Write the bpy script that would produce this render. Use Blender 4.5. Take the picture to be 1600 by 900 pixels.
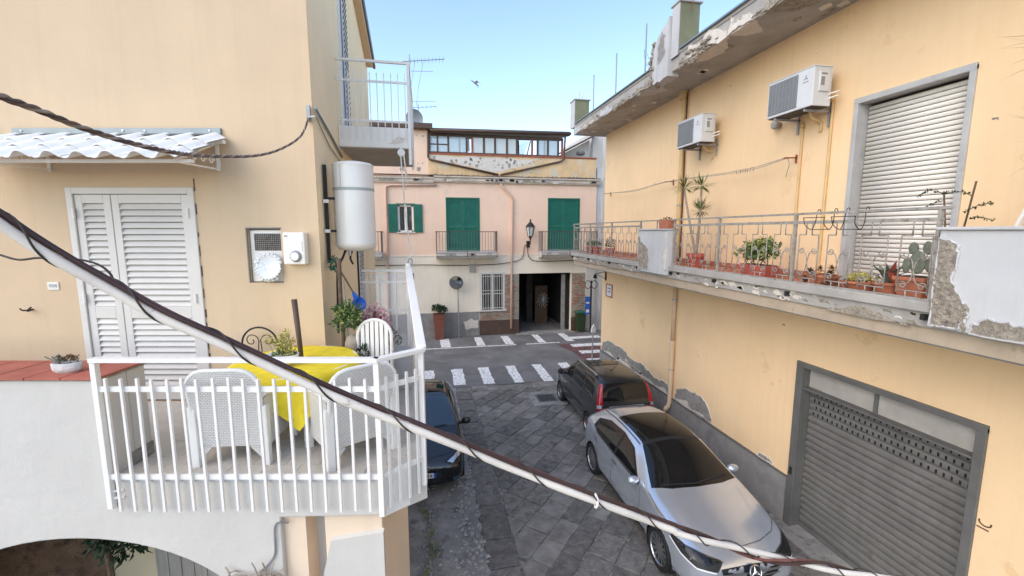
import bpy, bmesh, math, random
from mathutils import Vector, Matrix
from mathutils.bvhtree import BVHTree
random.seed(7)
R = math.radians
for o in list(bpy.data.objects): bpy.data.objects.remove(o)
scene = bpy.context.scene
C = scene.collection

# ------------------------------------------------------------------ camera
PITCH = R(7.456); YAW = R(11.14)
cam_d = bpy.data.cameras.new('camera'); cam = bpy.data.objects.new('camera', cam_d); C.objects.link(cam)
cam.location = (0, 0, 5.1); cam.rotation_euler = (math.pi/2-PITCH, 0, -YAW)
cam_d.sensor_width = 36; cam_d.lens = 680/1600*36; cam_d.clip_start = .05; cam_d.clip_end = 3000
scene.camera = cam

# ------------------------------------------------------------------ sky, sun, exposure
SUN_EL = R(40); SUN_AZ = R(-120)          # azimuth from +Y towards +X
w = bpy.data.worlds.new('World'); scene.world = w; w.use_nodes = True
nt = w.node_tree; nt.nodes.clear()
sky = nt.nodes.new('ShaderNodeTexSky'); sky.sky_type = 'NISHITA'; sky.sun_disc = False
sky.sun_elevation = SUN_EL; sky.sun_rotation = SUN_AZ; sky.altitude = 0
sky.air_density = 1.0; sky.dust_density = 1.0; sky.ozone_density = 1.0
bg = nt.nodes.new('ShaderNodeBackground'); bg.inputs[1].default_value = .15
wo = nt.nodes.new('ShaderNodeOutputWorld')
nt.links.new(sky.outputs[0], bg.inputs[0]); nt.links.new(bg.outputs[0], wo.inputs[0])
sd = bpy.data.lights.new('sun', 'SUN'); sd.energy = .46; sd.angle = R(70); sd.color = (1, .85, .66)
sun = bpy.data.objects.new('sun', sd); C.objects.link(sun)
dirv = Vector((math.sin(SUN_AZ)*math.cos(SUN_EL), math.cos(SUN_AZ)*math.cos(SUN_EL), math.sin(SUN_EL)))
sun.rotation_euler = dirv.to_track_quat('Z', 'Y').to_euler(); sun.location = (20, 5, 30)
vs = scene.view_settings; vs.view_transform = 'Standard'; vs.look = 'None'; vs.gamma = 1; vs.exposure = 1.32
vs.use_curve_mapping = False

# ------------------------------------------------------------------ materials
M = {}
def mat(name, col, rough=.8, var=.12, scale=2.5, bump=.15, bscale=80, metal=0, spec=.4, coat=0, col2=None, amt=.5,
        streak=0, speck=0, speckcol=(.5, .48, .45), tint=None, tscale=6, tamt=.5, coords='World', stretch=(1, 1, 1), bdist=.01):
    """colour col broken up by large noise (var), a second colour in patches (col2, amt), vertical streaks, specks and fine bump"""
    m = bpy.data.materials.new(name); m.use_nodes = True; n = m.node_tree.nodes; l = m.node_tree.links
    b = n['Principled BSDF']; b.inputs['Roughness'].default_value = rough; b.inputs['Metallic'].default_value = metal
    b.inputs['Specular IOR Level'].default_value = spec; b.inputs['Coat Weight'].default_value = coat; b.inputs['Coat Roughness'].default_value = .04
    tc = n.new('ShaderNodeTexCoord')
    mp = n.new('ShaderNodeMapping'); mp.inputs['Scale'].default_value = stretch
    if coords == 'World':
        g = n.new('ShaderNodeNewGeometry'); l.new(g.outputs['Position'], mp.inputs[0])
    else: l.new(tc.outputs['Object'], mp.inputs[0])
    def noise(s, det=6, rg=.6, src=mp.outputs[0]):
        t = n.new('ShaderNodeTexNoise'); t.inputs['Scale'].default_value = s; t.inputs['Detail'].default_value = det; t.inputs['Roughness'].default_value = rg
        l.new(src, t.inputs['Vector']); return t.outputs['Fac']
    def ramp(src, a, bb, c0=(0, 0, 0, 1), c1=(1, 1, 1, 1)):
        r = n.new('ShaderNodeValToRGB'); r.color_ramp.elements[0].position = a; r.color_ramp.elements[1].position = bb
        r.color_ramp.elements[0].color = c0; r.color_ramp.elements[1].color = c1; l.new(src, r.inputs[0]); return r.outputs[0]
    def mix(f, a, bb):
        x = n.new('ShaderNodeMix'); x.data_type = 'RGBA'
        if isinstance(f, float): x.inputs[0].default_value = f
        else: l.new(f, x.inputs[0])
        for i, v in ((6, a), (7, bb)):
            if isinstance(v, tuple): x.inputs[i].default_value = (*v, 1)
            else: l.new(v, x.inputs[i])
        return x.outputs[2]
    lo = tuple(max(0, c*(1-var)) for c in col); hi = tuple(min(1, c*(1+var)) for c in col)
    cur = mix(ramp(noise(scale), .3, .7), lo, hi)
    if col2: cur = mix(ramp(noise(scale*1.7, 8, .65), amt, amt+.12), cur, col2)
    if tint:
        cur = mix(ramp(noise(tscale, 8, .7), tamt, tamt+.05), cur, tint)
    if streak:
        mp2 = n.new('ShaderNodeMapping'); mp2.inputs['Scale'].default_value = (7, 7, .5); l.new(mp.outputs[0], mp2.inputs[0])
        dk = tuple(c*.62 for c in col)
        f = n.new('ShaderNodeMath'); f.operation = 'MULTIPLY'; f.inputs[1].default_value = streak
        l.new(ramp(noise(1.2, 6, .6, mp2.outputs[0]), .5, .8), f.inputs[0]); cur = mix(f.outputs[0], cur, dk)
    if speck: cur = mix(ramp(noise(45*speck, 3, .6), .64, .7), cur, speckcol)
    l.new(cur, b.inputs['Base Color'])
    if bump:
        bp = n.new('ShaderNodeBump'); bp.inputs['Strength'].default_value = bump; bp.inputs['Distance'].default_value = bdist
        l.new(noise(bscale, 5, .65), bp.inputs['Height']); l.new(bp.outputs[0], b.inputs['Normal'])
    M[name] = m; return m

mat('plaster_yellow', (.89, .64, .378), .9, .09, .4, .3, 40, streak=.13, tint=(.80, .55, .30), tscale=1.1, tamt=.63, col2=(.87, .60, .33), amt=.62)
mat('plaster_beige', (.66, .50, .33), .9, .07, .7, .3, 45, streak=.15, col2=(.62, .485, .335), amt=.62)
mat('plaster_pier', (.80, .635, .465), .9, .07, .7, .3, 45, streak=.2)
mat('plaster_beige_brightened', (.92, .74, .47), .9, .07, .7, .3, 45, streak=.12, col2=(.88, .73, .5), amt=.62)  # beige brightened and yellowed; sunlight on the side wall put into its colour
mat('plaster_pink', (.91, .65, .475), .9, .07, .5, .2, 40, streak=.15, tint=(.82, .62, .48), tscale=1.4, tamt=.6)
mat('plaster_pink_lower', (.86, .78, .64), .9, .06, .6, .2, 40, streak=.3)
mat('plaster_parapet', (.72, .50, .27), .9, .15, 1.2, .3, 30, streak=.5, col2=(.62, .55, .42), amt=.52, tint=(.20, .16, .11), tscale=2.6, tamt=.64)
mat('plaster_white', (.60, .565, .51), .9, .05, 1.2, .3, 7, streak=.10, bdist=.03)
mat('plaster_paleblue', (.555, .555, .55), .85, .08, 1.5, .2, 40, streak=.3)
mat('plaster_grey', (.33, .31, .28), .95, .2, 6, .8, 35, col2=(.24, .22, .20), amt=.5, bdist=.03)
mat('plaster_rubble', (.44, .38, .30), .95, .25, 9, 1.0, 30, col2=(.28, .24, .2), amt=.5, bdist=.05)
mat('plaster_tan', (.46, .37, .27), .9, .12, 2, .4, 40, streak=.4, tint=(.34, .26, .18), tscale=4, tamt=.6)
mat('rubble_grey', (.36, .34, .31), .95, .3, 12, .5, 40)
mat('plaster_flake', (.68, .62, .54), .9, .1, 8, .5, 40)
mat('cement_dado', (.27, .26, .25), .95, .22, 2.5, .5, 60, col2=(.30, .29, .275), amt=.5, streak=.25)
mat('concrete', (.40, .375, .34), .92, .14, 2.5, .45, 40, col2=(.47, .45, .42), amt=.58, streak=.2, tint=(.21, .19, .16), tscale=3, tamt=.66)
mat('cornice_stone', (.72, .62, .50), .9, .15, 2, .4, 30, streak=.5, col2=(.55, .47, .38), amt=.55, tint=(.24, .2, .15), tscale=5, tamt=.62)
mat('concrete_pale', (.52, .51, .50), .9, .12, 2, .4, 40, streak=.4, tint=(.27, .24, .2), tscale=4, tamt=.64)
mat('green_paint_wall', (.215, .21, .125), .85, .2, 2, .3, 30, streak=.3)
mat('asphalt', (.185, .176, .167), .93, .32, .7, .6, 130, speck=2.2, speckcol=(.28, .28, .27), coords='World', col2=(.23, .22, .21), amt=.55)
mat('basalt', (.21, .194, .172), .78, .42, 6, 1.0, 45, speck=1.0, speckcol=(.17, .165, .16), coords='World', col2=(.30, .28, .25), amt=.52, bdist=.02)
mat('basalt_b', (.26, .24, .213), .8, .35, 3, .7, 55, speck=1.2, speckcol=(.2, .19, .18), coords='World', col2=(.16, .155, .15), amt=.55, bdist=.02)
mat('basalt_c', (.165, .153, .138), .75, .42, 6, 1.0, 45, speck=.9, speckcol=(.14, .14, .14), coords='World', col2=(.25, .235, .21), amt=.54, bdist=.02)
mat('joint_dirt', (.33, .305, .265), .97, .35, 7, .9, 60, coords='World', col2=(.15, .14, .125), amt=.48, bdist=.03)
mat('cement_ground', (.34, .325, .30), .95, .3, 2.2, .9, 50, speck=1.4, speckcol=(.34, .33, .31), coords='World', col2=(.2, .19, .178), amt=.52, bdist=.03)
mat('road_paint', (.88, .86, .82), .85, .08, 5, .3, 60, coords='World', tint=(.24, .235, .23), tscale=11, tamt=.535)
mat('road_paint_red', (.20, .085, .08), .9, .25, 4, .3, 80, coords='World', tint=(.07, .065, .065), tscale=5, tamt=.5)
mat('white_paint', (.85, .815, .755), .45, .05, 4, .08, 60, tint=(.62, .52, .42), tscale=14, tamt=.74)
mat('white_metal', (.83, .795, .74), .4, .05, 5, .1, 50, tint=(.5, .42, .34), tscale=11, tamt=.72)
mat('door_white', (.68, .65, .60), .5, .04, 3, .05, 60)
mat('grey_metal', (.35, .36, .37), .5, .15, 6, .2, 60, metal=.3, tint=(.24, .17, .12), tscale=12, tamt=.66)
mat('rail_grey', (.33, .305, .27), .6, .25, 9, .3, 60, col2=(.22, .175, .13), amt=.52)
mat('zinc', (.24, .275, .29), .45, .12, 4, .1, 40, metal=.5)
mat('marble_grey', (.46, .455, .44), .4, .12, 3, .1, 30, col2=(.38, .375, .365), amt=.55)
mat('shutter_ivory', (.80, .76, .68), .55, .04, 3, .05, 40)
mat('shutter_steel', (.185, .178, .165), .5, .12, 3, .15, 50, metal=.2, streak=.35, tint=(.15, .14, .13), tscale=5, tamt=.6)
mat('frame_steel', (.17, .168, .16), .55, .15, 4, .2, 50, metal=.3, streak=.3)
mat('green_shutter', (.016, .15, .10), .45, .15, 3, .05, 40)
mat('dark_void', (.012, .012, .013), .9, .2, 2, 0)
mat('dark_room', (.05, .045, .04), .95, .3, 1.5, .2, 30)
mat('brick_old', (.34, .19, .13), .95, .3, 9, .9, 25, col2=(.42, .36, .29), amt=.5, tint=(.13, .09, .07), tscale=12, tamt=.6, bdist=.05)
mat('brown_trim', (.10, .062, .045), .6, .2, 4, .1, 40)
mat('rust_red', (.36, .10, .06), .8, .25, 6, .2, 50)
mat('pipe_beige', (.66, .49, .33), .6, .08, 4, .1, 40)
mat('pipe_yellow', (.66, .46, .22), .7, .1, 4, .1, 40)
mat('pipe_pink', (.70, .47, .36), .6, .08, 4, .05, 40)
mat('black_iron', (.022, .02, .019), .55, .3, 8, .2, 60)
mat('cable_brown', (.060, .028, .024), .42, .3, 9, .15, 80)
mat('cable_red', (.17, .062, .05), .45, .3, 9, .15, 80)
mat('cable_white', (.80, .72, .62), .5, .14, 7, .12, 60, tint=(.46, .38, .29), tscale=16, tamt=.62)
mat('cable_dark', (.05, .038, .03), .6, .3, 9, .1, 80)
mat('cable_weathered', (.16, .10, .07), .6, .35, 30, .2, 80)
mat('terracotta', (.43, .155, .085), .85, .15, 6, .2, 50, tint=(.48, .33, .25), tscale=9, tamt=.66)
mat('red_pot', (.46, .10, .07), .6, .12, 5, .1, 40)
mat('red_tile', (.44, .125, .085), .6, .16, 5, .15, 50)
mat('terrace_tile', (.62, .565, .48), .6, .1, 4, .1, 40)
mat('ac_white', (.66, .665, .66), .45, .05, 3, .05, 40, streak=.1)
mat('ac_grille', (.22, .225, .23), .6, .1, 4, .1, 40)
mat('boiler_white', (.81, .79, .74), .28, .03, 2, .02, 30, coat=.3)
mat('grey_band', (.40, .43, .40), .5, .06, 4, .05, 40)
mat('cloth_yellow', (.86, .66, .03), .75, .12, 9, .5, 18, bdist=.02)
mat('wicker_white', (.86, .84, .79), .55, .04, 4, .05, 60)
mat('blue_plastic', (.02, .09, .42), .35, .1, 4, .02, 40)
mat('porcelain', (.78, .79, .79), .25, .05, 18, .15, 30, tint=(.55, .6, .65), tscale=30, tamt=.58)
mat('leaf_green', (.065, .125, .035), .6, .4, 30, 0, 10)
mat('leaf_pale', (.26, .30, .09), .6, .35, 30, 0, 10)
mat('leaf_yellow', (.46, .40, .10), .6, .35, 30, 0, 10)
mat('leaf_dark', (.028, .05, .02), .6, .4, 20, 0, 10)
mat('leaf_brown', (.16, .085, .04), .7, .4, 25, 0, 10)
mat('leaf_yucca', (.15, .19, .06), .5, .35, 8, 0, 10)
mat('leaf_grey', (.17, .19, .14), .7, .35, 20, 0, 10)
mat('planter_brown', (.22, .075, .05), .7, .15, 4, .1, 40)
mat('flower_pink', (.62, .36, .37), .7, .3, 30, 0, 10)
mat('flower_red', (.22, .05, .05), .7, .3, 20, 0, 10)
mat('bark', (.13, .085, .055), .9, .35, 14, .6, 40)
mat('bark_pale', (.36, .30, .24), .9, .25, 14, .5, 40)
mat('soil', (.05, .035, .025), .95, .3, 20, .6, 60)
mat('stone_white', (.62, .60, .56), .9, .12, 9, .6, 30, bdist=.03)
mat('rubber', (.018, .018, .019), .75, .2, 10, .1, 60)
mat('chrome', (.62, .63, .65), .12, .02, 3, 0, metal=1)
mat('alloy', (.42, .43, .45), .28, .05, 3, 0, metal=.9)
mat('alloy_dark', (.10, .10, .11), .35, .05, 3, 0, metal=.7)
mat('paint_silver', (.63, .68, .75), .19, .02, 3, 0, metal=.65, coat=.9)
mat('paint_grey', (.045, .05, .052), .3, .05, 3, 0, metal=.5, coat=.8)
mat('paint_black', (.008, .009, .011), .22, .05, 3, 0, metal=.2, coat=1)
mat('car_glass', (.010, .011, .012), .04, .02, 3, 0, spec=.55)
mat('car_glass_blue', (.035, .065, .10), .06, .02, 3, 0, spec=.9)
mat('black_plastic', (.02, .02, .021), .55, .1, 5, .1, 90)
mat('tail_red', (.42, .008, .014), .15, .1, 8, 0, coat=.6)
mat('lamp_clear', (.60, .63, .66), .1, .1, 10, 0, metal=.6, coat=.6)
mat('plate_white', (.72, .73, .74), .5, .02, 4, 0)
mat('plate_blue', (.02, .10, .42), .5, .05, 4, 0)
mat('print_dark', (.03, .03, .032), .6, .1, 4, 0)
mat('print_grey', (.28, .27, .26), .6, .1, 4, 0)
mat('print_brown', (.10, .055, .02), .8, .2, 10, 0)
mat('mirror_glass', (.55, .58, .6), .08, .02, 3, 0, metal=1)
mat('sign_blue', (.03, .12, .42), .5, .1, 4, 0)
mat('sign_white', (.75, .76, .77), .5, .05, 4, 0)
mat('curtain_white', (.72, .72, .70), .85, .05, 6, .1, 30)
mat('wood_grey', (.42, .375, .32), .9, .2, 2, .3, 20, stretch=(6, 6, .6))
mat('bird_grey', (.30, .30, .31), .8, .2, 10, 0)
mat('cliff_rock', (.30, .18, .11), .95, .35, 3, .8, 12, col2=(.12, .08, .05), amt=.5, bdist=.1)

def glass(name, col, rough=.05, alpha=.35):
    m = bpy.data.materials.new(name); m.use_nodes = True; n = m.node_tree.nodes; l = m.node_tree.links
    b = n['Principled BSDF']; b.inputs['Base Color'].default_value = (*col, 1); b.inputs['Roughness'].default_value = rough
    b.inputs['Alpha'].default_value = alpha; b.inputs['Specular IOR Level'].default_value = .8
    M[name] = m
glass('pane_glass', (.50, .56, .55), .08, .62)
glass('pane_frosted', (.66, .70, .66), .25, .85)
glass('pane_dark', (.06, .065, .06), .06, .9)
glass('mesh_net', (.78, .79, .80), .7, .30)

def weave_mat():
    m = bpy.data.materials.new('wicker'); m.use_nodes = True; n = m.node_tree.nodes; l = m.node_tree.links
    b = n['Principled BSDF']; b.inputs['Roughness'].default_value = .5
    tc = n.new('ShaderNodeTexCoord'); outs = []
    br = n.new('ShaderNodeTexBrick'); br.inputs['Scale'].default_value = 9; br.inputs['Mortar Size'].default_value = .022; br.inputs['Mortar Smooth'].default_value = .6
    br.inputs['Brick Width'].default_value = .25; br.inputs['Row Height'].default_value = .15
    br.inputs['Color1'].default_value = (.86, .84, .80, 1); br.inputs['Color2'].default_value = (.80, .78, .74, 1); br.inputs['Mortar'].default_value = (.50, .48, .45, 1)
    sx = n.new('ShaderNodeSeparateXYZ'); l.new(tc.outputs['Object'], sx.inputs[0])
    ad = n.new('ShaderNodeMath'); l.new(sx.outputs[0], ad.inputs[0]); l.new(sx.outputs[1], ad.inputs[1])
    cb = n.new('ShaderNodeCombineXYZ'); l.new(ad.outputs[0], cb.inputs[0]); l.new(sx.outputs[2], cb.inputs[1])
    l.new(cb.outputs[0], br.inputs['Vector']); l.new(br.outputs['Color'], b.inputs['Base Color'])
    bp = n.new('ShaderNodeBump'); bp.inputs['Strength'].default_value = .8; bp.inputs['Distance'].default_value = .006; bp.invert = True
    l.new(br.outputs['Fac'], bp.inputs['Height']); l.new(bp.outputs[0], b.inputs['Normal']); M['wicker'] = m
weave_mat()

# ------------------------------------------------------------------ frames: W = world, L = left house (turned to face the camera's street side)
cs, sn = math.cos(YAW), math.sin(YAW)
def LW(a, b, z=0): return Vector((a*cs+b*sn, -a*sn+b*cs, z))
def WL(x, y, z=0): return Vector((x*cs-y*sn, x*sn+y*cs, z))
ORG = {}; FR = {}

# ------------------------------------------------------------------ mesh builder
class MB:
    def __init__(s): s.v = []; s.f = []
    def add(s, vs, fs):
        k = len(s.v); s.v += [tuple(p) for p in vs]; s.f += [tuple(i+k for i in f) for f in fs]; return s
    def box(s, x0, x1, y0, y1, z0, z1):
        return s.add([(x, y, z) for z in (z0, z1) for y in (y0, y1) for x in (x0, x1)],
                     [(0, 2, 3, 1), (4, 5, 7, 6), (0, 1, 5, 4), (2, 6, 7, 3), (0, 4, 6, 2), (1, 3, 7, 5)])
    def bar(s, p, q, w, h=None, up=(0, 0, 1)):
        h = h or w; p = Vector(p); q = Vector(q); d = (q-p).normalized(); u = Vector(up)
        if abs(d.dot(u)) > .98: u = Vector((0, 1, 0))
        r = d.cross(u).normalized(); u = r.cross(d); a, b = r*w/2, u*h/2
        return s.add([p-a-b, p+a-b, p+a+b, p-a+b, q-a-b, q+a-b, q+a+b, q-a+b],
                     [(0, 3, 2, 1), (4, 5, 6, 7), (0, 1, 5, 4), (1, 2, 6, 5), (2, 3, 7, 6), (3, 0, 4, 7)])
    def tube(s, pts, r, n=8, cap=True):
        pts = [Vector(p) for p in pts]; rs = r if isinstance(r, (list, tuple)) else [r]*len(pts)
        t0 = (pts[1]-pts[0]).normalized(); u = t0.orthogonal().normalized(); rings = []; k = len(s.v)
        for i, p in enumerate(pts):
            t = (pts[min(i+1, len(pts)-1)]-pts[max(i-1, 0)]).normalized()
            u = (u-t*u.dot(t)); u = u.normalized() if u.length > 1e-6 else t.orthogonal().normalized(); w = t.cross(u)
            s.v += [tuple(p+(u*math.cos(2*math.pi*j/n)+w*math.sin(2*math.pi*j/n))*rs[i]) for j in range(n)]
        for i in range(len(pts)-1):
            for j in range(n):
                a = k+i*n+j; b = k+i*n+(j+1) % n; s.f.append((a, b, b+n, a+n))
        if cap: s.f.append(tuple(k+j for j in reversed(range(n)))); s.f.append(tuple(k+(len(pts)-1)*n+j for j in range(n)))
        return s
    def lathe(s, prof, c=(0, 0, 0), n=20, sy=1, a0=0, a1=2*math.pi):
        k = len(s.v); full = abs(a1-a0-2*math.pi) < 1e-6; m = n if full else n+1
        for r, z in prof:
            s.v += [(c[0]+r*math.cos(a0+(a1-a0)*j/n), c[1]+r*sy*math.sin(a0+(a1-a0)*j/n), c[2]+z) for j in range(m)]
        for i in range(len(prof)-1):
            for j in range(n):
                a = k+i*m+j; b = k+i*m+(j+1) % m; s.f.append((a, b, b+m, a+m))
        return s
    def prism(s, poly, ax, t0, t1):
        """poly of 2D points extruded along axis ax ('x','y','z') from t0 to t1"""
        def P(p, t): return (t, p[0], p[1]) if ax == 'x' else ((p[0], t, p[1]) if ax == 'y' else (p[0], p[1], t))
        n = len(poly); vs = [P(p, t0) for p in poly]+[P(p, t1) for p in poly]
        return s.add(vs, [tuple(range(n))[::-1], tuple(range(n, 2*n))]+[(i, (i+1) % n, n+(i+1) % n, n+i) for i in range(n)])
    def quad(s, a, b, c, d): return s.add([a, b, c, d], [(0, 1, 2, 3)])
    def sphere(s, c, r, n=12, m=8, sq=(1, 1, 1)):
        prof = [(max(1e-4, math.sin(math.pi*i/m))*r, -math.cos(math.pi*i/m)*r) for i in range(m+1)]
        k = len(s.v); s.lathe(prof, (0, 0, 0), n)
        for i in range(k, len(s.v)):
            p = s.v[i]; s.v[i] = (c[0]+p[0]*sq[0], c[1]+p[1]*sq[1], c[2]+p[2]*sq[2])
        return s
    def xf(s, mt, k=0):
        for i in range(k, len(s.v)): s.v[i] = tuple(mt @ Vector(s.v[i]))
        return s
    def mesh(s, name, mt, smooth=False, off=(0, 0, 0)):
        me = bpy.data.meshes.new(name); o = Vector(off)
        me.from_pydata([tuple(Vector(p)-o) for p in s.v], [], s.f); me.validate(); me.update()
        bm = bmesh.new(); bm.from_mesh(me); bmesh.ops.recalc_face_normals(bm, faces=bm.faces); bm.to_mesh(me); bm.free()
        for x in (mt if isinstance(mt, (list, tuple)) else [mt]): me.materials.append(M[x])
        if smooth: me.polygons.foreach_set('use_smooth', [True]*len(me.polygons))
        return me

def bevel(o, wd=.006, seg=2, ang=40):
    b = o.modifiers.new('bevel', 'BEVEL'); b.width = wd; b.segments = seg; b.limit_method = 'ANGLE'; b.angle_limit = R(ang); return o
def smooth_ang(o, deg=40):
    me = o.data; me.polygons.foreach_set('use_smooth', [True]*len(me.polygons))
    bm = bmesh.new(); bm.from_mesh(me)
    for e in bm.edges:
        if len(e.link_faces) == 2 and e.calc_face_angle(0) > R(deg): e.smooth = False
    bm.to_mesh(me); bm.free(); return o
def tag(o, label=None, cat=None, group=None, kind=None):
    if label: o['label'] = label
    if cat: o['category'] = cat
    if group: o['group'] = group
    if kind: o['kind'] = kind
    return o
def thing(name, label, cat, org=(0, 0, 0), frame='W', group=None):
    o = bpy.data.objects.new(name, None); C.objects.link(o); o.empty_display_size = .1
    o.location = Vector(org) if frame == 'W' else LW(*org)
    if frame == 'L': o.rotation_euler = (0, 0, -YAW)
    tag(o, label, cat, group); ORG[o] = Vector(org); return o
def obj(name, mb, mt, parent, smooth=False, ang=None, bev=None, label=None, kind=None):
    off = ORG[parent]; me = mb.mesh(name, mt, smooth, off); o = bpy.data.objects.new(name, me); C.objects.link(o)
    o.parent = parent; ORG[o] = off
    if ang: smooth_ang(o, ang)
    if bev: bevel(o, bev)
    if label: o['label'] = label
    if kind: o['kind'] = kind
    return o
def inst(me, name, parent, loc, rot=(0, 0, 0), scl=(1, 1, 1)):
    o = bpy.data.objects.new(name, me); C.objects.link(o); o.parent = parent
    o.location = Vector(loc)-ORG[parent]; o.rotation_euler = rot; o.scale = scl; ORG[o] = Vector((0, 0, 0)); return o
def single(name, mb, mt, label, cat, frame='W', group=None, smooth=False, ang=None, bev=None, kind=None):
    xs, ys, zs = zip(*mb.v); org = Vector(((min(xs)+max(xs))/2, (min(ys)+max(ys))/2, min(zs)))
    o = bpy.data.objects.new(name, mb.mesh(name, mt, smooth, org)); C.objects.link(o)
    o.location = org if frame == 'W' else LW(*org)
    if frame == 'L': o.rotation_euler = (0, 0, -YAW)
    ORG[o] = org; tag(o, label, cat, group, kind)
    if ang: smooth_ang(o, ang)
    if bev: bevel(o, bev)
    return o
def struct(name, mb, mt, parent=None, smooth=False):
    o = bpy.data.objects.new(name, mb.mesh(name, mt, smooth)); C.objects.link(o); ORG[o] = Vector((0, 0, 0))
    if parent: o.parent = parent
    else: o['kind'] = 'structure'
    return o
def copy_tree(o, parent=None):
    c = o.copy(); C.objects.link(c); c.parent = parent; ORG[c] = ORG.get(o, Vector())
    for ch in list(o.children): copy_tree(ch, c)
    return c
def rag(poly, amp, n=6, seed=0):
    """ragged outline: subdivide a 2D polygon and jitter it"""
    rr = random.Random(seed); out = []
    for i, p in enumerate(poly):
        q = poly[(i+1) % len(poly)]
        for k in range(n):
            t = k/n; j = 0 if k == 0 else 1
            out.append((p[0]+(q[0]-p[0])*t+rr.uniform(-amp, amp)*(.5+.5*j), p[1]+(q[1]-p[1])*t+rr.uniform(-amp, amp)*(.5+.5*j)))
    return out
def catm(pts, n=8):
    P = [Vector(p) for p in pts]; P = [P[0]*2-P[1]]+P+[P[-1]*2-P[-2]]; out = []
    for i in range(1, len(P)-2):
        for k in range(n):
            t = k/n; a, b, c, d = P[i-1:i+3]
            out.append(.5*((2*b)+(c-a)*t+(2*a-5*b+4*c-d)*t*t+(-a+3*b-3*c+d)*t**3))
    return out+[P[-2]]
def leaf(mb, p, d, ln, wd, up=Vector((0, 0, 1)), bend=.15):
    d = Vector(d).normalized(); r = d.cross(up); r = r.normalized() if r.length > 1e-3 else Vector((1, 0, 0)); n = r.cross(d); p = Vector(p)
    m = p+d*ln*.5+n*ln*bend; q = p+d*ln
    mb.add([p, m+r*wd/2, q, m-r*wd/2, m+n*wd*.08], [(0, 1, 4), (1, 2, 4), (2, 3, 4), (3, 0, 4)])
def rdir(rr, zmin=-1, zmax=1):
    z = rr.uniform(zmin, zmax); a = rr.uniform(0, 2*math.pi); k = math.sqrt(max(0, 1-z*z)); return Vector((k*math.cos(a), k*math.sin(a), z))
def bush(mb, c, rad, n, ln, wd, rr, zmin=-.2):
    for i in range(n):
        d = rdir(rr, zmin, 1); k = rr.uniform(.25, 1)**.6
        p = Vector(c)+Vector((d.x*rad[0], d.y*rad[1], d.z*rad[2]))*k
        leaf(mb, p, d*.7+rdir(rr)*.7, ln*rr.uniform(.6, 1.3), wd*rr.uniform(.7, 1.2), rdir(rr))
# ================================================================== GROUND
struct('ground', MB().quad((-400, -400, -.06), (400, -400, -.06), (400, 400, -.06), (-400, 400, -.06)), 'cement_ground')
# asphalt street crossing at the end of the alley
ROAD_Y0 = 13.85
g = MB(); nx = 40
for i in range(nx):
    x0 = -60+120*i/nx; x1 = -60+120*(i+1)/nx
    g.quad((x0, ROAD_Y0, 0), (x1, ROAD_Y0, 0), (x1, 40, 0), (x0, 40, 0))
road = struct('road', g, 'asphalt')
def ground_quad(name, pts, mt, parent, z, sub=6, seed=1, amp=.02):
    poly = rag(pts, amp, sub, seed); mb = MB(); mb.add([(x, y, z) for x, y in poly], [tuple(range(len(poly)))]); return struct(name, mb, mt, parent)
NEAR = [(.80, 1.22), (1.80, 2.20), (2.83, 3.20), (3.86, 4.22), (4.90, 5.28), (5.95, 6.3), (-.22, .18)]
for k, (x0, x1) in enumerate(NEAR):
    ground_quad('crosswalk_stripe', [(x0, 14.08-.07*k), (x1-.02, 14.06-.07*k), (x1, 15.80), (x0, 15.78)], 'road_paint', road, .004, 9, k, .025)
for k, (x0, x1) in enumerate([(.53, .98), (2.14, 2.52), (3.44, 3.84), (5.0, 5.34), (6.34, 6.72), (-.85, -.45)]):
    ground_quad('crosswalk_stripe', [(x0, 18.95), (x1, 18.92), (x1-.02, 20.5), (x0+.02, 20.55)], 'road_paint', road, .004, 7, k+20, .015)
ground_quad('red_road_patch', [(5.7, 18.55), (7.9, 18.35), (7.5, 15.4), (6.1, 15.4), (6.0, 17.2)], 'road_paint_red', road, .003, 10, 3, .06)
for k, (a, b, c, d) in enumerate([(6.3, 8.1, 18.38, 17.92), (6.3, 8.0, 17.28, 16.84), (6.22, 7.9, 16.1, 15.66), (6.4, 8.2, 19.75, 19.3)]):
    ground_quad('crosswalk_stripe', [(a, d), (b, d), (b, c), (a, c)], 'road_paint', road, .0065, 9, k+40, .02)
ground_quad('edge_line', [(-40, 18.74), (3.9, 18.74), (3.9, 18.86), (-40, 18.86)], 'road_paint', road, .005, 30, 5, .006)
ground_quad('edge_line', [(4.35, 18.74), (5.95, 18.76), (5.95, 18.88), (4.35, 18.86)], 'road_paint', road, .005, 9, 6, .006)
# manhole patches in the asphalt
ground_quad('asphalt_patch', [(-.2, 16.4), (2.2, 16.3), (2.3, 17.2), (-.2, 17.3)], 'asphalt', road, .0025, 5, 8, .02)

# alley: dirt bed, basalt slabs one by one
alley = struct('alley_paving', MB().quad((.35, -3, -.022), (6.3, -3, -.022), (6.3, ROAD_Y0, -.022), (.35, ROAD_Y0, -.022)), 'joint_dirt')
def clip(poly, x0, x1, y0, y1):
    def cut(P, f, inter):
        out = []
        for i, p in enumerate(P):
            q = P[(i+1) % len(P)]
            if f(p): out.append(p)
            if f(p) != f(q): out.append(inter(p, q))
        return out
    def ix(v): return lambda p, q: (v, p[1]+(q[1]-p[1])*(v-p[0])/(q[0]-p[0]))
    def iy(v): return lambda p, q: (p[0]+(q[0]-p[0])*(v-p[1])/(q[1]-p[1]), v)
    for f, it in ((lambda p: p[0] >= x0, ix(x0)), (lambda p: p[0] <= x1, ix(x1)), (lambda p: p[1] >= y0, iy(y0)), (lambda p: p[1] <= y1, iy(y1))):
        poly = cut(poly, f, it)
        if len(poly) < 3: return []
    return poly
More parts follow.
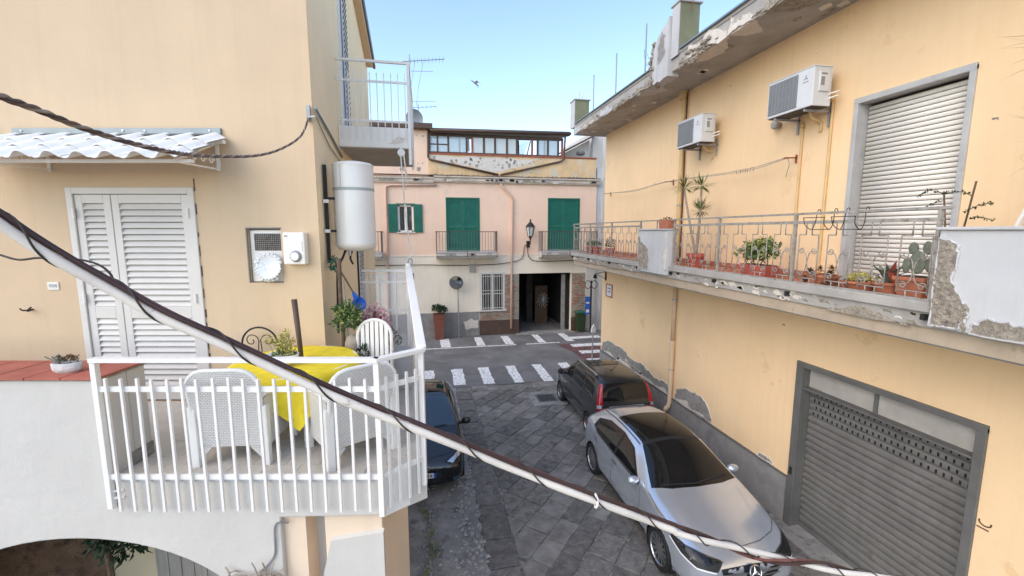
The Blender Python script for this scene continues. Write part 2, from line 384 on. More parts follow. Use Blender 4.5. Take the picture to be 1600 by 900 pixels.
def area(P): return abs(sum(P[i][0]*P[(i+1) % len(P)][1]-P[(i+1) % len(P)][0]*P[i][1] for i in range(len(P))))/2
def slab(poly, parent, rr, zt=0, th=.05, gap=.009, mats=('basalt', 'basalt_b', 'basalt_c')):
    cx = sum(p[0] for p in poly)/len(poly); cy = sum(p[1] for p in poly)/len(poly); out = []
    for p in poly:
        d = math.hypot(p[0]-cx, p[1]-cy); k = max(.6, 1-gap*1.6/max(d, .05)); out.append((cx+(p[0]-cx)*k+rr.uniform(-.012, .012), cy+(p[1]-cy)*k+rr.uniform(-.012, .012)))
    # densify outline for a worn edge
    P = []
    for i, p in enumerate(out):
        q = out[(i+1) % len(out)]; m = max(1, int(math.hypot(p[0]-q[0], p[1]-q[1])/.16))
        for t in range(m):
            e = 0 if t == 0 else rr.uniform(-.011, .011); P.append((p[0]+(q[0]-p[0])*t/m+e, p[1]+(q[1]-p[1])*t/m-e))
    n = len(P); tx, ty = rr.uniform(-.012, .012), rr.uniform(-.012, .012); h = rr.uniform(-.006, .006)
    zz = lambda x, y, o=0: zt+h+tx*(x-cx)+ty*(y-cy)+o
    inn = [(cx+(x-cx)*.955, cy+(y-cy)*.955) for x, y in P]
    mb = MB(); mb.add([(x, y, zt-th) for x, y in P]+[(x, y, zz(x, y, -.009)) for x, y in P]+[(x, y, zz(x, y)) for x, y in inn],
                      [(i, (i+1) % n, n+(i+1) % n, n+i) for i in range(n)]+[(n+i, n+(i+1) % n, 2*n+(i+1) % n, 2*n+i) for i in range(n)]+[tuple(range(2*n, 3*n))])
    return struct('paving_stone', mb, rr.choice(mats), parent)
rr = random.Random(11); ang = R(47)
ca, sa = math.cos(ang), math.sin(ang); cnt = 0
X0, X1, Y0, Y1 = 1.32, 5.82, 3.0, ROAD_Y0-.45
row = -12
v = -12.0
while v < 14:
    hgt = rr.uniform(.34, .48); u = -2+rr.uniform(0, .5)
    while u < 18:
        ln = rr.uniform(.4, .66); q = [(u, v), (u+ln, v), (u+ln, v+hgt), (u, v+hgt)]
        P = clip([(x*ca-y*sa, x*sa+y*ca) for x, y in q], X0, X1, Y0, Y1)
        if len(P) >= 3 and area(P) > .035: slab(P, alley, rr); cnt += 1
        u += ln
    v += hgt
y = 3.0
while y < ROAD_Y0-.5:                                    # straight border courses
    ln = rr.uniform(.55, .95); y1 = min(y+ln, ROAD_Y0-.47)
    slab([(.82, y), (1.30, y), (1.30, y1), (.82, y1)], alley, rr, mats=('basalt_c', 'basalt')); y = y1
y = 3.0
while y < ROAD_Y0-.5:
    ln = rr.uniform(.6, 1.1); y1 = min(y+ln, ROAD_Y0-.47)
    if y > 9.2: slab([(.42, y), (.80, y), (.80, y1), (.42, y1)], alley, rr, mats=('basalt_b',))
    y = y1
x = .42
while x < 5.8:
    ln = rr.uniform(.7, 1.2); x1 = min(x+ln, 5.82)
    slab([(x, ROAD_Y0-.45), (x1, ROAD_Y0-.45), (x1, ROAD_Y0-.01), (x, ROAD_Y0-.01)], alley, rr, mats=('basalt_b', 'basalt')); x = x1
# broken cement strip along the left side
g = MB(); rr2 = random.Random(3); nxx, nyy = 26, 90
def hgt_(x, y): return -.004+.014*math.sin(x*5+y*1.7)*math.sin(y*2.3+x)+rr2.uniform(-.006, .006)-(.035 if abs(x-(-.12+.1*math.sin(y*2.1)+.05*math.sin(y*7))) < .07 and y < 9.5 else 0)
g.v = [(-2.6+3.42*i/nxx+(rr2.uniform(-.05, .05) if i == nxx else 0), -2+15.8*j/nyy, hgt_(-2.6+3.42*i/nxx, -2+15.8*j/nyy)) for j in range(nyy+1) for i in range(nxx+1)]
g.f = [(j*(nxx+1)+i, j*(nxx+1)+i+1, (j+1)*(nxx+1)+i+1, (j+1)*(nxx+1)+i) for j in range(nyy) for i in range(nxx)]
struct('cement_strip', g, 'cement_ground', smooth=True)
g = MB()
for k in range(900):                                      # rubble, pebbles and grit
    q = rr2.random(); yy = rr2.uniform(4.2, 10.5)
    xx = rr2.gauss(.62, .13) if q < .55 else (rr2.gauss(-.12, .12) if q < .8 else rr2.uniform(-1.0, .8))
    s_ = rr2.uniform(.006, .03)*(1.3 if q < .55 else .8)
    pts = [Vector((rr2.uniform(-1, 1), rr2.uniform(-1, 1), rr2.uniform(.1, .7)))*s_ for _ in range(4)]
    c = Vector((xx, yy, 0)); b0 = [c+Vector((sx*s_, sy*s_, -.012))+pts[i]*.3 for i, (sx, sy) in enumerate(((-1, -1), (1, -1), (1, 1), (-1, 1)))]
    t0 = [p+Vector((0, 0, .012+s_*rr2.uniform(.2, .6)))*1.0-(p-c)*.35 for p in b0]
    g.add(b0+t0, [(4, 5, 6, 7), (0, 1, 5, 4), (1, 2, 6, 5), (2, 3, 7, 6), (3, 0, 4, 7)])
tag(struct('rubble', g, 'rubble_grey'), 'pale broken cement rubble scattered along the left side of the alley', 'rubble', kind='stuff')
g = MB()
for k in range(420):
    yy = rr2.uniform(5.2, 8.6); xx = -.12+.1*math.sin(yy*2.1)+rr2.gauss(0, .06)
    leaf(g, (xx, yy, -.02), rdir(rr2, .3, 1), rr2.uniform(.03, .07), .02, rdir(rr2))
tag(struct('moss', g, 'leaf_pale'), 'small weeds and moss growing along a crack in the cement', 'weeds', kind='stuff')
# cement apron in front of the garage door
struct('garage_apron', MB().add([(5.82, 2.5, .004), (6.4, 2.5, .03), (6.4, 6.1, .03), (5.82, 6.1, .004), (5.82, 2.5, -.05), (5.82, 6.1, -.05)], [(0, 1, 2, 3), (4, 0, 3, 5)]), 'cement_ground')
# iron drain in the alley mouth
dr = thing('drain_grate', 'small square iron drain grate set in a pale concrete patch of the alley', 'drain', (3.5, 12.4, 0))
gp = rag([(3.0, 11.85), (4.05, 11.85), (4.05, 12.95), (3.0, 12.95)], .03, 5, 4)
obj('concrete_surround', MB().add([(x_, y_, .014) for x_, y_ in gp]+[(x_, y_, -.03) for x_, y_ in gp], [tuple(range(len(gp)))]+[(i, (i+1) % len(gp), len(gp)+(i+1) % len(gp), len(gp)+i) for i in range(len(gp))]), 'cement_ground', dr)
obj('frame', MB().box(3.22, 3.82, 12.08, 12.13, .005, .024).box(3.22, 3.82, 12.63, 12.68, .005, .024).box(3.22, 3.27, 12.13, 12.63, .005, .024).box(3.77, 3.82, 12.13, 12.63, .005, .024), 'frame_steel', dr)
obj('pit', MB().box(3.27, 3.77, 12.13, 12.63, .0, .0165), 'dark_void', dr)
bme = MB().box(-.009, .009, -.245, .245, 0, .006).mesh('grate_bar', 'frame_steel')
for k in range(9): inst(bme, 'grate_bar', dr, (3.30+.055*k, 12.38, .0175))
# ================================================================== RIGHT-HAND YELLOW HOUSE
def wall_grid(mb, us, zs, holes, P, depth):
    """front skin with rectangular holes and their reveals; P(u, z, d) maps to space, d = depth behind the face"""
    for (a, b, c, d) in holes: us += [a, b]; zs += [c, d]
    us = sorted(set(us)); zs = sorted(set(zs))
    inh = lambda u, z: any(a < u < b and c < z < d for a, b, c, d in holes)
    for i in range(len(us)-1):
        for j in range(len(zs)-1):
            if not inh((us[i]+us[i+1])/2, (zs[j]+zs[j+1])/2):
                mb.quad(P(us[i], zs[j], 0), P(us[i+1], zs[j], 0), P(us[i+1], zs[j+1], 0), P(us[i], zs[j+1], 0))
    for (a, b, c, d) in holes:
        for (u0, z0, u1, z1) in ((a, c, b, c), (b, c, b, d), (b, d, a, d), (a, d, a, c)):
            mb.quad(P(u0, z0, 0), P(u1, z1, 0), P(u1, z1, depth), P(u0, z0, depth))
    return mb
WX = 6.1; EZ = 8.34
H = thing('yellow_house', 'long yellow plastered house with crumbling eaves, long balcony and grey garage shutter', 'house', (6.1, 6, 0))
PX = lambda u, z, d: (WX+d, u, z)
GAR = (3.52, 6.0, 0, 2.92); DOOR = (4.05, 5.44, 4.37, 6.95)
wl = wall_grid(MB(), [-4, 14.4], [0, EZ], [GAR, DOOR], PX, .28)
wl.quad((WX, 14.4, 0), (44, 14.4, 0), (44, 14.4, EZ), (WX, 14.4, EZ)).quad((WX, -4, 0), (44, -4, 0), (44, -4, EZ), (WX, -4, EZ)).quad((44, -4, 0), (44, 14.4, 0), (44, 14.4, EZ), (44, -4, EZ))  # unseen depth to the right, stretched out to block low sun from the road
obj('wall', wl, 'plaster_yellow', H)
obj('dado', MB().box(WX-.025, WX+.05, 6.06, 14.42, -.02, .84), 'cement_dado', H)
obj('dado', MB().box(WX-.025, WX+.05, -4, 3.44, -.02, .84), 'cement_dado', H)
obj('dado_coping', MB().bar((WX-.02, 6.06, .852), (WX-.02, 14.42, .852), .05, .022), 'frame_steel', H)
def patchX(name, poly, X, mt, parent, seed=0, amp=.03, th=.012, n=5):
    p = rag(poly, amp, n, seed); o = obj(name, MB().prism(p, 'x', X-th, X+.01), mt, parent)
    if name == 'bare_render':                            # lifted broken plaster edge round the hole
        q = rag(p, amp*.35, 2, seed+9); q.append(q[0]); g_ = random.Random(seed)
        obj('flaking_edge', MB().tube([(X-th*.6, a, b) for a, b in q], [g_.uniform(.004, .016) for _ in q], 5), 'plaster_flake' if X > 5.5 else 'concrete_pale', parent)
    return o
patchX('bare_render', [(14.35, .87), (14.2, 1.2), (13.6, 1.37), (12.6, 1.34), (12.0, 1.21), (11.3, 1.24), (10.6, 1.1), (10.0, 1.13), (9.78, 1.09), (9.80, .87), (11.5, .868), (13, .87)], WX, 'plaster_grey', H, 3, .035, .006)
patchX('bare_render', [(9.60, .87), (9.53, 1.18), (9.11, 1.33), (8.57, 1.34), (8.27, 1.2), (8.13, .90), (8.8, .87)], WX, 'plaster_grey', H, 5, .03, .006)
patchX('bare_render', [(6.78, .87), (6.70, .95), (6.45, .95), (6.36, .90), (6.4, .87)], WX, 'plaster_grey', H, 6, .012, .006)
fk = random.Random(4)
for (y0, y1, hz, sd) in [(14.1, 13.2, .13, 1), (13.1, 11.85, .24, 2), (11.8, 10.6, .09, 3), (10.5, 9.85, .12, 4), (9.5, 8.9, .17, 5), (8.85, 8.2, .08, 6)]:
    patchX('plaster_flake', [(y0, .868), (y0-.08*(y0-y1), .868+hz*.5), (y0*.6+y1*.4, .868+hz*fk.uniform(.6, 1)), (y0*.4+y1*.6, .868+hz), (y1, .89), (y1, .868)], WX, 'plaster_flake', H, sd, .035, .011, 4)
# hairline scars in the plaster
for k in range(26):
    yy, zz = fk.uniform(3.6, 13.5), fk.uniform(1.2, 3.6) if k % 2 else fk.uniform(5.6, 8)
    if 3.4 < yy < 6.2 and zz < 3.1 or 3.9 < yy < 5.6 and zz > 4: continue
    s_ = fk.uniform(.012, .035)
    patchX('plaster_scar', [(yy, zz), (yy+s_*2, zz+s_*.3), (yy+s_*1.6, zz+s_), (yy+s_*.4, zz+s_*.8)], WX, fk.choice(['plaster_flake', 'plaster_grey', 'plaster_rubble']), H, k, .006, .003, 2)
# --- eave
EX = 5.05
obj('eave_slab', MB().box(EX, 7.2, -4, 14.75, EZ, 8.60).box(EX-.015, EX+.2, -4, 14.75, 8.60, 8.665), 'concrete', H, bev=.012)
obj('roof', MB().quad((EX+.2, -4, 8.64), (44.5, -4, 8.64), (44.5, 14.75, 8.64), (EX+.2, 14.75, 8.64)), 'concrete', H)  # also covers the unseen depth added as sun blocker
er = random.Random(21); y = 14.6; k = 0
while y > -3:                                           # spalled lengths of the fascia, and bare soffit patches behind them
    ln = er.uniform(.5, 1.3); y1 = y-ln
    hz = er.uniform(.10, .30); m_ = er.choice(['plaster_rubble', 'plaster_rubble', 'concrete_pale', 'plaster_flake'])
    if not (8.2 < (y+y1)/2 < 9.6):
        patchX('spalled_fascia', [(y, EZ+.004), (y-.1*ln, EZ+hz), (y-.35*ln, EZ+hz*er.uniform(.5, 1)), (y-.6*ln, EZ+hz*er.uniform(.6, 1.1)), (y1+.06, EZ+hz*.4), (y1, EZ+.004)], EX-.002, m_, H, k, .04, er.uniform(.012, .035), 6)
        if er.random() < .92:
            ww = er.uniform(.2, .6); p = rag([(EX+.006, y), (EX+ww*.7, y-.15*ln), (EX+ww, y-.5*ln), (EX+ww*.5, y-.8*ln), (EX+.006, y1)], .04, 4, k+50)
            obj('spalled_soffit', MB().prism(p, 'z', EZ-.008, EZ+.01), er.choice(['plaster_rubble', 'plaster_flake', 'concrete_pale']), H)
    y = y1-er.uniform(0, .35); k += 1
for k in range(34):
    yy = er.uniform(3, 14.3); xx = er.uniform(EX+.15, 6.0); s_ = er.uniform(.04, .16)
    p = rag([(xx, yy), (xx+s_, yy+s_*.6), (xx+s_*.8, yy+s_*1.8), (xx-s_*.2, yy+s_*1.4)], s_*.18, 3, k)
    obj('peeled_paint', MB().prism(p, 'z', EZ-.004, EZ+.01), er.choice(['plaster_flake', 'plaster_rubble']), H)
def lump(mb, c, s, rr):
    k = len(mb.v); mb.sphere((0, 0, 0), 1, 7, 5)
    for i in range(k, len(mb.v)):
        v_ = mb.v[i]; f = rr.uniform(.75, 1.2); mb.v[i] = (c[0]+v_[0]*s[0]*f, c[1]+v_[1]*s[1]*f, c[2]+v_[2]*s[2]*f)
# stub of old parapet beside the near pillar, with broken edge
obj('parapet_stub', MB().prism(rag([(8.64, 8.26), (9.22, 8.26), (9.28, 8.75), (9.20, 9.05), (8.98, 9.22), (8.64, 9.42)], .03, 4, 3), 'x', EX-.10, EX+.16), 'concrete_pale', H)
mb = MB()
for k in range(60):
    yy = er.uniform(9.16, 9.40); lump(mb, (EX+er.uniform(-.1, .12), yy, er.uniform(8.27, 9.15)), [er.uniform(.03, .07)]*3, er)
for k in range(30): lump(mb, (EX+er.uniform(-.07, .02), er.uniform(7.3, 8.3), er.uniform(8.28, 8.5)), [er.uniform(.02, .05), er.uniform(.04, .1), er.uniform(.02, .05)], er)
for k in range(26): lump(mb, (EX+er.uniform(-.03, .03), er.uniform(9.4, 11.5), er.uniform(8.3, 8.45)), [er.uniform(.015, .03), er.uniform(.04, .12), er.uniform(.015, .04)], er)
for k in range(170):
    yy = er.uniform(2.5, 14.5)
    if math.sin(yy*2.1)+math.sin(yy*.9+1) > .1: lump(mb, (EX+er.uniform(-.012, .02), yy, EZ+abs(er.gauss(0, .07))), [er.uniform(.012, .03), er.uniform(.03, .09), er.uniform(.012, .035)], er)
obj('broken_concrete', mb, 'plaster_rubble', H, kind='stuff')
patchX('bare_render', [(8.75, 8.75), (9.05, 8.62), (9.05, 8.95), (8.92, 9.2), (8.78, 9.1)], EX-.102, 'plaster_grey', H, 9, .03, .006)
for (y0, y1, x1, zt) in [(14.55, 14.98, 5.52, 9.45), (8.37, 8.63, 5.45, 9.56)]:
    obj('parapet_pillar', MB().box(EX-.03, x1, y0, y1, 8.60, zt), 'green_paint_wall', H, bev=.01)
    obj('pillar_facing', MB().box(EX-.045, EX-.032, y0, y1, 8.58, zt), 'concrete_pale', H)
    obj('pillar_cap', MB().box(EX-.07, x1+.04, y0-.04, y1+.04, zt, zt+.035), 'concrete', H, bev=.008)
obj('gutter_edge', MB().bar((EX-.03, -4, 8.675), (EX-.03, 8.33, 8.675), .06, .025).bar((EX-.03, 9.4, 8.675), (EX-.03, 14.5, 8.675), .06, .025), 'zinc', H)
for k, (yy, zt, lb) in enumerate([(13.05, 9.75, 'thin iron pole standing on the far end of the yellow house eaves'), (11.45, 9.76, 'thin iron pole standing midway along the crumbling eaves'),
                              (9.85, 9.80, 'thin iron pole standing beside the broken parapet stub on the eaves'), (6.55, 9.9, 'thin iron pole on the eaves nearest to the viewer')]):
    single('roof_pole', MB().tube([(EX+.03, yy, 8.60), (EX+.03, yy, 8.95), (EX+.03, yy, zt)], .018, 6), 'grey_metal', lb, 'pole', group='iron poles along the eaves')
rb = MB()
for (xx, yy, zt) in [(5.12, 8.1, 9.92), (5.24, 8.35, 9.85), (5.1, 8.5, 9.8), (5.2, 14.7, 9.75), (5.35, 14.8, 9.65)]: rb.tube([(xx, yy, 9.4), (xx+.01, yy, 9.65), (xx+.03, yy-.02, zt)], .007, 5)
obj('rebar', rb, 'rust_red', H)
# wire with insulator loop by the pillar
obj('loose_wire', MB().tube(catm([(EX-.06, 9.5, 8.9), (EX-.1, 9.65, 9.15), (EX-.06, 9.7, 8.95), (EX-.02, 9.55, 8.7)], 6), .006, 5), 'zinc', H)
# --- balcony
BX = 5.0; BF = 4.36
obj('balcony_slab', MB().box(BX, WX+.02, -4, 14.45, 4.12, BF-.012), 'concrete', H, bev=.01)
obj('slab_underband', MB().box(BX+.03, WX+.02, -4, 14.40, 3.96, 4.12), 'plaster_tan', H)
obj('drip_line', MB().box(BX+.026, BX+.06, -4, 14.42, 3.945, 3.96), 'frame_steel', H)
fl = obj('balcony_floor', MB().box(BX+.03, WX, -4, 14.42, BF-.012, BF-.004), 'terracotta', H)
tm = MB().box(-.118, .118, -.118, .118, 0, .012).mesh('floor_tile', 'terracotta')
for i in range(4):
    for j in range(44): inst(tm, 'floor_tile', fl, (BX+.17+.245*i, 3.5+.245*j, BF-.009), (0, 0, 0))
obj('skirting', MB().box(WX-.018, WX+.001, -4, 3.98, BF, BF+.09).box(WX-.018, WX+.001, 5.52, 14.4, BF, BF+.09), 'terracotta', H)
obj('slab_ledge', MB().box(BX-.05, BX+.06, 3.42, 8.27, 4.28, BF+.03), 'concrete', H, bev=.01)
obj('slab_ledge', MB().box(BX-.05, BX+.06, 9.59, 14.5, 4.26, BF+.01), 'concrete', H, bev=.01)
for k in range(110):
    yy = er.uniform(3.5, 14.2)
    if 8.1 < yy < 9.7: continue
    s_ = er.uniform(.03, .16); z_ = er.uniform(4.10, 4.25)
    patchX('chipped_edge', [(yy, z_), (yy+s_, z_+.01), (yy+s_*1.1, z_+s_*.35), (yy+s_*.4, z_+s_*.5)], BX-.001, er.choice(['plaster_flake', 'plaster_rubble', 'plaster_flake']), H, k, .012, .006, 3)
patchX('chipped_edge', [(3.6, 4.10), (4.6, 4.10), (4.5, 4.15), (4.2, 4.22), (3.9, 4.17)], BX-.002, 'plaster_rubble', H, 77, .02, .01)
patchX('chipped_edge', [(9.8, 4.11), (14.2, 4.11), (13.8, 4.22), (12.5, 4.17), (11.5, 4.24), (10.4, 4.18)], BX-.002, 'plaster_rubble', H, 78, .03, .008, 9)
def block(y0, y1, z0, z1):
    n = max(1, int((y1-y0)/.65)); mb = MB()
    obj('balcony_parapet', MB().box(BX-.07, BX+.14, y0, y1, z0, z1), 'plaster_paleblue', H, bev=.015)
    obj('parapet_coping', MB().box(BX-.10, BX+.17, y0-.02, y1+.02, z1, z1+.03), 'concrete_pale', H, bev=.008)
block(8.28, 9.58, 4.17, 5.12); block(-4, 3.40, 4.15, 5.11)
patchX('bare_render', [(9.56, 5.05), (9.42, 4.84), (9.1, 4.74), (9.05, 4.25), (9.54, 4.19)], BX-.072, 'plaster_rubble', H, 11, .03, .008)
patchX('bare_render', [(8.42, 5.08), (8.34, 4.85), (8.46, 4.58), (8.36, 4.3), (8.29, 4.3), (8.29, 5.08)], BX-.072, 'plaster_flake', H, 12, .02, .008)
patchX('bare_render', [(3.39, 5.03), (3.3, 5.02), (3.22, 4.95), (3.22, 4.84), (3.24, 4.61), (3.13, 4.43), (3.08, 4.3), (3.15, 4.17), (3.39, 4.16)], BX-.072, 'plaster_rubble', H, 13, .015, .012)
patchX('bare_render', [(3.05, 4.22), (2.94, 4.32), (2.7, 4.30), (2.4, 4.27), (1.8, 4.2), (1.8, 4.152), (3.05, 4.16)], BX-.072, 'plaster_rubble', H, 14, .02, .010)
mb = MB()
for k in range(90):
    yy = er.uniform(3.10, 3.39); lump(mb, (BX-.075, yy, er.uniform(4.17, 4.95 if yy > 3.25 else 4.4)), [.018, er.uniform(.012, .035), er.uniform(.012, .035)], er)
obj('broken_concrete', mb, 'plaster_rubble', H, kind='stuff')
# --- balcony door with roller shutter
y0, y1, z0, z1 = DOOR
obj('door_surround', MB().box(WX-.03, WX+.20, y1-.05, y1+.015, z0, z1+.002).box(WX-.03, WX+.20, y0-.02, y0+.045, z0, z1+.002).box(WX-.032, WX+.20, y0-.02, y1+.015, z1-.06, z1+.02), 'marble_grey', H, bev=.006)
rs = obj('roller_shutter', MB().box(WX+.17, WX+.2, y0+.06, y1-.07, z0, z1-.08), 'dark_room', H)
ns = 40; pitch = (z1-.09-z0)/ns
prof = [(.165, 0), (.15, .006), (.142, pitch*.35), (.144, pitch*.7), (.152, pitch*.9), (.165, pitch*.93)]
sm = MB().prism([(p, q) for p, q in prof], 'y', 0, y1-y0-.13).mesh('slat', 'shutter_ivory', True)
for k in range(ns): inst(sm, 'slat', rs, (WX, y0+.06, z0+pitch*k))
# --- garage shutter
y0, y1, z0, z1 = GAR
obj('garage_frame', MB().box(WX-.035, WX+.16, y1-.10, y1+.03, 0, z1).box(WX-.035, WX+.10, y0-.04, y0+.06, 0, z1).box(WX-.037, WX+.02, y0-.04, y1+.03, z1-.055, z1+.03)
    .box(WX-.02, WX+.2, y0+.06, y1-.10, 2.50, 2.53), 'frame_steel', H, bev=.006)
obj('garage_lintel_panel', MB().box(WX+.12, WX+.16, y0+.06, y1-.10, 2.53, z1-.05), 'concrete', H)
obj('panel_divider', MB().box(WX+.09, WX+.125, 4.77, 4.82, 2.53, z1-.05), 'frame_steel', H)
gs = obj('garage_shutter', MB().box(WX+.19, WX+.22, y0+.04, y1-.08, 0, 2.5), 'dark_void', H)
ns = 22; pitch = 2.49/ns
prof = [(.185, .004), (.168, .006), (.160, pitch*.18), (.156, pitch*.45), (.160, pitch*.72), (.168, pitch*.86), (.178, pitch*.88), (.178, pitch*.97), (.185, pitch*.97)]
sm = MB().prism(prof, 'y', 0, y1-y0-.12).mesh('slat', 'shutter_steel')
for k in range(ns): inst(sm, 'slat', gs, (WX, y0+.03, pitch*k))
mb = MB()
for r_ in range(18, 22):
    for c_ in range(26):
        yy = y0+.12+c_*.085+(0 if r_ % 2 else .042); zz = pitch*(r_+.45); mb.box(WX+.150, WX+.158, yy-.010, yy+.010, zz-.024, zz+.024)
obj('ventilation_slots', mb, 'dark_void', gs, kind='stuff')
obj('bottom_rail', MB().box(WX+.14, WX+.185, y0+.06, y1-.10, .03, .10), 'frame_steel', gs)
obj('lock', MB().box(WX-.045, WX-.03, y1-.06, y1-.01, .95, 1.08), 'black_iron', H)
# painted marks beside the garage, at the right of the shutter
ma = MB()
arc = [(3.40-.055*math.cos(t), 1.845-.042*math.sin(t)) for t in [math.pi*(k/10)-.3 for k in range(13)]]
for i in range(len(arc)-1): ma.bar((WX-.003, *arc[i]), (WX-.003, *arc[i+1]), .014, .004, (1, 0, 0))
ma.bar((WX-.003, 3.47, 1.765), (WX-.003, 3.36, 1.765), .014, .004, (1, 0, 0))
obj('painted_mark', ma, 'print_brown', H)

# --- scrolled balcony railings
def spiral(c, r0, a0, turns, n=16, sgn=1):
    return [(c[0]+r0*(1-.78*k/n)*math.cos(a0+sgn*turns*2*math.pi*k/n), c[1]+r0*(1-.78*k/n)*math.sin(a0+sgn*turns*2*math.pi*k/n)) for k in range(n+1)]
def scroll_unit():
    mb = MB(); T = lambda pts, r=.0075: mb.tube([(0, p[0], p[1]) for p in pts], r, 5)
    for s in (-1, 1):
        T([(s*.15, .03), (s*.15, .64)]); T([(s*.045, .64), (s*.045, .80)]); T([(s*.055, -.03), (s*.055, .06)])
        top = [(s*.07, .46)]; bot = []
        # lyre: scroll at the top outside, crossing the middle, scroll at the bottom on the other side
        a = spiral((s*.095, .435), .048, math.pi/2+s*-1.6, 1.15, 14, -s)[::-1]
        b = spiral((-s*.095, .115), .048, -math.pi/2+s*-1.6, 1.15, 14, -s)
        mid = [Vector((a[-1][0], a[-1][1], 0)), Vector((s*.035, .40, 0)), Vector((0, .275, 0)), Vector((-s*.035, .15, 0)), Vector((b[0][0], b[0][1], 0))]
        T(a+[(p.x, p.y) for p in catm(mid, 4)][1:-1]+b, .0065)
    T([(-.15, .64), (-.045, .64)]); T([(.15, .64), (.045, .64)]); T([(-.15, .06), (.15, .06)])
    return mb.mesh('scroll_panel', 'rail_grey', True)
SU = scroll_unit()
def scroll_rail(label, y0, y1, n, posts, ret=False):
    t = thing('iron_railing', label, 'railing', (BX+.02, y0, BF), group='scrolled railings of the long balcony')
    obj('handrail', MB().bar((BX+.02, y0-(.06 if not ret else 0), 5.33), (BX+.02, y1+.05, 5.33), .045, .028), 'rail_grey', t)
    obj('upper_rail', MB().bar((BX+.02, y0, 5.215), (BX+.02, y1, 5.215), .022, .04), 'rail_grey', t)
    obj('bottom_rail', MB().bar((BX+.02, y0, 4.40), (BX+.02, y1, 4.40), .035, .022), 'rail_grey', t)
    st = (y1-y0)/n
    for k in range(n): inst(SU, 'scroll_panel', t, (BX+.02, y0+st*(k+.5), 4.41))
    for yy in posts: obj('post', MB().bar((BX+.02, yy, 4.2), (BX+.02, yy, 5.32), .034), 'rail_grey', t)
    for yy in posts[::1]: obj('anchor', MB().box(BX-.06, BX+.03, yy-.02, yy+.02, 4.2, 4.26), 'black_iron', t)
    return t
scroll_rail('grey scrolled iron railing with flower pots behind it, nearest to the viewer', 3.44, 8.26, 11, [3.47, 5.2, 6.8, 8.2])
fr = scroll_rail('grey scrolled iron railing at the far end of the long balcony', 9.6, 14.43, 11, [9.65, 11.3, 12.9, 14.41])
obj('end_handrail', MB().bar((BX+.02, 14.41, 5.33), (WX, 14.41, 5.33), .045, .028).bar((BX+.02, 14.41, 4.40), (WX, 14.41, 4.40), .03, .02).bar((BX+.02, 14.41, 5.215), (WX, 14.41, 5.215), .03, .02), 'rail_grey', fr)
for k in range(8): obj('end_baluster', MB().bar((BX+.14+.125*k, 14.41, 4.4), (BX+.14+.125*k, 14.41, 5.2), .014), 'rail_grey', fr)
obj('rail_bridge', MB().bar((BX+.02, 8.2, 5.33), (BX+.02, 9.7, 5.33), .04, .024).bar((BX+.02, 8.9, 5.14), (BX+.02, 8.9, 5.33), .02), 'rail_grey', fr)

# --- air conditioners
def ac_unit(y0, y1, z0, z1, label):
    t = thing('air_conditioner', label, 'air conditioner', (5.8, (y0+y1)/2, z0), group='air conditioners on the yellow wall')
    x0, x1 = 5.60, 5.92; w_ = y1-y0; h_ = z1-z0
    obj('casing', MB().box(x0, x1, y0, y1, z0, z1), 'ac_white', t, bev=.012)
    obj('top_lid', MB().box(x0-.008, x1+.008, y0-.008, y1+.008, z1-.002, z1+.014), 'ac_white', t, bev=.005)
    obj('fan_grille', MB().box(x0-.008, x0+.001, y1-w_*.68, y1-.03, z0+.04, z1-.03), 'ac_grille', t)
    mb = MB()
    for k in range(16): mb.box(x0-.014, x0-.008, y1-w_*.68, y1-.03, z0+.055+(h_-.1)*k/15-.003, z0+.055+(h_-.1)*k/15+.003)
    for k in range(9): yy = y1-.05-(w_*.62)*k/8; mb.box(x0-.018, x0-.014, yy-.003, yy+.003, z0+.05, z1-.035)
    obj('grille_wires', mb, 'grey_metal', t, kind='stuff')
    cy, cz = y0+w_*.16, z1-.13; em = MB()
    for a in (90, 210, 330):
        d = Vector((-math.cos(R(a)), math.sin(R(a)))); n_ = Vector((-d.y, d.x)); L_ = .042
        em.prism([(cy, cz), (cy+d.x*L_*.5+n_.x*L_*.29, cz+d.y*L_*.5+n_.y*L_*.29), (cy+d.x*L_, cz+d.y*L_), (cy+d.x*L_*.5-n_.x*L_*.29, cz+d.y*L_*.5-n_.y*L_*.29)], 'x', x0-.003, x0)
    obj('emblem', em, 'print_grey', t)
    obj('lettering', MB().box(x0-.003, x0, cy-.05, cy+.05, cz-.062, cz-.050), 'print_grey', t)
    obj('service_cover', MB().box(x0+.08, x1-.06, y0-.028, y0, z0+.2, z1-.06), 'ac_white', t, bev=.01)
    obj('data_label', MB().box(x0+.10, x0+.16, y0-.0305, y0-.028, z0+.28, z0+.40).box(x0+.1, x0+.2, y0-.0305, y0-.028, z1-.12, z1-.095), 'print_grey', t)
    obj('valve', MB().tube([(x1-.05, y0, z0+.16), (x1-.05, y0-.05, z0+.17), (x1+.06, y0-.07, z0+.2)], .012, 6).tube([(x1-.05, y0, z0+.10), (x1-.05, y0-.05, z0+.11), (x1+.05, y0-.07, z0+.14)], .012, 6), 'white_paint', t)
    obj('base_pan', MB().box(x0+.02, x1-.02, y0+.02, y1-.02, z0-.012, z0), 'black_plastic', t)
    for yy in (y0+.15, y1-.15):
        obj('wall_bracket', MB().bar((x0+.02, yy, z0-.03), (WX, yy, z0-.03), .03, .035).bar((WX-.02, yy, z0-.25), (WX-.02, yy, z0+.1), .03, .03), 'grey_metal', t)
    obj('pipe_tail', MB().tube(catm([(x1-.1, y0+.25, z0-.01), (x1-.02, y0+.28, z0-.1), (WX-.03, y0+.28, z0-.16), (WX-.03, y0+.28, z0-.3)], 5), .022, 7), 'pipe_yellow', t, smooth=True)
    return t
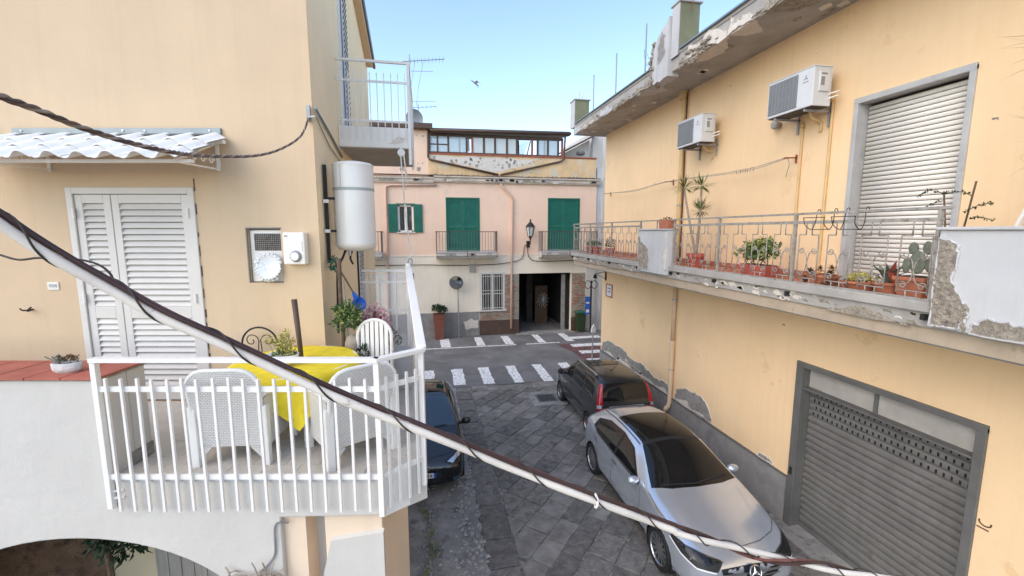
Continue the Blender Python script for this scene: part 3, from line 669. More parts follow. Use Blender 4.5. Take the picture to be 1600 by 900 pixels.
ac_unit(5.70, 6.57, 6.93, 7.48, 'larger white air conditioner high on the yellow wall, nearest the roller shutter')
ac_unit(8.34, 9.22, 6.93, 7.48, 'smaller-looking white air conditioner by the downpipe, farther along the yellow wall')
single('vent_cap', MB().lathe([(.001, 0), (.055, .004), (.075, .02), (.078, .05), (.06, .09), (.05, .12)], n=18).xf(Matrix.Translation((5.96, 6.83, 6.93)) @ Matrix.Rotation(R(90), 4, 'Y')), 'concrete', 'round grey vent cap on the wall under the larger air conditioner', 'vent', smooth=True)
dp = thing('downpipe', 'tall tan rain pipe running down the yellow wall past the balcony', 'pipe', (6.03, 9.71, .6))
obj('upper_pipe', MB().tube(catm([(5.97, 9.71, 8.33), (5.98, 9.71, 8.25), (6.03, 9.71, 8.1), (6.03, 9.71, 4.3)], 6), .052, 12), 'pipe_yellow', dp, smooth=True)
obj('lower_pipe', MB().tube([(6.03, 9.71, 4.0), (6.03, 9.71, 2.3)], .05, 12), 'pipe_beige', dp, smooth=True)
obj('lower_pipe', MB().tube([(6.03, 9.71, 2.36), (6.03, 9.71, 2.3), (6.03, 9.71, .75), (6.0, 9.71, .64), (5.96, 9.73, .6), (5.93, 9.75, .5)], .058, 12), 'pipe_beige', dp, smooth=True)
obj('hopper', MB().lathe([(.1, .16), (.1, .06), (.055, -.02)], (6.0, 9.71, 8.18), 12), 'pipe_yellow', dp)
obj('cable', MB().tube([(6.05, 9.63, 8.3), (6.07, 9.63, 6), (6.07, 9.63, 4.36)], .012, 6).tube([(6.05, 9.8, 8.28), (6.07, 9.8, 4.36)], .014, 6), 'cable_dark', dp)
for zz in (7.2, 5.7, 3.4, 1.6): obj('pipe_clamp', MB().lathe([(.06, 0), (.064, .0), (.064, .03), (.06, .03)], (6.03, 9.71, zz), 12).box(6.07, 6.11, 9.70, 9.72, zz, zz+.03), 'grey_metal', dp)
for yy, zt, lb in ((6.32, 6.80, 'thin cream conduit dropping from the larger air conditioner to the balcony'), (5.80, 7.08, 'thin cream conduit with open bent top between air conditioner and roller shutter')):
    t = MB().tube(catm([(WX-.09, yy-.05, zt-.03), (WX-.06, yy-.01, zt+.02), (WX-.025, yy, zt-.06), (WX-.025, yy, 5.5), (WX-.025, yy, BF)], 6), .02, 8)
    single('conduit', t, 'pipe_yellow', lb, 'pipe', group='thin conduits on the yellow wall', smooth=True)
wl_ = thing('wall_clothesline', 'two slack cords strung along the yellow wall above the balcony', 'clothesline', (5.95, 10, 6.2))
for dz in (0, .05):
    pts = [(5.93-dz, 13.85, 6.33), (5.93-dz, 11.8, 6.24+dz*.3), (5.93-dz, 10.1, 6.31), (5.93-dz, 7.5, 6.22+dz*.4), (5.93-dz, 6.42, 6.30)]
    obj('cord', MB().tube(catm(pts, 10), .006, 5), 'rail_grey', wl_)
for yy, zz in ((13.87, 6.33), (10.1, 6.31), (6.41, 6.30)):
    obj('bracket', MB().bar((5.86, yy, zz), (WX, yy, zz+.01), .02).bar((5.88, yy-.04, zz), (5.88, yy+.04, zz), .02).bar((WX-.012, yy, zz-.08), (WX-.012, yy, zz+.06), .03, .02), 'rust_red', wl_)
mb = MB()
for k in range(7): yy = 7.2+k*.07+random.uniform(-.02, .02); mb.bar((5.925, yy, 6.19), (5.925, yy+random.uniform(-.03, .03), 6.26), .01, .008)
obj('clothes_pegs', mb, 'bark_pale', wl_, kind='stuff')
obj('loose_end', MB().tube(catm([(5.93, 6.42, 6.3), (5.95, 6.40, 6.2), (5.94, 6.42, 6.08), (5.95, 6.45, 6.0)], 5), .006, 5), 'rail_grey', wl_)
# wall lamp and framed plate near the far corner
t = thing('wall_lamp', 'small dark lamp on a bracket near the far corner of the yellow wall', 'lamp', (5.9, 14.1, 3.5))
obj('bracket', MB().bar((WX, 14.1, 3.72), (5.75, 14.2, 3.62), .02).bar((WX, 14.1, 3.45), (5.8, 14.2, 3.60), .015).box(WX-.02, WX, 14.05, 14.15, 3.4, 3.8), 'black_iron', t)
obj('lamp_head', MB().lathe([(.02, .12), (.05, .08), (.07, 0), (.05, -.03), (.001, -.04)], (5.74, 14.2, 3.50), 12), 'black_iron', t, smooth=True)
t = thing('wall_plate', 'small pale framed street plate on the yellow wall near the corner', 'sign', (6.09, 13.77, 2.85))
obj('plate', MB().box(WX-.012, WX-.002, 13.55, 14.0, 2.9, 3.28), 'sign_white', t)
obj('frame', MB().box(WX-.03, WX-.004, 13.53, 14.02, 2.87, 2.9).box(WX-.03, WX-.004, 13.53, 14.02, 3.28, 3.31).box(WX-.03, WX-.004, 13.53, 13.55, 2.9, 3.28).box(WX-.03, WX-.004, 14.0, 14.02, 2.9, 3.28), 'rust_red', t)
obj('lettering', MB().box(WX-.015, WX-.012, 13.62, 13.93, 3.14, 3.18).box(WX-.015, WX-.012, 13.66, 13.90, 3.03, 3.07), 'print_grey', t)

# --- pots and plants on the long balcony
def pot(t, c, r0, r1, h, mt='terracotta', n=18, sy=1):
    obj('pot', MB().lathe([(.001, 0), (r0, 0), (r0*.3+r1*.7, h*.72), (r1, h*.8), (r1*1.08, h*.8), (r1*1.08, h), (r1*.93, h), (r1*.9, h*.86), (.001, h*.86)], c, n, sy), mt, t, ang=35)
    obj('soil', MB().lathe([(.001, h*.9), (r1*.92, h*.88)], c, n, sy), 'soil', t)
def yucca(t, base, heads, rr, ln=.3, mt='leaf_yucca'):
    for hx in heads:
        p0 = Vector(base); p1 = Vector(hx); mid = (p0+p1)/2+Vector((rr.uniform(-.05, .05), rr.uniform(-.08, .08), 0))
        obj('trunk', MB().tube(catm([p0, mid, p1], 6), [.028-.008*k/12 for k in range(13)], 7), 'bark_pale', t, smooth=True)
        mb = MB()
        for k in range(70):
            d = rdir(rr, -.55, .95); leaf(mb, p1+d*.02, d, ln*rr.uniform(.7, 1.15), .024, bend=rr.uniform(-.12, .1))
        obj('leaf_rosette', mb, mt, t)
pr = random.Random(5)
t = thing('yucca_plant', 'tall yucca with three spiky heads in a red pot on the long balcony', 'plant', (5.4, 8.0, BF))
pot(t, (5.4, 8.0, BF+.004), .12, .17, .28, 'red_pot'); yucca(t, (5.4, 8.0, BF+.26), [(5.35, 8.46, 6.0), (5.35, 7.86, 5.98), (5.36, 7.87, 5.5)], pr)
t = thing('potted_shrub', 'leafy green and yellow shrub in a red box planter on the long balcony', 'plant', (5.3, 6.15, BF))
obj('planter', MB().prism([(5.88, BF+.004), (6.42, BF+.004), (6.46, BF+.2), (5.84, BF+.2)], 'x', 5.16, 5.42), 'red_pot', t, bev=.01)
obj('soil', MB().box(5.18, 5.40, 5.88, 6.42, BF+.19, BF+.204), 'soil', t)
mb = MB(); mb2 = MB()
for k in range(9):
    p0 = Vector((5.29+pr.uniform(-.08, .08), 6.15+pr.uniform(-.18, .18), BF+.19)); p1 = p0+Vector((pr.uniform(-.1, .1), pr.uniform(-.18, .18), pr.uniform(.15, .4))); mb2.tube([p0, (p0+p1)/2+rdir(pr)*.02, p1], .009, 5)
    bush(mb, p1, (.11, .13, .1), 60, .07, .045, pr, -.8)
obj('stem', mb2, 'bark', t); obj('foliage', mb, 'leaf_pale', t)
mb = MB()
for k in range(5): bush(mb, (5.28+pr.uniform(-.1, .1), 6.15+pr.uniform(-.2, .2), BF+.4+pr.uniform(-.08, .1)), (.1, .13, .09), 50, .07, .05, pr, -.8)
obj('foliage', mb, 'leaf_green', t)
t = thing('succulent_mound', 'brown trailing succulent spilling over its pot behind the balcony railing', 'plant', (5.2, 4.85, BF))
pot(t, (5.22, 4.85, BF+.004), .11, .15, .16); mb = MB()
for k in range(16):
    c = Vector((5.18+pr.uniform(-.12, .12), 4.85+pr.uniform(-.27, .3), BF+.14+pr.uniform(-.1, .12)))
    for j in range(38): d = rdir(pr, -.5, 1); leaf(mb, c+d*.01, d, pr.uniform(.04, .07), .02)
obj('foliage', mb, 'leaf_brown', t)
t = thing('bowl_planter', 'low terracotta bowl with small yellow-green plants behind the balcony railing', 'plant', (5.25, 4.42, BF))
pot(t, (5.24, 4.40, BF+.004), .12, .19, .13); mb = MB(); bush(mb, (5.24, 4.40, BF+.14), (.16, .17, .07), 190, .05, .022, pr, 0); obj('foliage', mb, 'leaf_yellow', t)
t = thing('cactus_pot', 'square terracotta pot with broad fleshy cactus pads at the railing end', 'plant', (5.25, 3.78, BF))
obj('pot', MB().add([(5.16, 3.66, BF+.004), (5.36, 3.66, BF+.004), (5.36, 3.90, BF+.004), (5.16, 3.90, BF+.004), (5.13, 3.63, BF+.22), (5.39, 3.63, BF+.22), (5.39, 3.93, BF+.22), (5.13, 3.93, BF+.22)], [(0, 1, 2, 3), (4, 5, 6, 7), (0, 1, 5, 4), (1, 2, 6, 5), (2, 3, 7, 6), (3, 0, 4, 7)]).box(5.115, 5.405, 3.615, 3.945, BF+.2, BF+.245), 'terracotta', t, bev=.008)
obj('soil', MB().box(5.14, 5.38, 3.64, 3.92, BF+.24, BF+.25), 'soil', t)
for c, s_ in (((5.26, 3.80, BF+.40), (.018, .085, .13)), ((5.25, 3.71, BF+.56), (.014, .05, .075)), ((5.28, 3.87, BF+.55), (.015, .055, .07)), ((5.24, 3.67, BF+.38), (.014, .045, .08)), ((5.26, 3.91, BF+.36), (.014, .045, .09))):
    mb = MB(); mb.sphere(c, 1, 12, 8, s_); obj('pad', mb, 'leaf_grey', t, smooth=True)
t = thing('agave_pot', 'grey-leaved agave with one red leaf in a small pot beside the cactus', 'plant', (5.25, 4.1, BF))
pot(t, (5.24, 4.08, BF+.004), .10, .13, .15); mb = MB()
for k in range(16): a = k*2.4; d = Vector((math.cos(a), math.sin(a), pr.uniform(.5, 1.6))); leaf(mb, (5.24, 4.08, BF+.13), d, pr.uniform(.2, .32), .09, bend=.12)
obj('leaves', mb, 'leaf_grey', t); mb = MB(); leaf(mb, (5.2, 3.98, BF+.12), (-.1, -.1, 1), .3, .12, Vector((0, 1, .2)), .1); leaf(mb, (5.22, 4.0, BF+.12), (0, -.3, 1), .2, .09, Vector((0, 1, .2)), .1); obj('red_leaf', mb, 'red_pot', t)
t = thing('twig_plant', 'bare dark twigs rising above the railing end in front of the roller shutter', 'plant', (5.45, 3.7, BF))
pot(t, (5.5, 3.72, BF+.004), .09, .12, .16)
for pts in ([(5.5, 3.72, BF+.12), (5.48, 3.72, 5.0), (5.44, 3.76, 5.52)], [(5.5, 3.72, BF+.12), (5.5, 3.6, 5.0), (5.46, 3.5, 5.6)]):
    obj('stem', MB().tube(catm(pts, 6), .009, 6), 'bark', t)
mb = MB()
for pts in ([(5.44, 3.76, 5.5), (5.42, 3.9, 5.54), (5.42, 4.0, 5.48)], [(5.44, 3.76, 5.5), (5.44, 3.6, 5.5), (5.44, 3.52, 5.46)], [(5.45, 3.55, 5.3), (5.4, 3.4, 5.36), (5.4, 3.3, 5.37)], [(5.45, 3.5, 5.22), (5.4, 3.4, 5.24), (5.4, 3.28, 5.2)], [(5.46, 3.8, 5.42), (5.44, 3.9, 5.38)]):
    P = catm(pts, 7)
    for p in P: leaf(mb, p, rdir(pr), .03, .016, rdir(pr)); leaf(mb, p, rdir(pr), .03, .016, rdir(pr))
    mb.tube(P, .004, 4)
obj('twigs', mb, 'leaf_dark', t)
t = thing('pot_hanger', 'empty black wire pot hangers hooked over the near railing', 'pot hanger', (5.0, 4.8, 5.15))
for yy in (4.75, 4.35):
    mb = MB(); cx = BX+.0
    mb.tube([(cx-.16, yy+.16, 5.27), (cx-.16, yy-.16, 5.27)], .005, 5); mb.tube([(cx-.05, yy+.14, 5.12), (cx-.05, yy-.14, 5.12)], .005, 5)
    for s in (-1, 1): mb.tube(catm([(cx-.16, yy+s*.15, 5.27), (cx-.14, yy+s*.14, 5.18), (cx-.05, yy+s*.13, 5.12), (cx+.0, yy+s*.13, 5.2), (cx+.02, yy+s*.12, 5.36), (cx+.06, yy+s*.12, 5.37), (cx+.06, yy+s*.12, 5.31)], 4), .005, 5)
    obj('wire_frame', mb, 'black_iron', t)
t = thing('rail_planter', 'small terracotta trough on top of the pale blue parapet block', 'planter', (BX+.04, 8.52, 5.15))
obj('pot', MB().prism([(-.16+8.52, 5.15), (.16+8.52, 5.15), (.2+8.52, 5.33), (-.2+8.52, 5.33)], 'x', BX-.06, BX+.13), 'terracotta', t, bev=.01)
mb = MB(); bush(mb, (BX+.04, 8.52, 5.33), (.08, .18, .05), 60, .05, .02, pr, 0); obj('dry_plant', mb, 'leaf_brown', t)
for k, (yy, lb, gr) in enumerate([(13.4, 'small red pot at the far end of the long balcony', 0), (12.9, 'second small red pot from the far end of the long balcony', 0), (11.9, 'dark leafy potted plant behind the far railing', 1)]):
    t = thing('potted_plant', lb, 'plant', (5.3, yy, BF), group='pots behind the far railing')
    pot(t, (5.25, yy, BF+.004), .1, .14, .24, 'red_pot'); mb = MB(); bush(mb, (5.25, yy, BF+.32), (.12, .14, .22 if gr else .1), 150, .07, .03, pr, -.2); obj('foliage', mb, 'leaf_dark' if gr else 'leaf_green', t)
# palm fronds reaching in from a pot out of frame on the near part of the balcony
t = thing('palm_plant', 'spiky palm leaf tips reaching in at the right edge of the picture', 'plant', (5.7, 2.6, BF))
pot(t, (5.6, 2.55, BF+.004), .17, .22, .35); yucca(t, (5.6, 2.55, BF+.3), [(5.6, 2.72, 6.72), (5.6, 2.68, 5.92)], pr, .68)
single('parasol_stay', MB().bar((5.9, 3.46, 4.38), (5.9, 3.44, 5.0), .05, .03).bar((5.9, 3.45, 4.95), (5.9, 3.15, 5.9), .05, .03), 'white_paint', 'white slanting bar above the near pale blue parapet', 'bar')
# ================================================================== FAR PINK HOUSE ACROSS THE STREET
FY = 20.9
fx = lambda x: x*1.0146
fz = lambda z: 5.1+(z-5.1)*1.0146
P_ = thing('pink_house', 'pink two-storey house across the street with green shutters and glazed roof veranda', 'house', (3, FY, 0))
PY = lambda u, z, d: (u, FY+d, z)
ZS = fz(3.98)                                   # storey line
W1 = (-1.22, -.54, fz(5.06), fz(6.27)); S1 = (fx(1.0), fx(2.45), fz(4.14), fz(6.58)); S2 = (fx(5.88), fx(7.38), fz(4.14), fz(6.62))
obj('upper_wall', wall_grid(MB(), [-12, 8.42], [ZS, 7.5], [W1, S1, S2], PY, .16), 'plaster_pink', P_)
GW = (2.56, 3.72, 1.26, 3.02); GT = (4.46, 7.18, 0, 3.02)
obj('lower_wall', wall_grid(MB(), [-12, 8.42], [0, ZS], [GW, GT], PY, .25), 'plaster_pink_lower', P_)
obj('string_course', MB().box(-12, 8.42, FY-.025, FY+.01, ZS-.05, ZS+.01), 'plaster_pink_lower', P_)
obj('shell', MB().box(-12, 8.4, FY+6.0, FY+6.3, 0, 7.5).box(-12, 8.4, FY+.3, FY+6.2, 3.2, 3.3).box(-12, 8.4, FY+.02, FY+6.2, 7.4, 7.56), 'plaster_parapet', P_)
obj('dado', MB().box(-12, 2.46, FY-.03, FY+.02, 0, 1.19), 'cement_dado', P_)
dp_ = rag([(1.75, .35), (2.42, .4), (2.4, .78), (2.1, .85), (1.7, .72)], .05, 4, 2)
obj('peeled_dado', MB().prism(dp_, 'y', FY-.038, FY), 'plaster_flake', P_)
# brick piers, brick by brick where they can be told apart
def brick_panel(x0, x1, z0, z1, parent, seed):
    rr = random.Random(seed); bp = obj('brick_pier', MB().box(x0, x1, FY-.012, FY+.03, z0, z1), 'plaster_rubble', parent); k = 0
    bms = [MB().box(-.115, .115, -.03, 0, 0, .055).mesh('brick', m_) for m_ in ('brick_old', 'brick_old', 'terracotta', 'plaster_rubble')]
    z = z0+.012
    while z < z1-.06:
        x = x0+.12+(.12 if k % 2 else 0)
        while x < x1-.1:
            if rr.random() > .22: inst(rr.choice(bms), 'brick', bp, (x, FY-.012+rr.uniform(-.006, .006), z), (0, 0, 0), (rr.uniform(.85, 1), 1, 1))
            x += .245
        z += .105; k += 1
brick_panel(3.74, 4.45, .75, 3.0, P_, 1); brick_panel(2.5, 3.74, .72, 1.24, P_, 2); brick_panel(7.2, 7.92, .75, 3.0, P_, 3)
obj('pier_base', MB().box(2.48, 4.46, FY-.04, FY+.02, 0, .74), 'brown_trim', P_); obj('pier_base', MB().box(7.19, 7.94, FY-.04, FY+.02, 0, .74), 'brown_trim', P_)
# dark gateway passage
gx0, gx1 = GT[0], GT[1]
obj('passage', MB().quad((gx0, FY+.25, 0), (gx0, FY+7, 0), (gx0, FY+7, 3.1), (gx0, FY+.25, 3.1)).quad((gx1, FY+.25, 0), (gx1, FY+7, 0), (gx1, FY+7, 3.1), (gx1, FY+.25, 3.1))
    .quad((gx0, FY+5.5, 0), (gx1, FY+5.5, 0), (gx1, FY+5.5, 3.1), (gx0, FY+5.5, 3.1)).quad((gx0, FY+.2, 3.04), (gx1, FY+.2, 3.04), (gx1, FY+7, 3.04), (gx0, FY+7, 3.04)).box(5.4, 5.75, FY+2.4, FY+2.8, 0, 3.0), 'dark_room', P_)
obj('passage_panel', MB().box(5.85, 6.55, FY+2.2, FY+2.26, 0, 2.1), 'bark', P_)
obj('gate_leaf', MB().box(6.75, 6.95, FY+.3, FY+.36, 0, 2.9), 'cement_dado', P_)
rs_ = MB()
for k in range(12): a = k*math.pi/6; rs_.tube([(6.3, FY+2.15, 1.35), (6.3+.2*math.cos(a), FY+2.1, 1.35+.3*math.sin(a)), (6.3+.34*math.cos(a+.3), FY+2.15, 1.3+.42*math.sin(a+.3))], .012, 4)
single('wire_rosette', rs_, 'plate_white', 'pale wire ornament inside the dark gateway', 'ornament')
obj('gateway_kerb', MB().box(4.3, 7.3, FY-.35, FY+.3, 0, .03), 'cement_ground', P_)
# ground-floor window with grille
obj('window_frame', MB().box(GW[0]-.05, GW[1]+.05, FY-.03, FY+.1, GW[3], GW[3]+.07).box(GW[0]-.05, GW[0]+.07, FY-.02, FY+.1, GW[2], GW[3]).box(GW[1]-.07, GW[1]+.05, FY-.02, FY+.1, GW[2], GW[3]).box(3.09, 3.21, FY+.05, FY+.1, GW[2], GW[3]).box(GW[0]-.1, GW[1]+.1, FY-.1, FY+.1, GW[2]-.06, GW[2]), 'door_white', P_)
obj('pane', MB().box(GW[0]+.07, 3.09, FY+.09, FY+.1, GW[2], GW[3]), 'pane_dark', P_); obj('pane', MB().box(3.21, GW[1]-.07, FY+.09, FY+.1, GW[2], GW[3]), 'pane_dark', P_)
mb = MB()
for k in range(11): xx = GW[0]+.02+(GW[1]-GW[0]-.04)*k/10; mb.bar((xx, FY-.05, GW[2]), (xx, FY-.05, GW[3]), .016)
for zz in (GW[2]+.1, (GW[2]+GW[3])/2-.08, (GW[2]+GW[3])/2+.08, GW[3]-.1): mb.bar((GW[0], FY-.05, zz), (GW[1], FY-.05, zz), .018)
obj('window_grille', mb, 'white_metal', P_)
# green shutters
def shutter(x0, x1, z0, z1, y, parent):
    for (a, b) in ((x0, (x0+x1)/2-.005), ((x0+x1)/2+.005, x1)):
        zm = z0+(z1-z0)*.47; s = .09
        lf = obj('shutter_leaf', MB().box(a, a+s, y, y+.045, z0, z1).box(b-s, b, y, y+.045, z0, z1).box(a+s, b-s, y, y+.045, z0, z0+.13).box(a+s, b-s, y, y+.045, zm-.05, zm+.05).box(a+s, b-s, y, y+.045, z1-.1, z1), 'green_shutter', parent, bev=.006)
        mb = MB()
        for (c, d) in ((z0+.13, zm-.05), (zm+.05, z1-.1)):
            n = int((d-c)/.055)
            for k in range(n): zz = c+(d-c)*k/n; mb.add([(a+s, y+.006, zz), (b-s, y+.006, zz), (b-s, y+.014, zz), (a+s, y+.014, zz), (a+s, y+.034, zz+.06), (b-s, y+.034, zz+.06), (b-s, y+.042, zz+.06), (a+s, y+.042, zz+.06)], [(0, 1, 5, 4), (3, 7, 6, 2), (0, 3, 2, 1), (4, 5, 6, 7)])
        obj('slats', mb, 'green_shutter', lf, kind='stuff')
    obj('shutter_frame', MB().box(x0-.06, x0, FY-.02, FY+.12, z0, z1+.06).box(x1, x1+.06, FY-.02, FY+.12, z0, z1+.06).box(x0, x1, FY-.02, FY+.12, z1, z1+.06), 'green_shutter', parent)
shutter(*S1, FY+.03, P_); shutter(*S2, FY+.03, P_)
# small window with open green shutters
x0, x1, z0, z1 = W1
obj('window_frame', MB().box(x0, x0+.07, FY+.04, FY+.1, z0, z1).box(x1-.07, x1, FY+.04, FY+.1, z0, z1).box(x0, x1, FY+.04, FY+.1, z0, z0+.07).box(x0, x1, FY+.04, FY+.1, z1-.07, z1).box((x0+x1)/2-.06, (x0+x1)/2+.06, FY+.035, FY+.1, z0, z1), 'white_paint', P_)
obj('pane', MB().box(x0+.07, x1-.07, FY+.08, FY+.09, z0+.07, z1-.07), 'pane_dark', P_)
obj('sill', MB().box(x0-.08, x1+.08, FY-.08, FY+.08, z0-.05, z0), 'door_white', P_)
for (a, b) in ((x0-.42, x0-.02), (x1+.02, x1+.42)):
    lf = obj('shutter_leaf', MB().box(a, b, FY-.06, FY-.015, z0-.02, z1+.04), 'green_shutter', P_, bev=.008)
    mb = MB()
    for k in range(20): zz = z0+.06+(z1-z0-.1)*k/20; mb.box(a+.06, b-.06, FY-.066, FY-.06, zz, zz+.02)
    obj('slats', mb, 'green_shutter', lf, kind='stuff')
obj('window_head', MB().box(x0-.1, x1+.1, FY-.05, FY, z1+.01, z1+.07), 'green_shutter', P_)
# balconies
balm = MB().bar((0, 0, 0), (0, 0, .93), .016).mesh('baluster', 'frame_steel')
def far_balcony(x0, x1, label):
    t = thing('small_balcony', label, 'balcony', ((x0+x1)/2, FY-.4, 3.8), group='balconies of the pink house')
    y0 = FY-.72; zt = fz(4.12)
    obj('slab', MB().prism([(y0, zt), (y0, zt-.14), (y0+.06, zt-.16), (y0+.12, zt-.26), (FY+.02, zt-.32), (FY+.02, zt)], 'x', x0, x1), 'plaster_white', t, bev=.01)
    for k in range(5):
        xx = random.uniform(x0+.1, x1-.4); obj('damp_patch', MB().prism(rag([(xx, zt-.13), (xx+.3, zt-.13), (xx+.25, zt-.03), (xx+.05, zt-.05)], .02, 3, k), 'y', y0-.004, y0), 'concrete', t)
    obj('floor_edge', MB().box(x0-.02, x1+.02, y0-.03, FY, zt, zt+.03), 'concrete_pale', t)
    rt = fz(5.07)
    obj('handrail', MB().bar((x0, y0+.03, rt), (x1, y0+.03, rt), .04, .03).bar((x0+.01, y0+.03, rt), (x0+.01, FY, rt), .04, .03).bar((x1-.01, y0+.03, rt), (x1-.01, FY, rt), .04, .03), 'brown_trim', t)
    obj('bottom_rail', MB().bar((x0, y0+.03, zt+.1), (x1, y0+.03, zt+.1), .025), 'rail_grey', t)
    n = max(3, int((x1-x0)/.13))
    for k in range(n+1): inst(balm, 'baluster', t, (x0+.02+(x1-x0-.04)*k/n, y0+.03, zt+.03))
    for xx in (x0+.01, x1-.01):
        for k in range(1, 5): inst(balm, 'baluster', t, (xx, y0+.03+.15*k, zt+.03))
        obj('post', MB().bar((xx, y0+.02, zt-.22), (xx, y0+.02, rt+.03), .035), 'brown_trim', t)
    obj('post', MB().bar(((x0+x1)/2, y0-.01, zt-.2), ((x0+x1)/2, y0-.01, zt+.1), .03), 'brown_trim', t)
far_balcony(fx(.46), fx(3.22), 'small balcony with thin rails under the middle green shutters'); far_balcony(fx(5.36), fx(8.1), 'small balcony with thin rails under the right-hand green shutters, partly hidden by the yellow house')
far_balcony(-4.4, -1.93, 'end of a small balcony showing beside the hanging water heater')
# cornice and parapet
obj('cornice', MB().prism([(FY+.05, 7.30), (FY-.10, 7.34), (FY-.16, 7.42), (FY-.16, 7.52), (FY-.26, 7.56), (FY-.26, 7.62), (FY+.05, 7.66)], 'x', .42, 8.5), 'cornice_stone', P_)
obj('cornice', MB().prism([(FY+.05, 7.26), (FY-.08, 7.28), (FY-.13, 7.36), (FY-.13, 7.44), (FY-.20, 7.48), (FY-.20, 7.54), (FY+.05, 7.58)], 'x', -12, .41), 'cornice_stone', P_)
for k in range(40):
    xx = random.uniform(-2, 8.2); s_ = random.uniform(.08, .4); zz = random.choice([7.37, 7.43, 7.40]); o_ = .185 if xx > .6 else .16
    obj('stained_plaster', MB().prism(rag([(xx, zz), (xx+s_, zz), (xx+s_*.9, zz+.09), (xx+s_*.2, zz+.1)], .015, 3, k), 'y', FY-o_+.0, FY-.10), random.choice(['plaster_flake', 'concrete_pale', 'plaster_rubble', 'plaster_flake']), P_)
obj('cornice_flashing', MB().box(-12, 8.5, FY-.28, FY-.0, 7.625, 7.645), 'brown_trim', P_)
obj('roof_parapet', MB().box(.2, 8.36, FY+.0, FY+.2, 7.6, 8.60), 'plaster_parapet', P_)
obj('parapet_coping', MB().box(.2, 6.66, FY-.04, FY+.24, 8.60, 8.66).box(6.72, 8.38, FY-.04, FY+.24, 8.62, 8.68), 'rust_red', P_)
for k in range(46):
    xx = random.gauss(3.3, 1.3); zz = random.gauss(8.25, .17)
    if not (.4 < xx < 6.3 and 7.75 < zz < 8.5): continue
    s_ = random.uniform(.03, .13); obj('peeled_plaster', MB().prism(rag([(xx, zz), (xx+s_, zz), (xx+s_, zz+s_*.9), (xx, zz+s_)], s_*.25, 2, k), 'y', FY-.005, FY), random.choice(['plaster_grey', 'plaster_rubble', 'plaster_rubble']), P_)
obj('pale_parapet_plaster', MB().prism(rag([(.25, 8.55), (5.4, 8.5), (3.6, 7.86), (2.5, 7.98), (.5, 8.38)], .05, 8, 3), 'y', FY-.003, FY), 'plaster_flake', P_)
mbk = MB(); rr = random.Random(8)
for k in range(900):
    xx = rr.uniform(.3, 8.4) if rr.random() < .6 else rr.gauss(7.2, .6); leaf(mbk, (xx, FY-.12+rr.uniform(-.1, .1), 7.63), rdir(rr, .1, 1), rr.uniform(.04, .12), .03, rdir(rr))
obj('weeds', mbk, 'bark', P_, kind='stuff')
obj('diagonal_pipe', MB().tube([(.22, FY-.06, 9.5), (.2, FY-.06, 8.45), (.28, FY-.06, 8.34), (3.45, FY-.06, 7.74)], .045, 8), 'brown_trim', P_, smooth=True)
obj('diagonal_pipe', MB().tube([(6.72, FY-.06, 9.6), (6.66, FY-.06, 8.55), (6.5, FY-.06, 8.44), (3.55, FY-.06, 7.74)], .045, 8), 'brown_trim', P_, smooth=True)
# glazed roof veranda
VY = FY+.10
obj('veranda_roof', MB().add([(.36, VY-.3, 9.52), (6.92, VY-.3, 9.62), (6.92, VY+3.4, 10.1), (.36, VY+3.4, 10.0), (.36, VY-.3, 9.72), (6.92, VY-.3, 9.82), (6.92, VY+3.4, 10.3), (.36, VY+3.4, 10.2)], [(0, 1, 2, 3), (4, 5, 6, 7), (0, 1, 5, 4), (1, 2, 6, 5), (2, 3, 7, 6), (3, 0, 4, 7)]), 'brown_trim', P_)
obj('veranda_gutter', MB().tube([(.3, VY-.34, 9.62), (6.95, VY-.34, 9.72)], .06, 8), 'brown_trim', P_, smooth=True)
vx = [.26, .64, 1.13, 1.98, 2.24, 2.79, 3.32, 3.89, 4.37, 5.12, 5.39, 5.90, 6.42, 6.62]
for k, xx in enumerate(vx):
    red = k in (4, 9, 13); obj('veranda_post', MB().box(xx-.045, xx+.045, VY-.04, VY+.04, 8.66, 9.56), 'rust_red' if red else 'brown_trim', P_)
obj('veranda_rail', MB().box(.26, 6.62, VY-.035, VY+.035, 8.66, 8.74).box(.26, 6.62, VY-.05, VY+.05, 9.43, 9.56), 'brown_trim', P_)
obj('veranda_rail', MB().box(.3, 1.1, VY-.03, VY+.03, 9.04, 9.09), 'brown_trim', P_)
for k in range(len(vx)-1):
    if vx[k+1]-vx[k] < .3 or k == 8: continue
    obj('pane', MB().box(vx[k]+.05, vx[k+1]-.05, VY-.006, VY+.006, 8.74, 9.43), 'pane_frosted' if 4 <= k <= 7 else 'pane_glass', P_)
obj('veranda_back_wall', MB().box(.26, 6.62, VY+3.1, VY+3.2, 8.6, 9.1), 'plaster_parapet', P_)
for xx in (.3, 1.9, 3.5, 5.1, 6.6): obj('back_post', MB().box(xx-.05, xx+.05, VY+3.1, VY+3.2, 9.1, 10.0), 'brown_trim', P_)
mb = MB()
for k in range(10): mb.bar((4.45+.03*k, VY+.25, 8.7), (4.62+.045*k, VY+.3, 9.4), .012)
mb.bar((4.9, VY+.2, 8.7), (5.08, VY+.2, 9.4), .05); obj('folded_blind', mb, 'leaf_grey', P_)
# slanted pale curtains inside
obj('curtain', MB().prism([(2.0, 8.8), (2.14, 8.8), (2.12, 9.4), (2.05, 9.4)], 'y', VY+.1, VY+.12), 'curtain_white', P_)
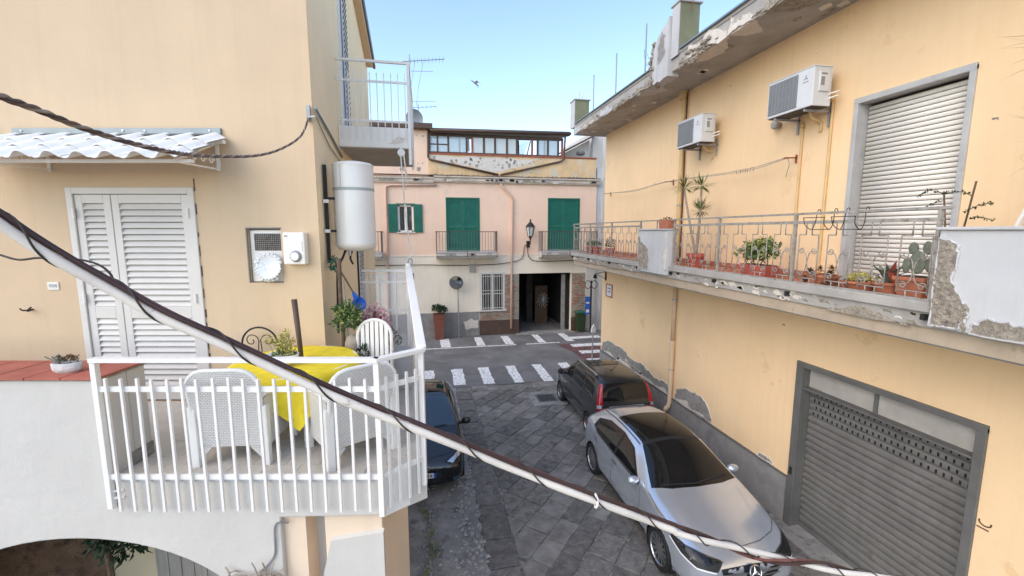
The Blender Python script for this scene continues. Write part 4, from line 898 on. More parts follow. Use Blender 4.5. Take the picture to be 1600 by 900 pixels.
# raised block at the left with its own brown eave
obj('roof_block', MB().box(-12, .2, FY+.04, FY+5, 7.5, 9.66), 'plaster_pink', P_)
obj('roof_block_eave', MB().box(-12, .42, FY-.3, FY+5.2, 9.66, 9.90), 'brown_trim', P_, bev=.02)
for k in range(14):
    xx, zz = random.uniform(-1.9, .05), random.uniform(7.7, 9.4); s_ = random.uniform(.05, .2)
    obj('stained_plaster', MB().prism(rag([(xx, zz), (xx+s_, zz), (xx+s_*.9, zz+s_), (xx+s_*.1, zz+s_*.8)], s_*.2, 3, k), 'y', FY+.034, FY+.05), random.choice(['plaster_rubble', 'plaster_parapet']), P_)
# rear roof parts seen at the right of the veranda
obj('stair_roof', MB().bar((6.7, FY+.6, 8.95), (8.6, FY+.9, 9.95), .5, .06), 'brown_trim', P_)
obj('stair_wall', MB().prism([(6.75, 8.6), (8.4, 8.6), (8.4, 9.75), (6.75, 8.9)], 'y', FY+1.1, FY+1.3), 'plaster_white', P_)
obj('roof_fan', MB().lathe([(.001, .1), (.2, .08), (.22, 0), (.2, -.08)], (7.7, FY+.45, 8.95), 14), 'frame_steel', P_)
# downpipes, cables
obj('downpipe', MB().tube([(.55, FY-.07, 7.22), (-1.55, FY-.07, 7.17), (-1.72, FY-.07, 7.08), (-1.74, FY-.07, 5.5), (-1.78, FY-.07, 2.9), (-1.78, FY-.07, .2)], .055, 8), 'pipe_pink', P_, smooth=True)
obj('downpipe', MB().tube([(3.55, FY-.07, 7.34), (3.6, FY-.07, 7.2), (4.05, FY-.07, 6.78), (4.12, FY-.07, 6.6), (4.08, FY-.07, 3), (4.06, FY-.07, .3)], .055, 8), 'pipe_pink', P_, smooth=True)
def swag(pts, r=.018): return MB().tube(catm(pts, 8), r, 5)
obj('facade_cable', swag([(-4, FY-.06, 3.5), (-.5, FY-.06, 3.53), (1.5, FY-.06, 3.48), (3.5, FY-.06, 3.52), (4.55, FY-.06, 3.75), (4.72, FY-.06, 4.35), (4.86, FY-.06, 4.35), (4.98, FY-.06, 3.8), (5.6, FY-.06, 3.62), (8.3, FY-.06, 3.66)]), 'cable_dark', P_)
obj('cable_box', MB().box(2.02, 2.32, FY-.1, FY, 3.15, 3.52), 'concrete', P_, bev=.01)
# wall lantern
t = thing('wall_lantern', 'old dark iron lantern on the pink wall between the two green shutters', 'lamp', (4.85, FY-.4, 4.6))
cx, cy, cz = 4.93, FY-.42, 4.86
obj('cage', MB().lathe([(.12, 0), (.2, .42), (.21, .44)], (cx, cy, cz), 6), 'pane_frosted', t)
mb = MB()
for k in range(6): a = k*math.pi/3; mb.bar((cx+.12*math.cos(a), cy+.12*math.sin(a), cz), (cx+.21*math.cos(a), cy+.21*math.sin(a), cz+.44), .022)
obj('frame', mb, 'black_iron', t)
obj('cap', MB().lathe([(.24, .44), (.2, .5), (.12, .6), (.05, .66), (.03, .72), (.05, .76), (.001, .82)], (cx, cy, cz), 12), 'black_iron', t, smooth=True)
obj('foot', MB().lathe([(.001, -.22), (.03, -.2), (.05, -.1), (.12, 0)], (cx, cy, cz), 12), 'black_iron', t, smooth=True)
obj('bracket', MB().tube(catm([(cx-.03, FY, 4.42), (cx-.05, FY-.2, 4.4), (cx, cy+.04, 4.5), (cx, cy, 4.66)], 5), .025, 6).box(cx-.1, cx+.06, FY-.04, FY, 4.3, 4.62), 'black_iron', t)
# pale blue building at the right end
t = thing('pale_blue_building', 'pale blue and white building edge showing past the corner of the yellow house', 'building', (9, FY, 0))
obj('wall', MB().box(8.44, 20, FY+.05, FY+6, 0, 8.2), 'plaster_paleblue', t); obj('pilaster', MB().box(8.72, 9.1, FY-.04, FY+.06, 0, 10.0), 'plaster_white', t)
obj('upper_wall', MB().box(8.55, 20, FY+1, FY+6, 8.2, 10.2), 'plaster_white', t)
obj('side_panel', MB().box(7.96, 8.43, FY-.03, FY+.04, .05, 3.35), 'plaster_white', t)
# traffic mirror, planter, posts
t = thing('traffic_mirror', 'round traffic mirror on a thin grey pole by the pink house wall', 'mirror', (1.46, FY-.2, 0))
obj('pole', MB().tube([(1.46, FY-.2, 0), (1.44, FY-.2, 2.85)], .03, 8), 'grey_metal', t)
mx = Matrix.Translation((1.36, FY-.32, 2.68)) @ Matrix.Rotation(R(100), 4, 'X') @ Matrix.Rotation(R(-12), 4, 'Y')
obj('mirror_back', MB().lathe([(.001, -.05), (.30, -.03), (.33, 0), (.33, .015), (.30, .015)], n=24).xf(mx), 'frame_steel', t, smooth=True)
obj('mirror_face', MB().lathe([(.001, .05), (.15, .042), (.31, .016)], n=24).xf(mx), 'mirror_glass', t, smooth=True)
t = thing('tall_planter', 'tall tapered red-brown planter with a leafy plant beside the traffic mirror', 'planter', (.5, FY-.35, 0))
mb = MB(); a, b, hh = .19, .27, 1.22; cx, cy = .52, FY-.36
mb.add([(cx+sx*a, cy+sy*a, 0) for sx, sy in ((-1, -1), (1, -1), (1, 1), (-1, 1))]+[(cx+sx*b, cy+sy*b, hh) for sx, sy in ((-1, -1), (1, -1), (1, 1), (-1, 1))]+[(cx+sx*b*.85, cy+sy*b*.85, hh) for sx, sy in ((-1, -1), (1, -1), (1, 1), (-1, 1))]+[(cx+sx*b*.8, cy+sy*b*.8, hh-.1) for sx, sy in ((-1, -1), (1, -1), (1, 1), (-1, 1))],
       [(0, 1, 5, 4), (1, 2, 6, 5), (2, 3, 7, 6), (3, 0, 4, 7), (4, 5, 9, 8), (5, 6, 10, 9), (6, 7, 11, 10), (7, 4, 8, 11), (12, 13, 14, 15), (8, 9, 13, 12), (9, 10, 14, 13), (10, 11, 15, 14), (11, 8, 12, 15)])
obj('pot', mb, 'planter_brown', t, bev=.01); rr = random.Random(2); mb = MB()
for k in range(9): bush(mb, (cx+rr.uniform(-.2, .2), cy+rr.uniform(-.15, .15), hh+.15+rr.uniform(-.05, .14)), (.18, .16, .16), 55, .1, .06, rr, -.4)
obj('foliage', mb, 'leaf_dark', t); mb = MB(); bush(mb, (cx, cy-.05, hh+.2), (.3, .22, .22), 60, .09, .05, rr, -.2); obj('foliage', mb, 'leaf_green', t)
t = thing('road_post', 'thin grey road post with white top standing past the dark grey car', 'post', (6.27, 15.62, 0))
obj('pole', MB().tube([(6.27, 15.62, 0), (6.28, 15.62, 1.25)], .03, 8), 'grey_metal', t)
obj('white_top', MB().prism([(6.2, 1.2), (6.36, 1.2), (6.38, 1.32), (6.3, 1.52), (6.22, 1.36)], 'y', 15.57, 15.66), 'sign_white', t)
t = thing('sign_post', 'dark ornate post with a blue sign beside the brick pier', 'sign', (8.1, 20.45, 0))
obj('pole', MB().tube([(8.05, 20.4, 0), (8.05, 20.4, 2.65)], .045, 8), 'black_iron', t)
mb = MB()
for s in (-1, 1):
    mb.tube([(8.05+s*.17+.15*math.cos(a), 20.4, 2.45+.2*math.sin(a)) for a in [k*math.pi/8 for k in range(17)]], .018, 5)
obj('scroll', mb, 'black_iron', t)
obj('sign_panel', MB().box(7.74, 8.0, 20.36, 20.39, .95, 1.85), 'sign_blue', t); obj('lettering', MB().box(7.79, 7.95, 20.352, 20.36, 1.05, 1.2).box(7.79, 7.95, 20.352, 20.36, 1.5, 1.58), 'sign_white', t)
t = thing('green_bin', 'dark green bin standing against the right-hand brick pier', 'bin', (7.6, FY-.25, 0))
obj('body', MB().prism([(7.42, .1), (7.8, .1), (7.84, 1.0), (7.38, 1.0)], 'y', FY-.45, FY-.08), 'leaf_dark', t, bev=.02); obj('lid', MB().box(7.36, 7.86, FY-.48, FY-.06, 1.0, 1.07), 'green_shutter', t, bev=.02)
# aerials on the raised block
def aerial(x, z, zt, label, grp):
    t = thing('tv_aerial', label, 'aerial', (x, FY+1.5, 9.9), group=grp); y = FY+1.5
    obj('mast', MB().tube([(x, y, 9.88), (x, y, zt)], .025, 6), 'grey_metal', t); return t, y
t, y = aerial(-.55, 9.9, 13.4, 'taller television aerial with long boom above the upper balcony', 'television aerials')
obj('boom', MB().tube([(-.9, y, 13.05), (1.1, y, 13.3)], .022, 5), 'grey_metal', t); mb = MB()
for k in range(10): xx = -.5+.17*k; mb.tube([(xx, y-.35, 13.1+.02*k), (xx, y+.35, 13.1+.02*k)], .009, 4)
mb.tube([(-.3, y, 13.1), (-.5, y, 12.0), (-.62, y, 10.8)], .015, 4).tube([(.1, y, 13.15), (-.15, y, 12.0), (-.3, y, 11.0)], .015, 4).tube([(-.5, y, 12.65), (.55, y, 12.7)], .014, 4)
obj('elements', mb, 'grey_metal', t)
t, y = aerial(-.2, 9.9, 11.2, 'shorter television aerial beside the satellite dish', 'television aerials'); mb = MB()
mb.tube([(-.75, y, 10.95), (.7, y, 11.1)], .016, 4).tube([(-.6, y, 11.25), (.65, y, 11.35)], .014, 4)
for k in range(7): mb.tube([(-.6+.2*k, y-.3, 10.98+.02*k), (-.6+.2*k, y+.3, 10.98+.02*k)], .008, 4)
obj('boom', mb, 'grey_metal', t)
t = thing('satellite_dish', 'pale satellite dish on the roof block behind the upper balcony', 'satellite dish', (-.45, FY+1, 9.9))
obj('dish', MB().lathe([(.001, 0), (.2, .03), (.36, .09), (.42, .14)], n=22).xf(Matrix.Translation((-.42, FY+1, 10.35)) @ Matrix.Rotation(R(95), 4, 'X') @ Matrix.Rotation(R(20), 4, 'Y')), 'grey_metal', t, smooth=True)
obj('arm', MB().bar((-.42, FY+1.1, 9.88), (-.42, FY+1.05, 10.35), .05).bar((-.42, FY+1, 10.1), (-.5, FY+.5, 10.3), .025), 'grey_metal', t)
# gull in the sky
B = Vector((3.62, 31.5, 15.2)); mb = MB()
bp = [B+Vector(p) for p in ((-.34, 0, .22), (-.15, .02, .12), (0, 0, 0), (.12, -.02, -.09), (.26, 0, -.17))]
mb.tube(bp, [.008, .05, .06, .05, .012], 7)
for s in (-1, 1): mb.add([B+Vector((-.08, 0, .06)), B+Vector((.07, 0, -.04)), B+Vector((.18, s*.35, -.02)), B+Vector((.38, s*.62, -.22)), B+Vector((.05, s*.36, .09))], [(0, 1, 2, 4), (2, 3, 4)])
single('bird', mb, 'bird_grey', 'grey gull gliding alone in the blue sky', 'bird')
# ================================================================== LEFT BEIGE HOUSE (frame L)
FB = 5.14; CA = -2.26; TF = 3.02; TB = 3.45
HL = thing('beige_house', 'tall beige plastered house at the left with white slatted door and upper balcony', 'house', (-4, FB, 0), 'L')
PL = lambda u, z, d: (u, FB+d, z)
DR = (-5.16, -3.68, TF, 5.60); NI = (-3.11, -2.71, 4.49, 5.13)
sy0 = 5.48
def vz(y): return 8.88+.34*(10.93-y)
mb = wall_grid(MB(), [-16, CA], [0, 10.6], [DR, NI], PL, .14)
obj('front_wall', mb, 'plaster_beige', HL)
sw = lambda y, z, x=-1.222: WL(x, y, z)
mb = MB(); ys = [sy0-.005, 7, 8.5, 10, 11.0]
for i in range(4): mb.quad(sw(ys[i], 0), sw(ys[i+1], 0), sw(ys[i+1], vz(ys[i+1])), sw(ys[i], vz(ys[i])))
mb.quad(sw(11, 0), WL(-15, 11, 0), WL(-15, 11, 8.85), sw(11, 8.85)); obj('side_wall', mb, 'plaster_beige_brightened', HL)  # same wall paint as the front, sunlit tone carried by the colour
mb = MB()
a0, a1 = WL(-15, 5.0, vz(5)), WL(-1.08, 5.2, vz(5.2)); b0, b1 = WL(-15, 11.1, vz(11.1)), WL(-1.08, 10.93, vz(10.93)); t_ = Vector((0, 0, .12))
mb.add([a0, a1, b1, b0, a0+t_, a1+t_, b1+t_, b0+t_], [(0, 1, 2, 3), (4, 5, 6, 7), (0, 1, 5, 4), (1, 2, 6, 5), (2, 3, 7, 6), (3, 0, 4, 7)]); obj('roof', mb, 'brown_trim', HL)
mb = MB().bar(WL(-1.15, 5.3, vz(5.3)-.06), WL(-1.15, 10.9, vz(10.9)-.06), .14, .1); obj('verge_board', mb, 'pipe_beige', HL)
mb = MB().bar(WL(-1.06, 5.3, vz(5.3)+.05), WL(-1.06, 10.93, vz(10.93)+.05), .03, .16); obj('roof_edge', mb, 'frame_steel', HL)
obj('verge_tip', MB().bar(WL(-1.06, 10.9, vz(10.93)-.03), WL(-1.06, 10.98, vz(10.93)-.06), .05, .07), 'rust_red', HL)
# white slatted double door
df = obj('door_frame', MB().box(DR[0], DR[0]+.075, FB-.02, FB+.07, TF, DR[3]).box(DR[1]-.075, DR[1], FB-.02, FB+.07, TF, DR[3]).box(DR[0]+.075, DR[1]-.075, FB-.02, FB+.07, DR[3]-.075, DR[3]), 'door_white', HL, bev=.006)
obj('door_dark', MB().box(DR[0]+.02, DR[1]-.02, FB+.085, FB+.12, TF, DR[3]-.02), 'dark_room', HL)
def door_leaf(a, b):
    s = .085; z0, z1, zm = TF+.02, DR[3]-.08, 4.13
    lf = obj('door_leaf', MB().box(a, a+s, FB+.0, FB+.05, z0, z1).box(b-s, b, FB+.0, FB+.05, z0, z1).box(a+s, b-s, FB, FB+.05, z0, z0+.18).box(a+s, b-s, FB, FB+.05, zm-.07, zm+.07).box(a+s, b-s, FB, FB+.05, z1-.1, z1), 'door_white', HL, bev=.005)
    wd = b-a-2*s
    sm = MB().add([(0, .004, 0), (wd, .004, 0), (wd, -.004, .006), (0, -.004, .006), (0, .040, .062), (wd, .040, .062), (wd, .034, .068), (0, .034, .068)], [(0, 1, 5, 4), (3, 7, 6, 2), (0, 3, 2, 1), (4, 5, 6, 7), (0, 4, 7, 3), (1, 2, 6, 5)]).mesh('slat', 'door_white')
    for c, d in ((z0+.18, zm-.07), (zm+.07, z1-.1)):
        n = round((d-c)/.073)
        for k in range(n): inst(sm, 'slat', lf, (a+s, FB+.003, c+(d-c)*k/n))
    return lf
door_leaf(DR[0]+.08, -4.665); door_leaf(-4.655, DR[1]-.08)
for (aa, zz) in ((DR[0]+.078, 5.25), (DR[0]+.078, 4.25), (DR[1]-.078, 5.25), (DR[1]-.078, 4.25)): obj('hinge', MB().lathe([(.001, 0), (.014, .0), (.014, .11), (.001, .11)], (aa, FB-.028, zz), 8), 'white_paint', df)
mb = MB(); cr = random.Random(3); z = TF+.3
while z < DR[3]: obj('frame_crack', MB().box(DR[1]+.002, DR[1]+.010+cr.uniform(0, .008), FB-.004, FB+.002, z, z+cr.uniform(.05, .15)), 'brown_trim', HL); z += cr.uniform(.15, .28)
# meter niche
obj('niche_back', MB().box(NI[0], NI[1], FB+.11, FB+.14, NI[2], NI[3]), 'plaster_white', HL)
obj('niche_door', MB().box(NI[0]+.01, NI[1]-.01, FB+.045, FB+.07, NI[2]+.01, NI[3]-.02), 'white_metal', HL, bev=.004)
obj('niche_vent', MB().box(NI[0]+.06, NI[1]-.03, FB+.04, FB+.046, NI[3]-.26, NI[3]-.06), 'dark_room', HL)
mb = MB()
for k in range(9): mb.box(NI[0]+.06, NI[1]-.03, FB+.035, FB+.040, NI[3]-.255+.022*k, NI[3]-.250+.022*k)
for k in range(14): mb.box(NI[0]+.065+.0225*k, NI[0]+.068+.0225*k, FB+.034, FB+.039, NI[3]-.26, NI[3]-.06)
obj('vent_mesh', mb, 'rail_grey', HL, kind='stuff')
obj('niche_edge', MB().box(NI[0]-.012, NI[0], FB-.004, FB+.02, NI[2], NI[3]).box(NI[0]-.012, NI[1]+.012, FB-.004, FB+.02, NI[3], NI[3]+.012), 'cement_dado', HL)
t = thing('decorative_plate', 'white ornamental china plate leaning in the meter niche', 'plate', (-2.88, FB, NI[2]), 'L')
mx = Matrix.Translation((-2.86, FB-.02, 4.68)) @ Matrix.Rotation(R(80), 4, 'X')
obj('dish', MB().lathe([(.001, 0), (.085, .004), (.13, .028), (.145, .034), (.147, .028), (.09, -.006), (.001, -.008)], n=28).xf(mx), 'porcelain', t, smooth=True)
mb = MB()
for k in range(9): a = R(20+140*k/8); lump(mb, tuple(mx @ Vector((.15*math.cos(a), .15*math.sin(a), .03))), (.025, .012, .022), cr)
for k in range(12): a = R(-170+160*k/11); lump(mb, tuple(mx @ Vector((.148*math.cos(a), .148*math.sin(a), .03))), (.017, .01, .014), cr)
obj('relief_rim', mb, 'porcelain', t, smooth=True, kind='stuff')
mb = MB()
for k in range(5): lump(mb, (-2.95+.045*k, FB-.04, 4.53+.015*math.sin(k*2)), (.03, .02, .018), cr)
obj('relief_scroll', mb, 'porcelain', t, smooth=True)
t = thing('wall_regulator', 'white wall box with a round grey dial beside the meter niche', 'control box', (-2.52, FB-.05, 4.71), 'L')
obj('case', MB().box(-2.645, -2.395, FB-.10, FB, 4.715, 5.085), 'white_paint', t, bev=.014)
obj('dial', MB().lathe([(.001, .03), (.05, .03), (.062, .02), (.068, 0)], n=24).xf(Matrix.Translation((-2.50, FB-.10, 4.81)) @ Matrix.Rotation(R(90), 4, 'X')), 'grey_metal', t, smooth=True)
obj('dial_face', MB().lathe([(.001, .036), (.047, .033)], n=24).xf(Matrix.Translation((-2.50, FB-.10, 4.81)) @ Matrix.Rotation(R(90), 4, 'X')), 'white_paint', t)
mb = MB(); mb.box(-2.62, -2.585, FB-.103, FB-.10, 5.035, 5.05)
for k in range(6): mb.box(-2.425, -2.415, FB-.103, FB-.10, 4.87+.02*k, 4.88+.02*k)
obj('marking', mb, 'print_grey', t)
t = thing('switch_plate', 'small cream switch plate on the wall left of the slatted door', 'switch', (-5.45, FB, 4.4), 'L')
obj('plate', MB().box(-5.52, -5.385, FB-.012, FB, 4.405, 4.50), 'shutter_ivory', t, bev=.004); obj('button', MB().box(-5.495, -5.41, FB-.018, FB-.012, 4.44, 4.475), 'grey_band', t)
single('wall_hook', MB().tube(catm([(-5.74, FB, 4.17), (-5.74, FB-.06, 4.16), (-5.70, FB-.09, 4.18), (-5.67, FB-.08, 4.21)], 5), .010, 6).tube(catm([(-5.74, FB-.02, 4.17), (-5.79, FB-.06, 4.165), (-5.82, FB-.07, 4.19)], 5), .009, 6), 'black_iron', 'small black iron hook on the wall above the red-tiled parapet', 'hook', 'L')
# awning of white pan tiles
aw = thing('tiled_awning', 'white pan-tile awning on scroll brackets over the slatted door', 'awning', (-4.5, FB-.3, 5.8), 'L')
A0, A1 = -6.02, -3.22; ncol = 10; pw = (A1-A0)/ncol; zb, zf, bf = 6.15, 5.83, 4.42; nrow = 3
obj('flashing', MB().box(-5.66, -3.30, FB-.03, FB, 6.185, 6.255).add([(-5.66, FB-.028, 6.20), (-3.30, FB-.028, 6.20), (-3.30, FB-.12, 6.165), (-5.66, FB-.12, 6.165)], [(0, 1, 2, 3)]), 'zinc', aw)
mb = MB()
for k in (-5.55, -4.4, -4.15, -3.42): mb.lathe([(.001, .01), (.012, .008), (.014, 0)], n=8).xf(Matrix.Translation((k, FB-.03, 6.225)) @ Matrix.Rotation(R(90), 4, 'X'), len(mb.v)-24)
obj('screw', mb, 'white_paint', aw)
nseg = 12; tl = .36
tv = MB(); ppf = [(pw*k/nseg, .056*(max(0, math.sin(math.pi*(k/nseg-.28)/.62)) if .28 < k/nseg < .9 else 0)-.012*(math.sin(math.pi*(k/nseg)/.28) if k/nseg < .28 else 0)) for k in range(nseg+1)]
vv = []
for (yy, dz) in ((0, 0), (-tl, .034)):
    for dzz in (0, -.012): vv += [(x_, yy, h_+dz+dzz) for x_, h_ in ppf]
n1 = nseg+1; tv.v = vv
for k in range(nseg): tv.f += [(k, k+1, 2*n1+k+1, 2*n1+k), (n1+k, 3*n1+k, 3*n1+k+1, n1+k+1), (2*n1+k, 2*n1+k+1, 3*n1+k+1, 3*n1+k)]
mat('tile_white', (.84, .82, .79), .5, .1, 4, .15, 40, tint=(.6, .58, .55), tscale=6, tamt=.62)
tmesh = tv.mesh('roof_tile', 'tile_white', True)
slope = math.atan2(zb-zf, FB-.03-bf); st = (FB-.04-bf)/nrow
for r_ in range(nrow):
    for c_ in range(ncol):
        inst(tmesh, 'roof_tile', aw, (A0+pw*c_+random.uniform(-.003, .003), FB-.04-st*r_, zb-(zb-zf)/nrow*r_+random.uniform(-.003, .003)), (slope, 0, random.uniform(-.01, .01)))
obj('support_board', MB().bar((A0, bf+.1, zf-.03), (A1, bf+.1, zf-.03), .05, .03).bar((A0, FB-.1, zb-.06), (A1, FB-.1, zb-.06), .05, .04), 'white_paint', aw)
for aa in (-3.36, -5.30):
    mb = MB().bar((aa, FB-.015, 5.78), (aa, FB-.015, 6.15), .035, .02).bar((aa, FB, zb-.05), (aa, bf+.05, zf-.025), .022)
    mb.bar((aa, FB-.03, 5.80), (aa, bf+.12, zf-.04), .016)
    for k in range(4):
        c = (FB-.13-.13*k, 5.885-.002*k); mb.tube([(aa, c[0]+p[0], c[1]+p[1]) for p in spiral((0, 0), .05, 0, 1.2, 12, 1)], .008, 5)
    obj('scroll_bracket', mb, 'white_metal', aw)

# upper balcony on the side wall (world frame)
UB = thing('upper_balcony', 'high white-railed balcony on the street side of the beige house', 'balcony', (-.7, 7.9, 6.36))
obj('slab', MB().box(-1.22, -.20, 7.0, 8.9, 6.34, 6.64), 'white_paint', UB, bev=.01)
obj('slab_soffit', MB().box(-1.215, -.215, 7.02, 8.88, 6.33, 6.339), 'concrete', UB)
obj('top_rail', MB().bar((-1.22, 7.0, 7.56), (-.19, 7.0, 7.56), .045, .03).bar((-.2, 7.0, 7.56), (-.2, 8.9, 7.56), .045, .03), 'white_metal', UB)
obj('mid_rail', MB().bar((-1.22, 7.0, 7.28), (-.2, 7.0, 7.28), .02, .03).bar((-.2, 7.0, 7.28), (-.2, 8.9, 7.28), .02, .03), 'white_metal', UB)
obj('low_rail', MB().bar((-1.22, 7.0, 6.72), (-.2, 7.0, 6.72), .02, .03).bar((-.2, 7.0, 6.72), (-.2, 8.9, 6.72), .02, .03), 'white_metal', UB)
bmu = MB().bar((0, 0, 0), (0, 0, .95), .013).mesh('baluster', 'white_metal')
for k in range(10): inst(bmu, 'baluster', UB, (-1.15+.1*k, 6.985, 6.45))
for k in range(15): inst(bmu, 'baluster', UB, (-.185, 7.12+.125*k, 6.45))
obj('post', MB().bar((-.2, 7.0, 6.1), (-.2, 7.0, 7.58), .04), 'white_metal', UB); obj('post', MB().bar((-.2, 8.9, 6.3), (-.2, 8.9, 7.58), .04), 'white_metal', UB)
obj('flower_trough', MB().box(-.75, -.22, 8.3, 8.8, 6.66, 6.78), 'white_paint', UB, bev=.01)
obj('fascia_chip', MB().prism(rag([(-.5, 6.40), (-.3, 6.42), (-.28, 6.50), (-.42, 6.48)], .02, 3, 1), 'y', 6.994, 7.0), 'plaster_flake', UB)
t = thing('clothesline_pulley', 'white clothesline pulley with cord hanging from the upper balcony to the terrace post', 'clothesline', (-.33, 7.0, 6.1))
obj('pulley', MB().lathe([(.001, -.02), (.055, -.02), (.055, -.008), (.04, 0), (.055, .008), (.055, .02), (.001, .02)], n=18).xf(Matrix.Translation((-.33, 6.96, 6.27)) @ Matrix.Rotation(R(90), 4, 'X')), 'white_paint', t, ang=30)
obj('bracket', MB().bar((-.33, 6.98, 6.27), (-.33, 6.98, 6.40), .03, .02).bar((-.30, 6.97, 6.25), (-.26, 6.97, 5.95), .02, .015), 'white_metal', t)
obj('cord', MB().tube(catm([(-.34, 6.95, 6.24), (-.30, 6.75, 5.6), (-.24, 6.45, 5.0), (-.18, 6.3, 4.82), (-.24, 6.22, 4.72), (-.25, 6.2, 4.62)], 6), .010, 6).tube(catm([(-.29, 6.95, 6.24), (-.27, 6.9, 5.9), (-.28, 6.9, 5.72)], 5), .009, 6), 'cable_white', t, smooth=True)
# chain door curtains on the side wall
def chain_curtain(y, z0, z1, wd, n, label):
    t = thing('chain_curtain', label, 'door curtain', (-1.15, y, z0), group='chain curtains at the side doors of the beige house')
    obj('rail', MB().bar((-1.2, y-wd/2, z1), (-1.2, y+wd/2, z1), .04, .03), 'white_metal', t)
    lk = []
    mbw, mbd = MB(), MB(); rr = random.Random(int(y*10))
    for k in range(n):
        yy = y-wd/2+wd*(k+.5)/n; z = z1; j = 0
        while z > z0:
            (mbw if (j+k) % 2 else mbd).bar((-1.17, yy-.008, z-.008), (-1.17, yy+.008, z-.034), .010, .009); z -= .042; j += 1
        mbw.bar((-1.19, yy, z0), (-1.19, yy, z1), .004, wd/n*.9)
    obj('pale_links', mbw, 'curtain_white', t, kind='stuff'); obj('dark_links', mbd, 'print_dark', t, kind='stuff')
chain_curtain(7.75, 6.68, 8.9, .34, 7, 'black and white chain door curtain behind the upper balcony rail')
chain_curtain(8.45, 3.1, 5.0, .5, 7, 'black and white chain door curtain under the water heater')
obj('side_door', MB().box(*sorted((-1.23, -1.21)), 7.4, 8.1, 6.64, 8.9).xf(Matrix.Rotation(YAW, 4, 'Z')), 'curtain_white', HL)
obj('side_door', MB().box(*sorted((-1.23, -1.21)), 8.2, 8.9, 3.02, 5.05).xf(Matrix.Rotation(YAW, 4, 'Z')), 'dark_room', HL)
# water heater
t = thing('water_heater', 'white cylindrical water heater hanging on the side wall of the beige house', 'water heater', (-.86, 5.95, 4.86))
c = (-.885, 5.95, 0); r = .248
obj('tank', MB().lathe([(r, 4.92), (r, 5.60)], c, 36), 'boiler_white', t, smooth=True); obj('upper_shell', MB().lathe([(r, 5.635), (r, 5.915)], c, 36), 'boiler_white', t, smooth=True)
obj('band', MB().lathe([(r+.003, 5.60), (r+.004, 5.605), (r+.004, 5.63), (r+.003, 5.635)], c, 36), 'grey_band', t, smooth=True)
obj('top_cap', MB().lathe([(r+.004, 5.905), (r+.004, 5.925), (r*.9, 5.945), (r*.5, 5.965), (.001, 5.97)], c, 36), 'shutter_ivory', t, smooth=True)
obj('bottom_cap', MB().lathe([(r+.004, 4.945), (r+.004, 4.92), (r*.85, 4.87), (r*.45, 4.845), (.001, 4.84)], c, 36), 'shutter_ivory', t, smooth=True)
obj('seam', MB().bar((c[0]-.12, c[1]-.218, 5.64), (c[0]-.12, c[1]-.218, 5.9), .006, .004), 'grey_band', t)
obj('wall_bracket', MB().bar((-1.19, 5.78, 4.7), (-1.19, 5.78, 5.9), .04, .03).bar((-1.2, 5.8, 5.5), (-1.05, 5.85, 5.5), .03).bar((-1.2, 5.8, 5.1), (-1.05, 5.85, 5.1), .03), 'black_plastic', t)
obj('clip', MB().box(-1.21, -1.15, 5.70, 5.75, 5.44, 5.48).box(-1.21, -1.15, 5.70, 5.75, 5.08, 5.12), 'white_paint', t)
obj('hose', MB().tube(catm([(-1.0, 5.9, 4.88), (-1.03, 5.82, 4.78), (-1.1, 5.8, 4.6), (-1.12, 5.8, 4.2), (-1.13, 5.8, 3.8)], 6), .016, 6).tube(catm([(-.93, 5.9, 4.86), (-.95, 5.85, 4.76), (-.93, 5.9, 4.68)], 5), .014, 6), 'black_plastic', t, smooth=True)
obj('valve', MB().tube([(-.95, 5.83, 4.86), (-.95, 5.83, 4.79)], .02, 8), 'alloy', t)
# cables along the side wall
obj('wall_cable', MB().tube([sw(5.48, 6.48, -1.19), sw(6.3, 6.36, -1.2), sw(7.1, 6.2, -1.2)], .016, 6).tube([sw(5.5, 6.38, -1.19), sw(6.2, 6.2, -1.2), sw(7.0, 6.1, -1.2)], .008, 6), 'zinc', HL)
obj('cable_anchor', MB().bar((CA-.03, FB-.03, 6.32), (CA-.03, FB-.03, 6.5), .04, .02).bar((CA-.03, FB-.05, 6.37), (CA+.06, FB-.06, 6.37), .02), 'grey_metal', HL)

# ================================================================== TERRACE (frame L)
T = thing('terrace', 'white-walled terrace with a low arch below and red tiles on its parapet', 'terrace', (-3.5, 4.2, 0), 'L')
arch = [(-3.75+1.5*math.cos(t), 1.54+.92*math.sin(t)) for t in [math.pi*k/28 for k in range(29)]]
poly = [(-16, 0), (-16, 3.88), (-3.40, 3.88), (-3.40, TF-.02), (-1.12, TF-.02), (-1.12, 2.68), (-1.99, 2.66), (-1.995, 0), (-2.25, 0)]+arch+[(-5.25, 0)]
fw = obj('arched_wall', MB().prism(poly, 'y', TB, TB+.26), 'plaster_white', T, bev=.012)
obj('parapet_wall', MB().box(-16, -3.40, TB+.26, TB+.44, TF, 3.88), 'plaster_white', T)
pe = [WL(-.25, 6.35), WL(-.25, 9.0), WL(-1.22, 9.0)]
E1, E2 = (-.80, 3.75), (-1.46, 6.13)
deck = [(-16, TB+.03), (-1.12, TB+.03), E1, (pe[0].x, pe[0].y), (pe[1].x, pe[1].y), (pe[2].x, pe[2].y), (CA, FB), (-16, FB)]
obj('deck', MB().prism(deck, 'z', 2.70, TF-.012), 'concrete', T)
obj('deck_edge', MB().prism([(-1.13, TB), (-1.12, TB+.0), (E1[0]+.02, E1[1]-.02), (pe[0].x+.03, pe[0].y), (pe[0].x-.03, pe[0].y), (E1[0]-.06, E1[1]+.02), (-1.14, TB+.08)], 'z', 2.66, TF+.0), 'plaster_white', T)
obj('slab_lip', MB().box(-3.38, -1.13, TB-.02, TB+.06, TF-.02, TF+.004), 'concrete_pale', T, bev=.005)
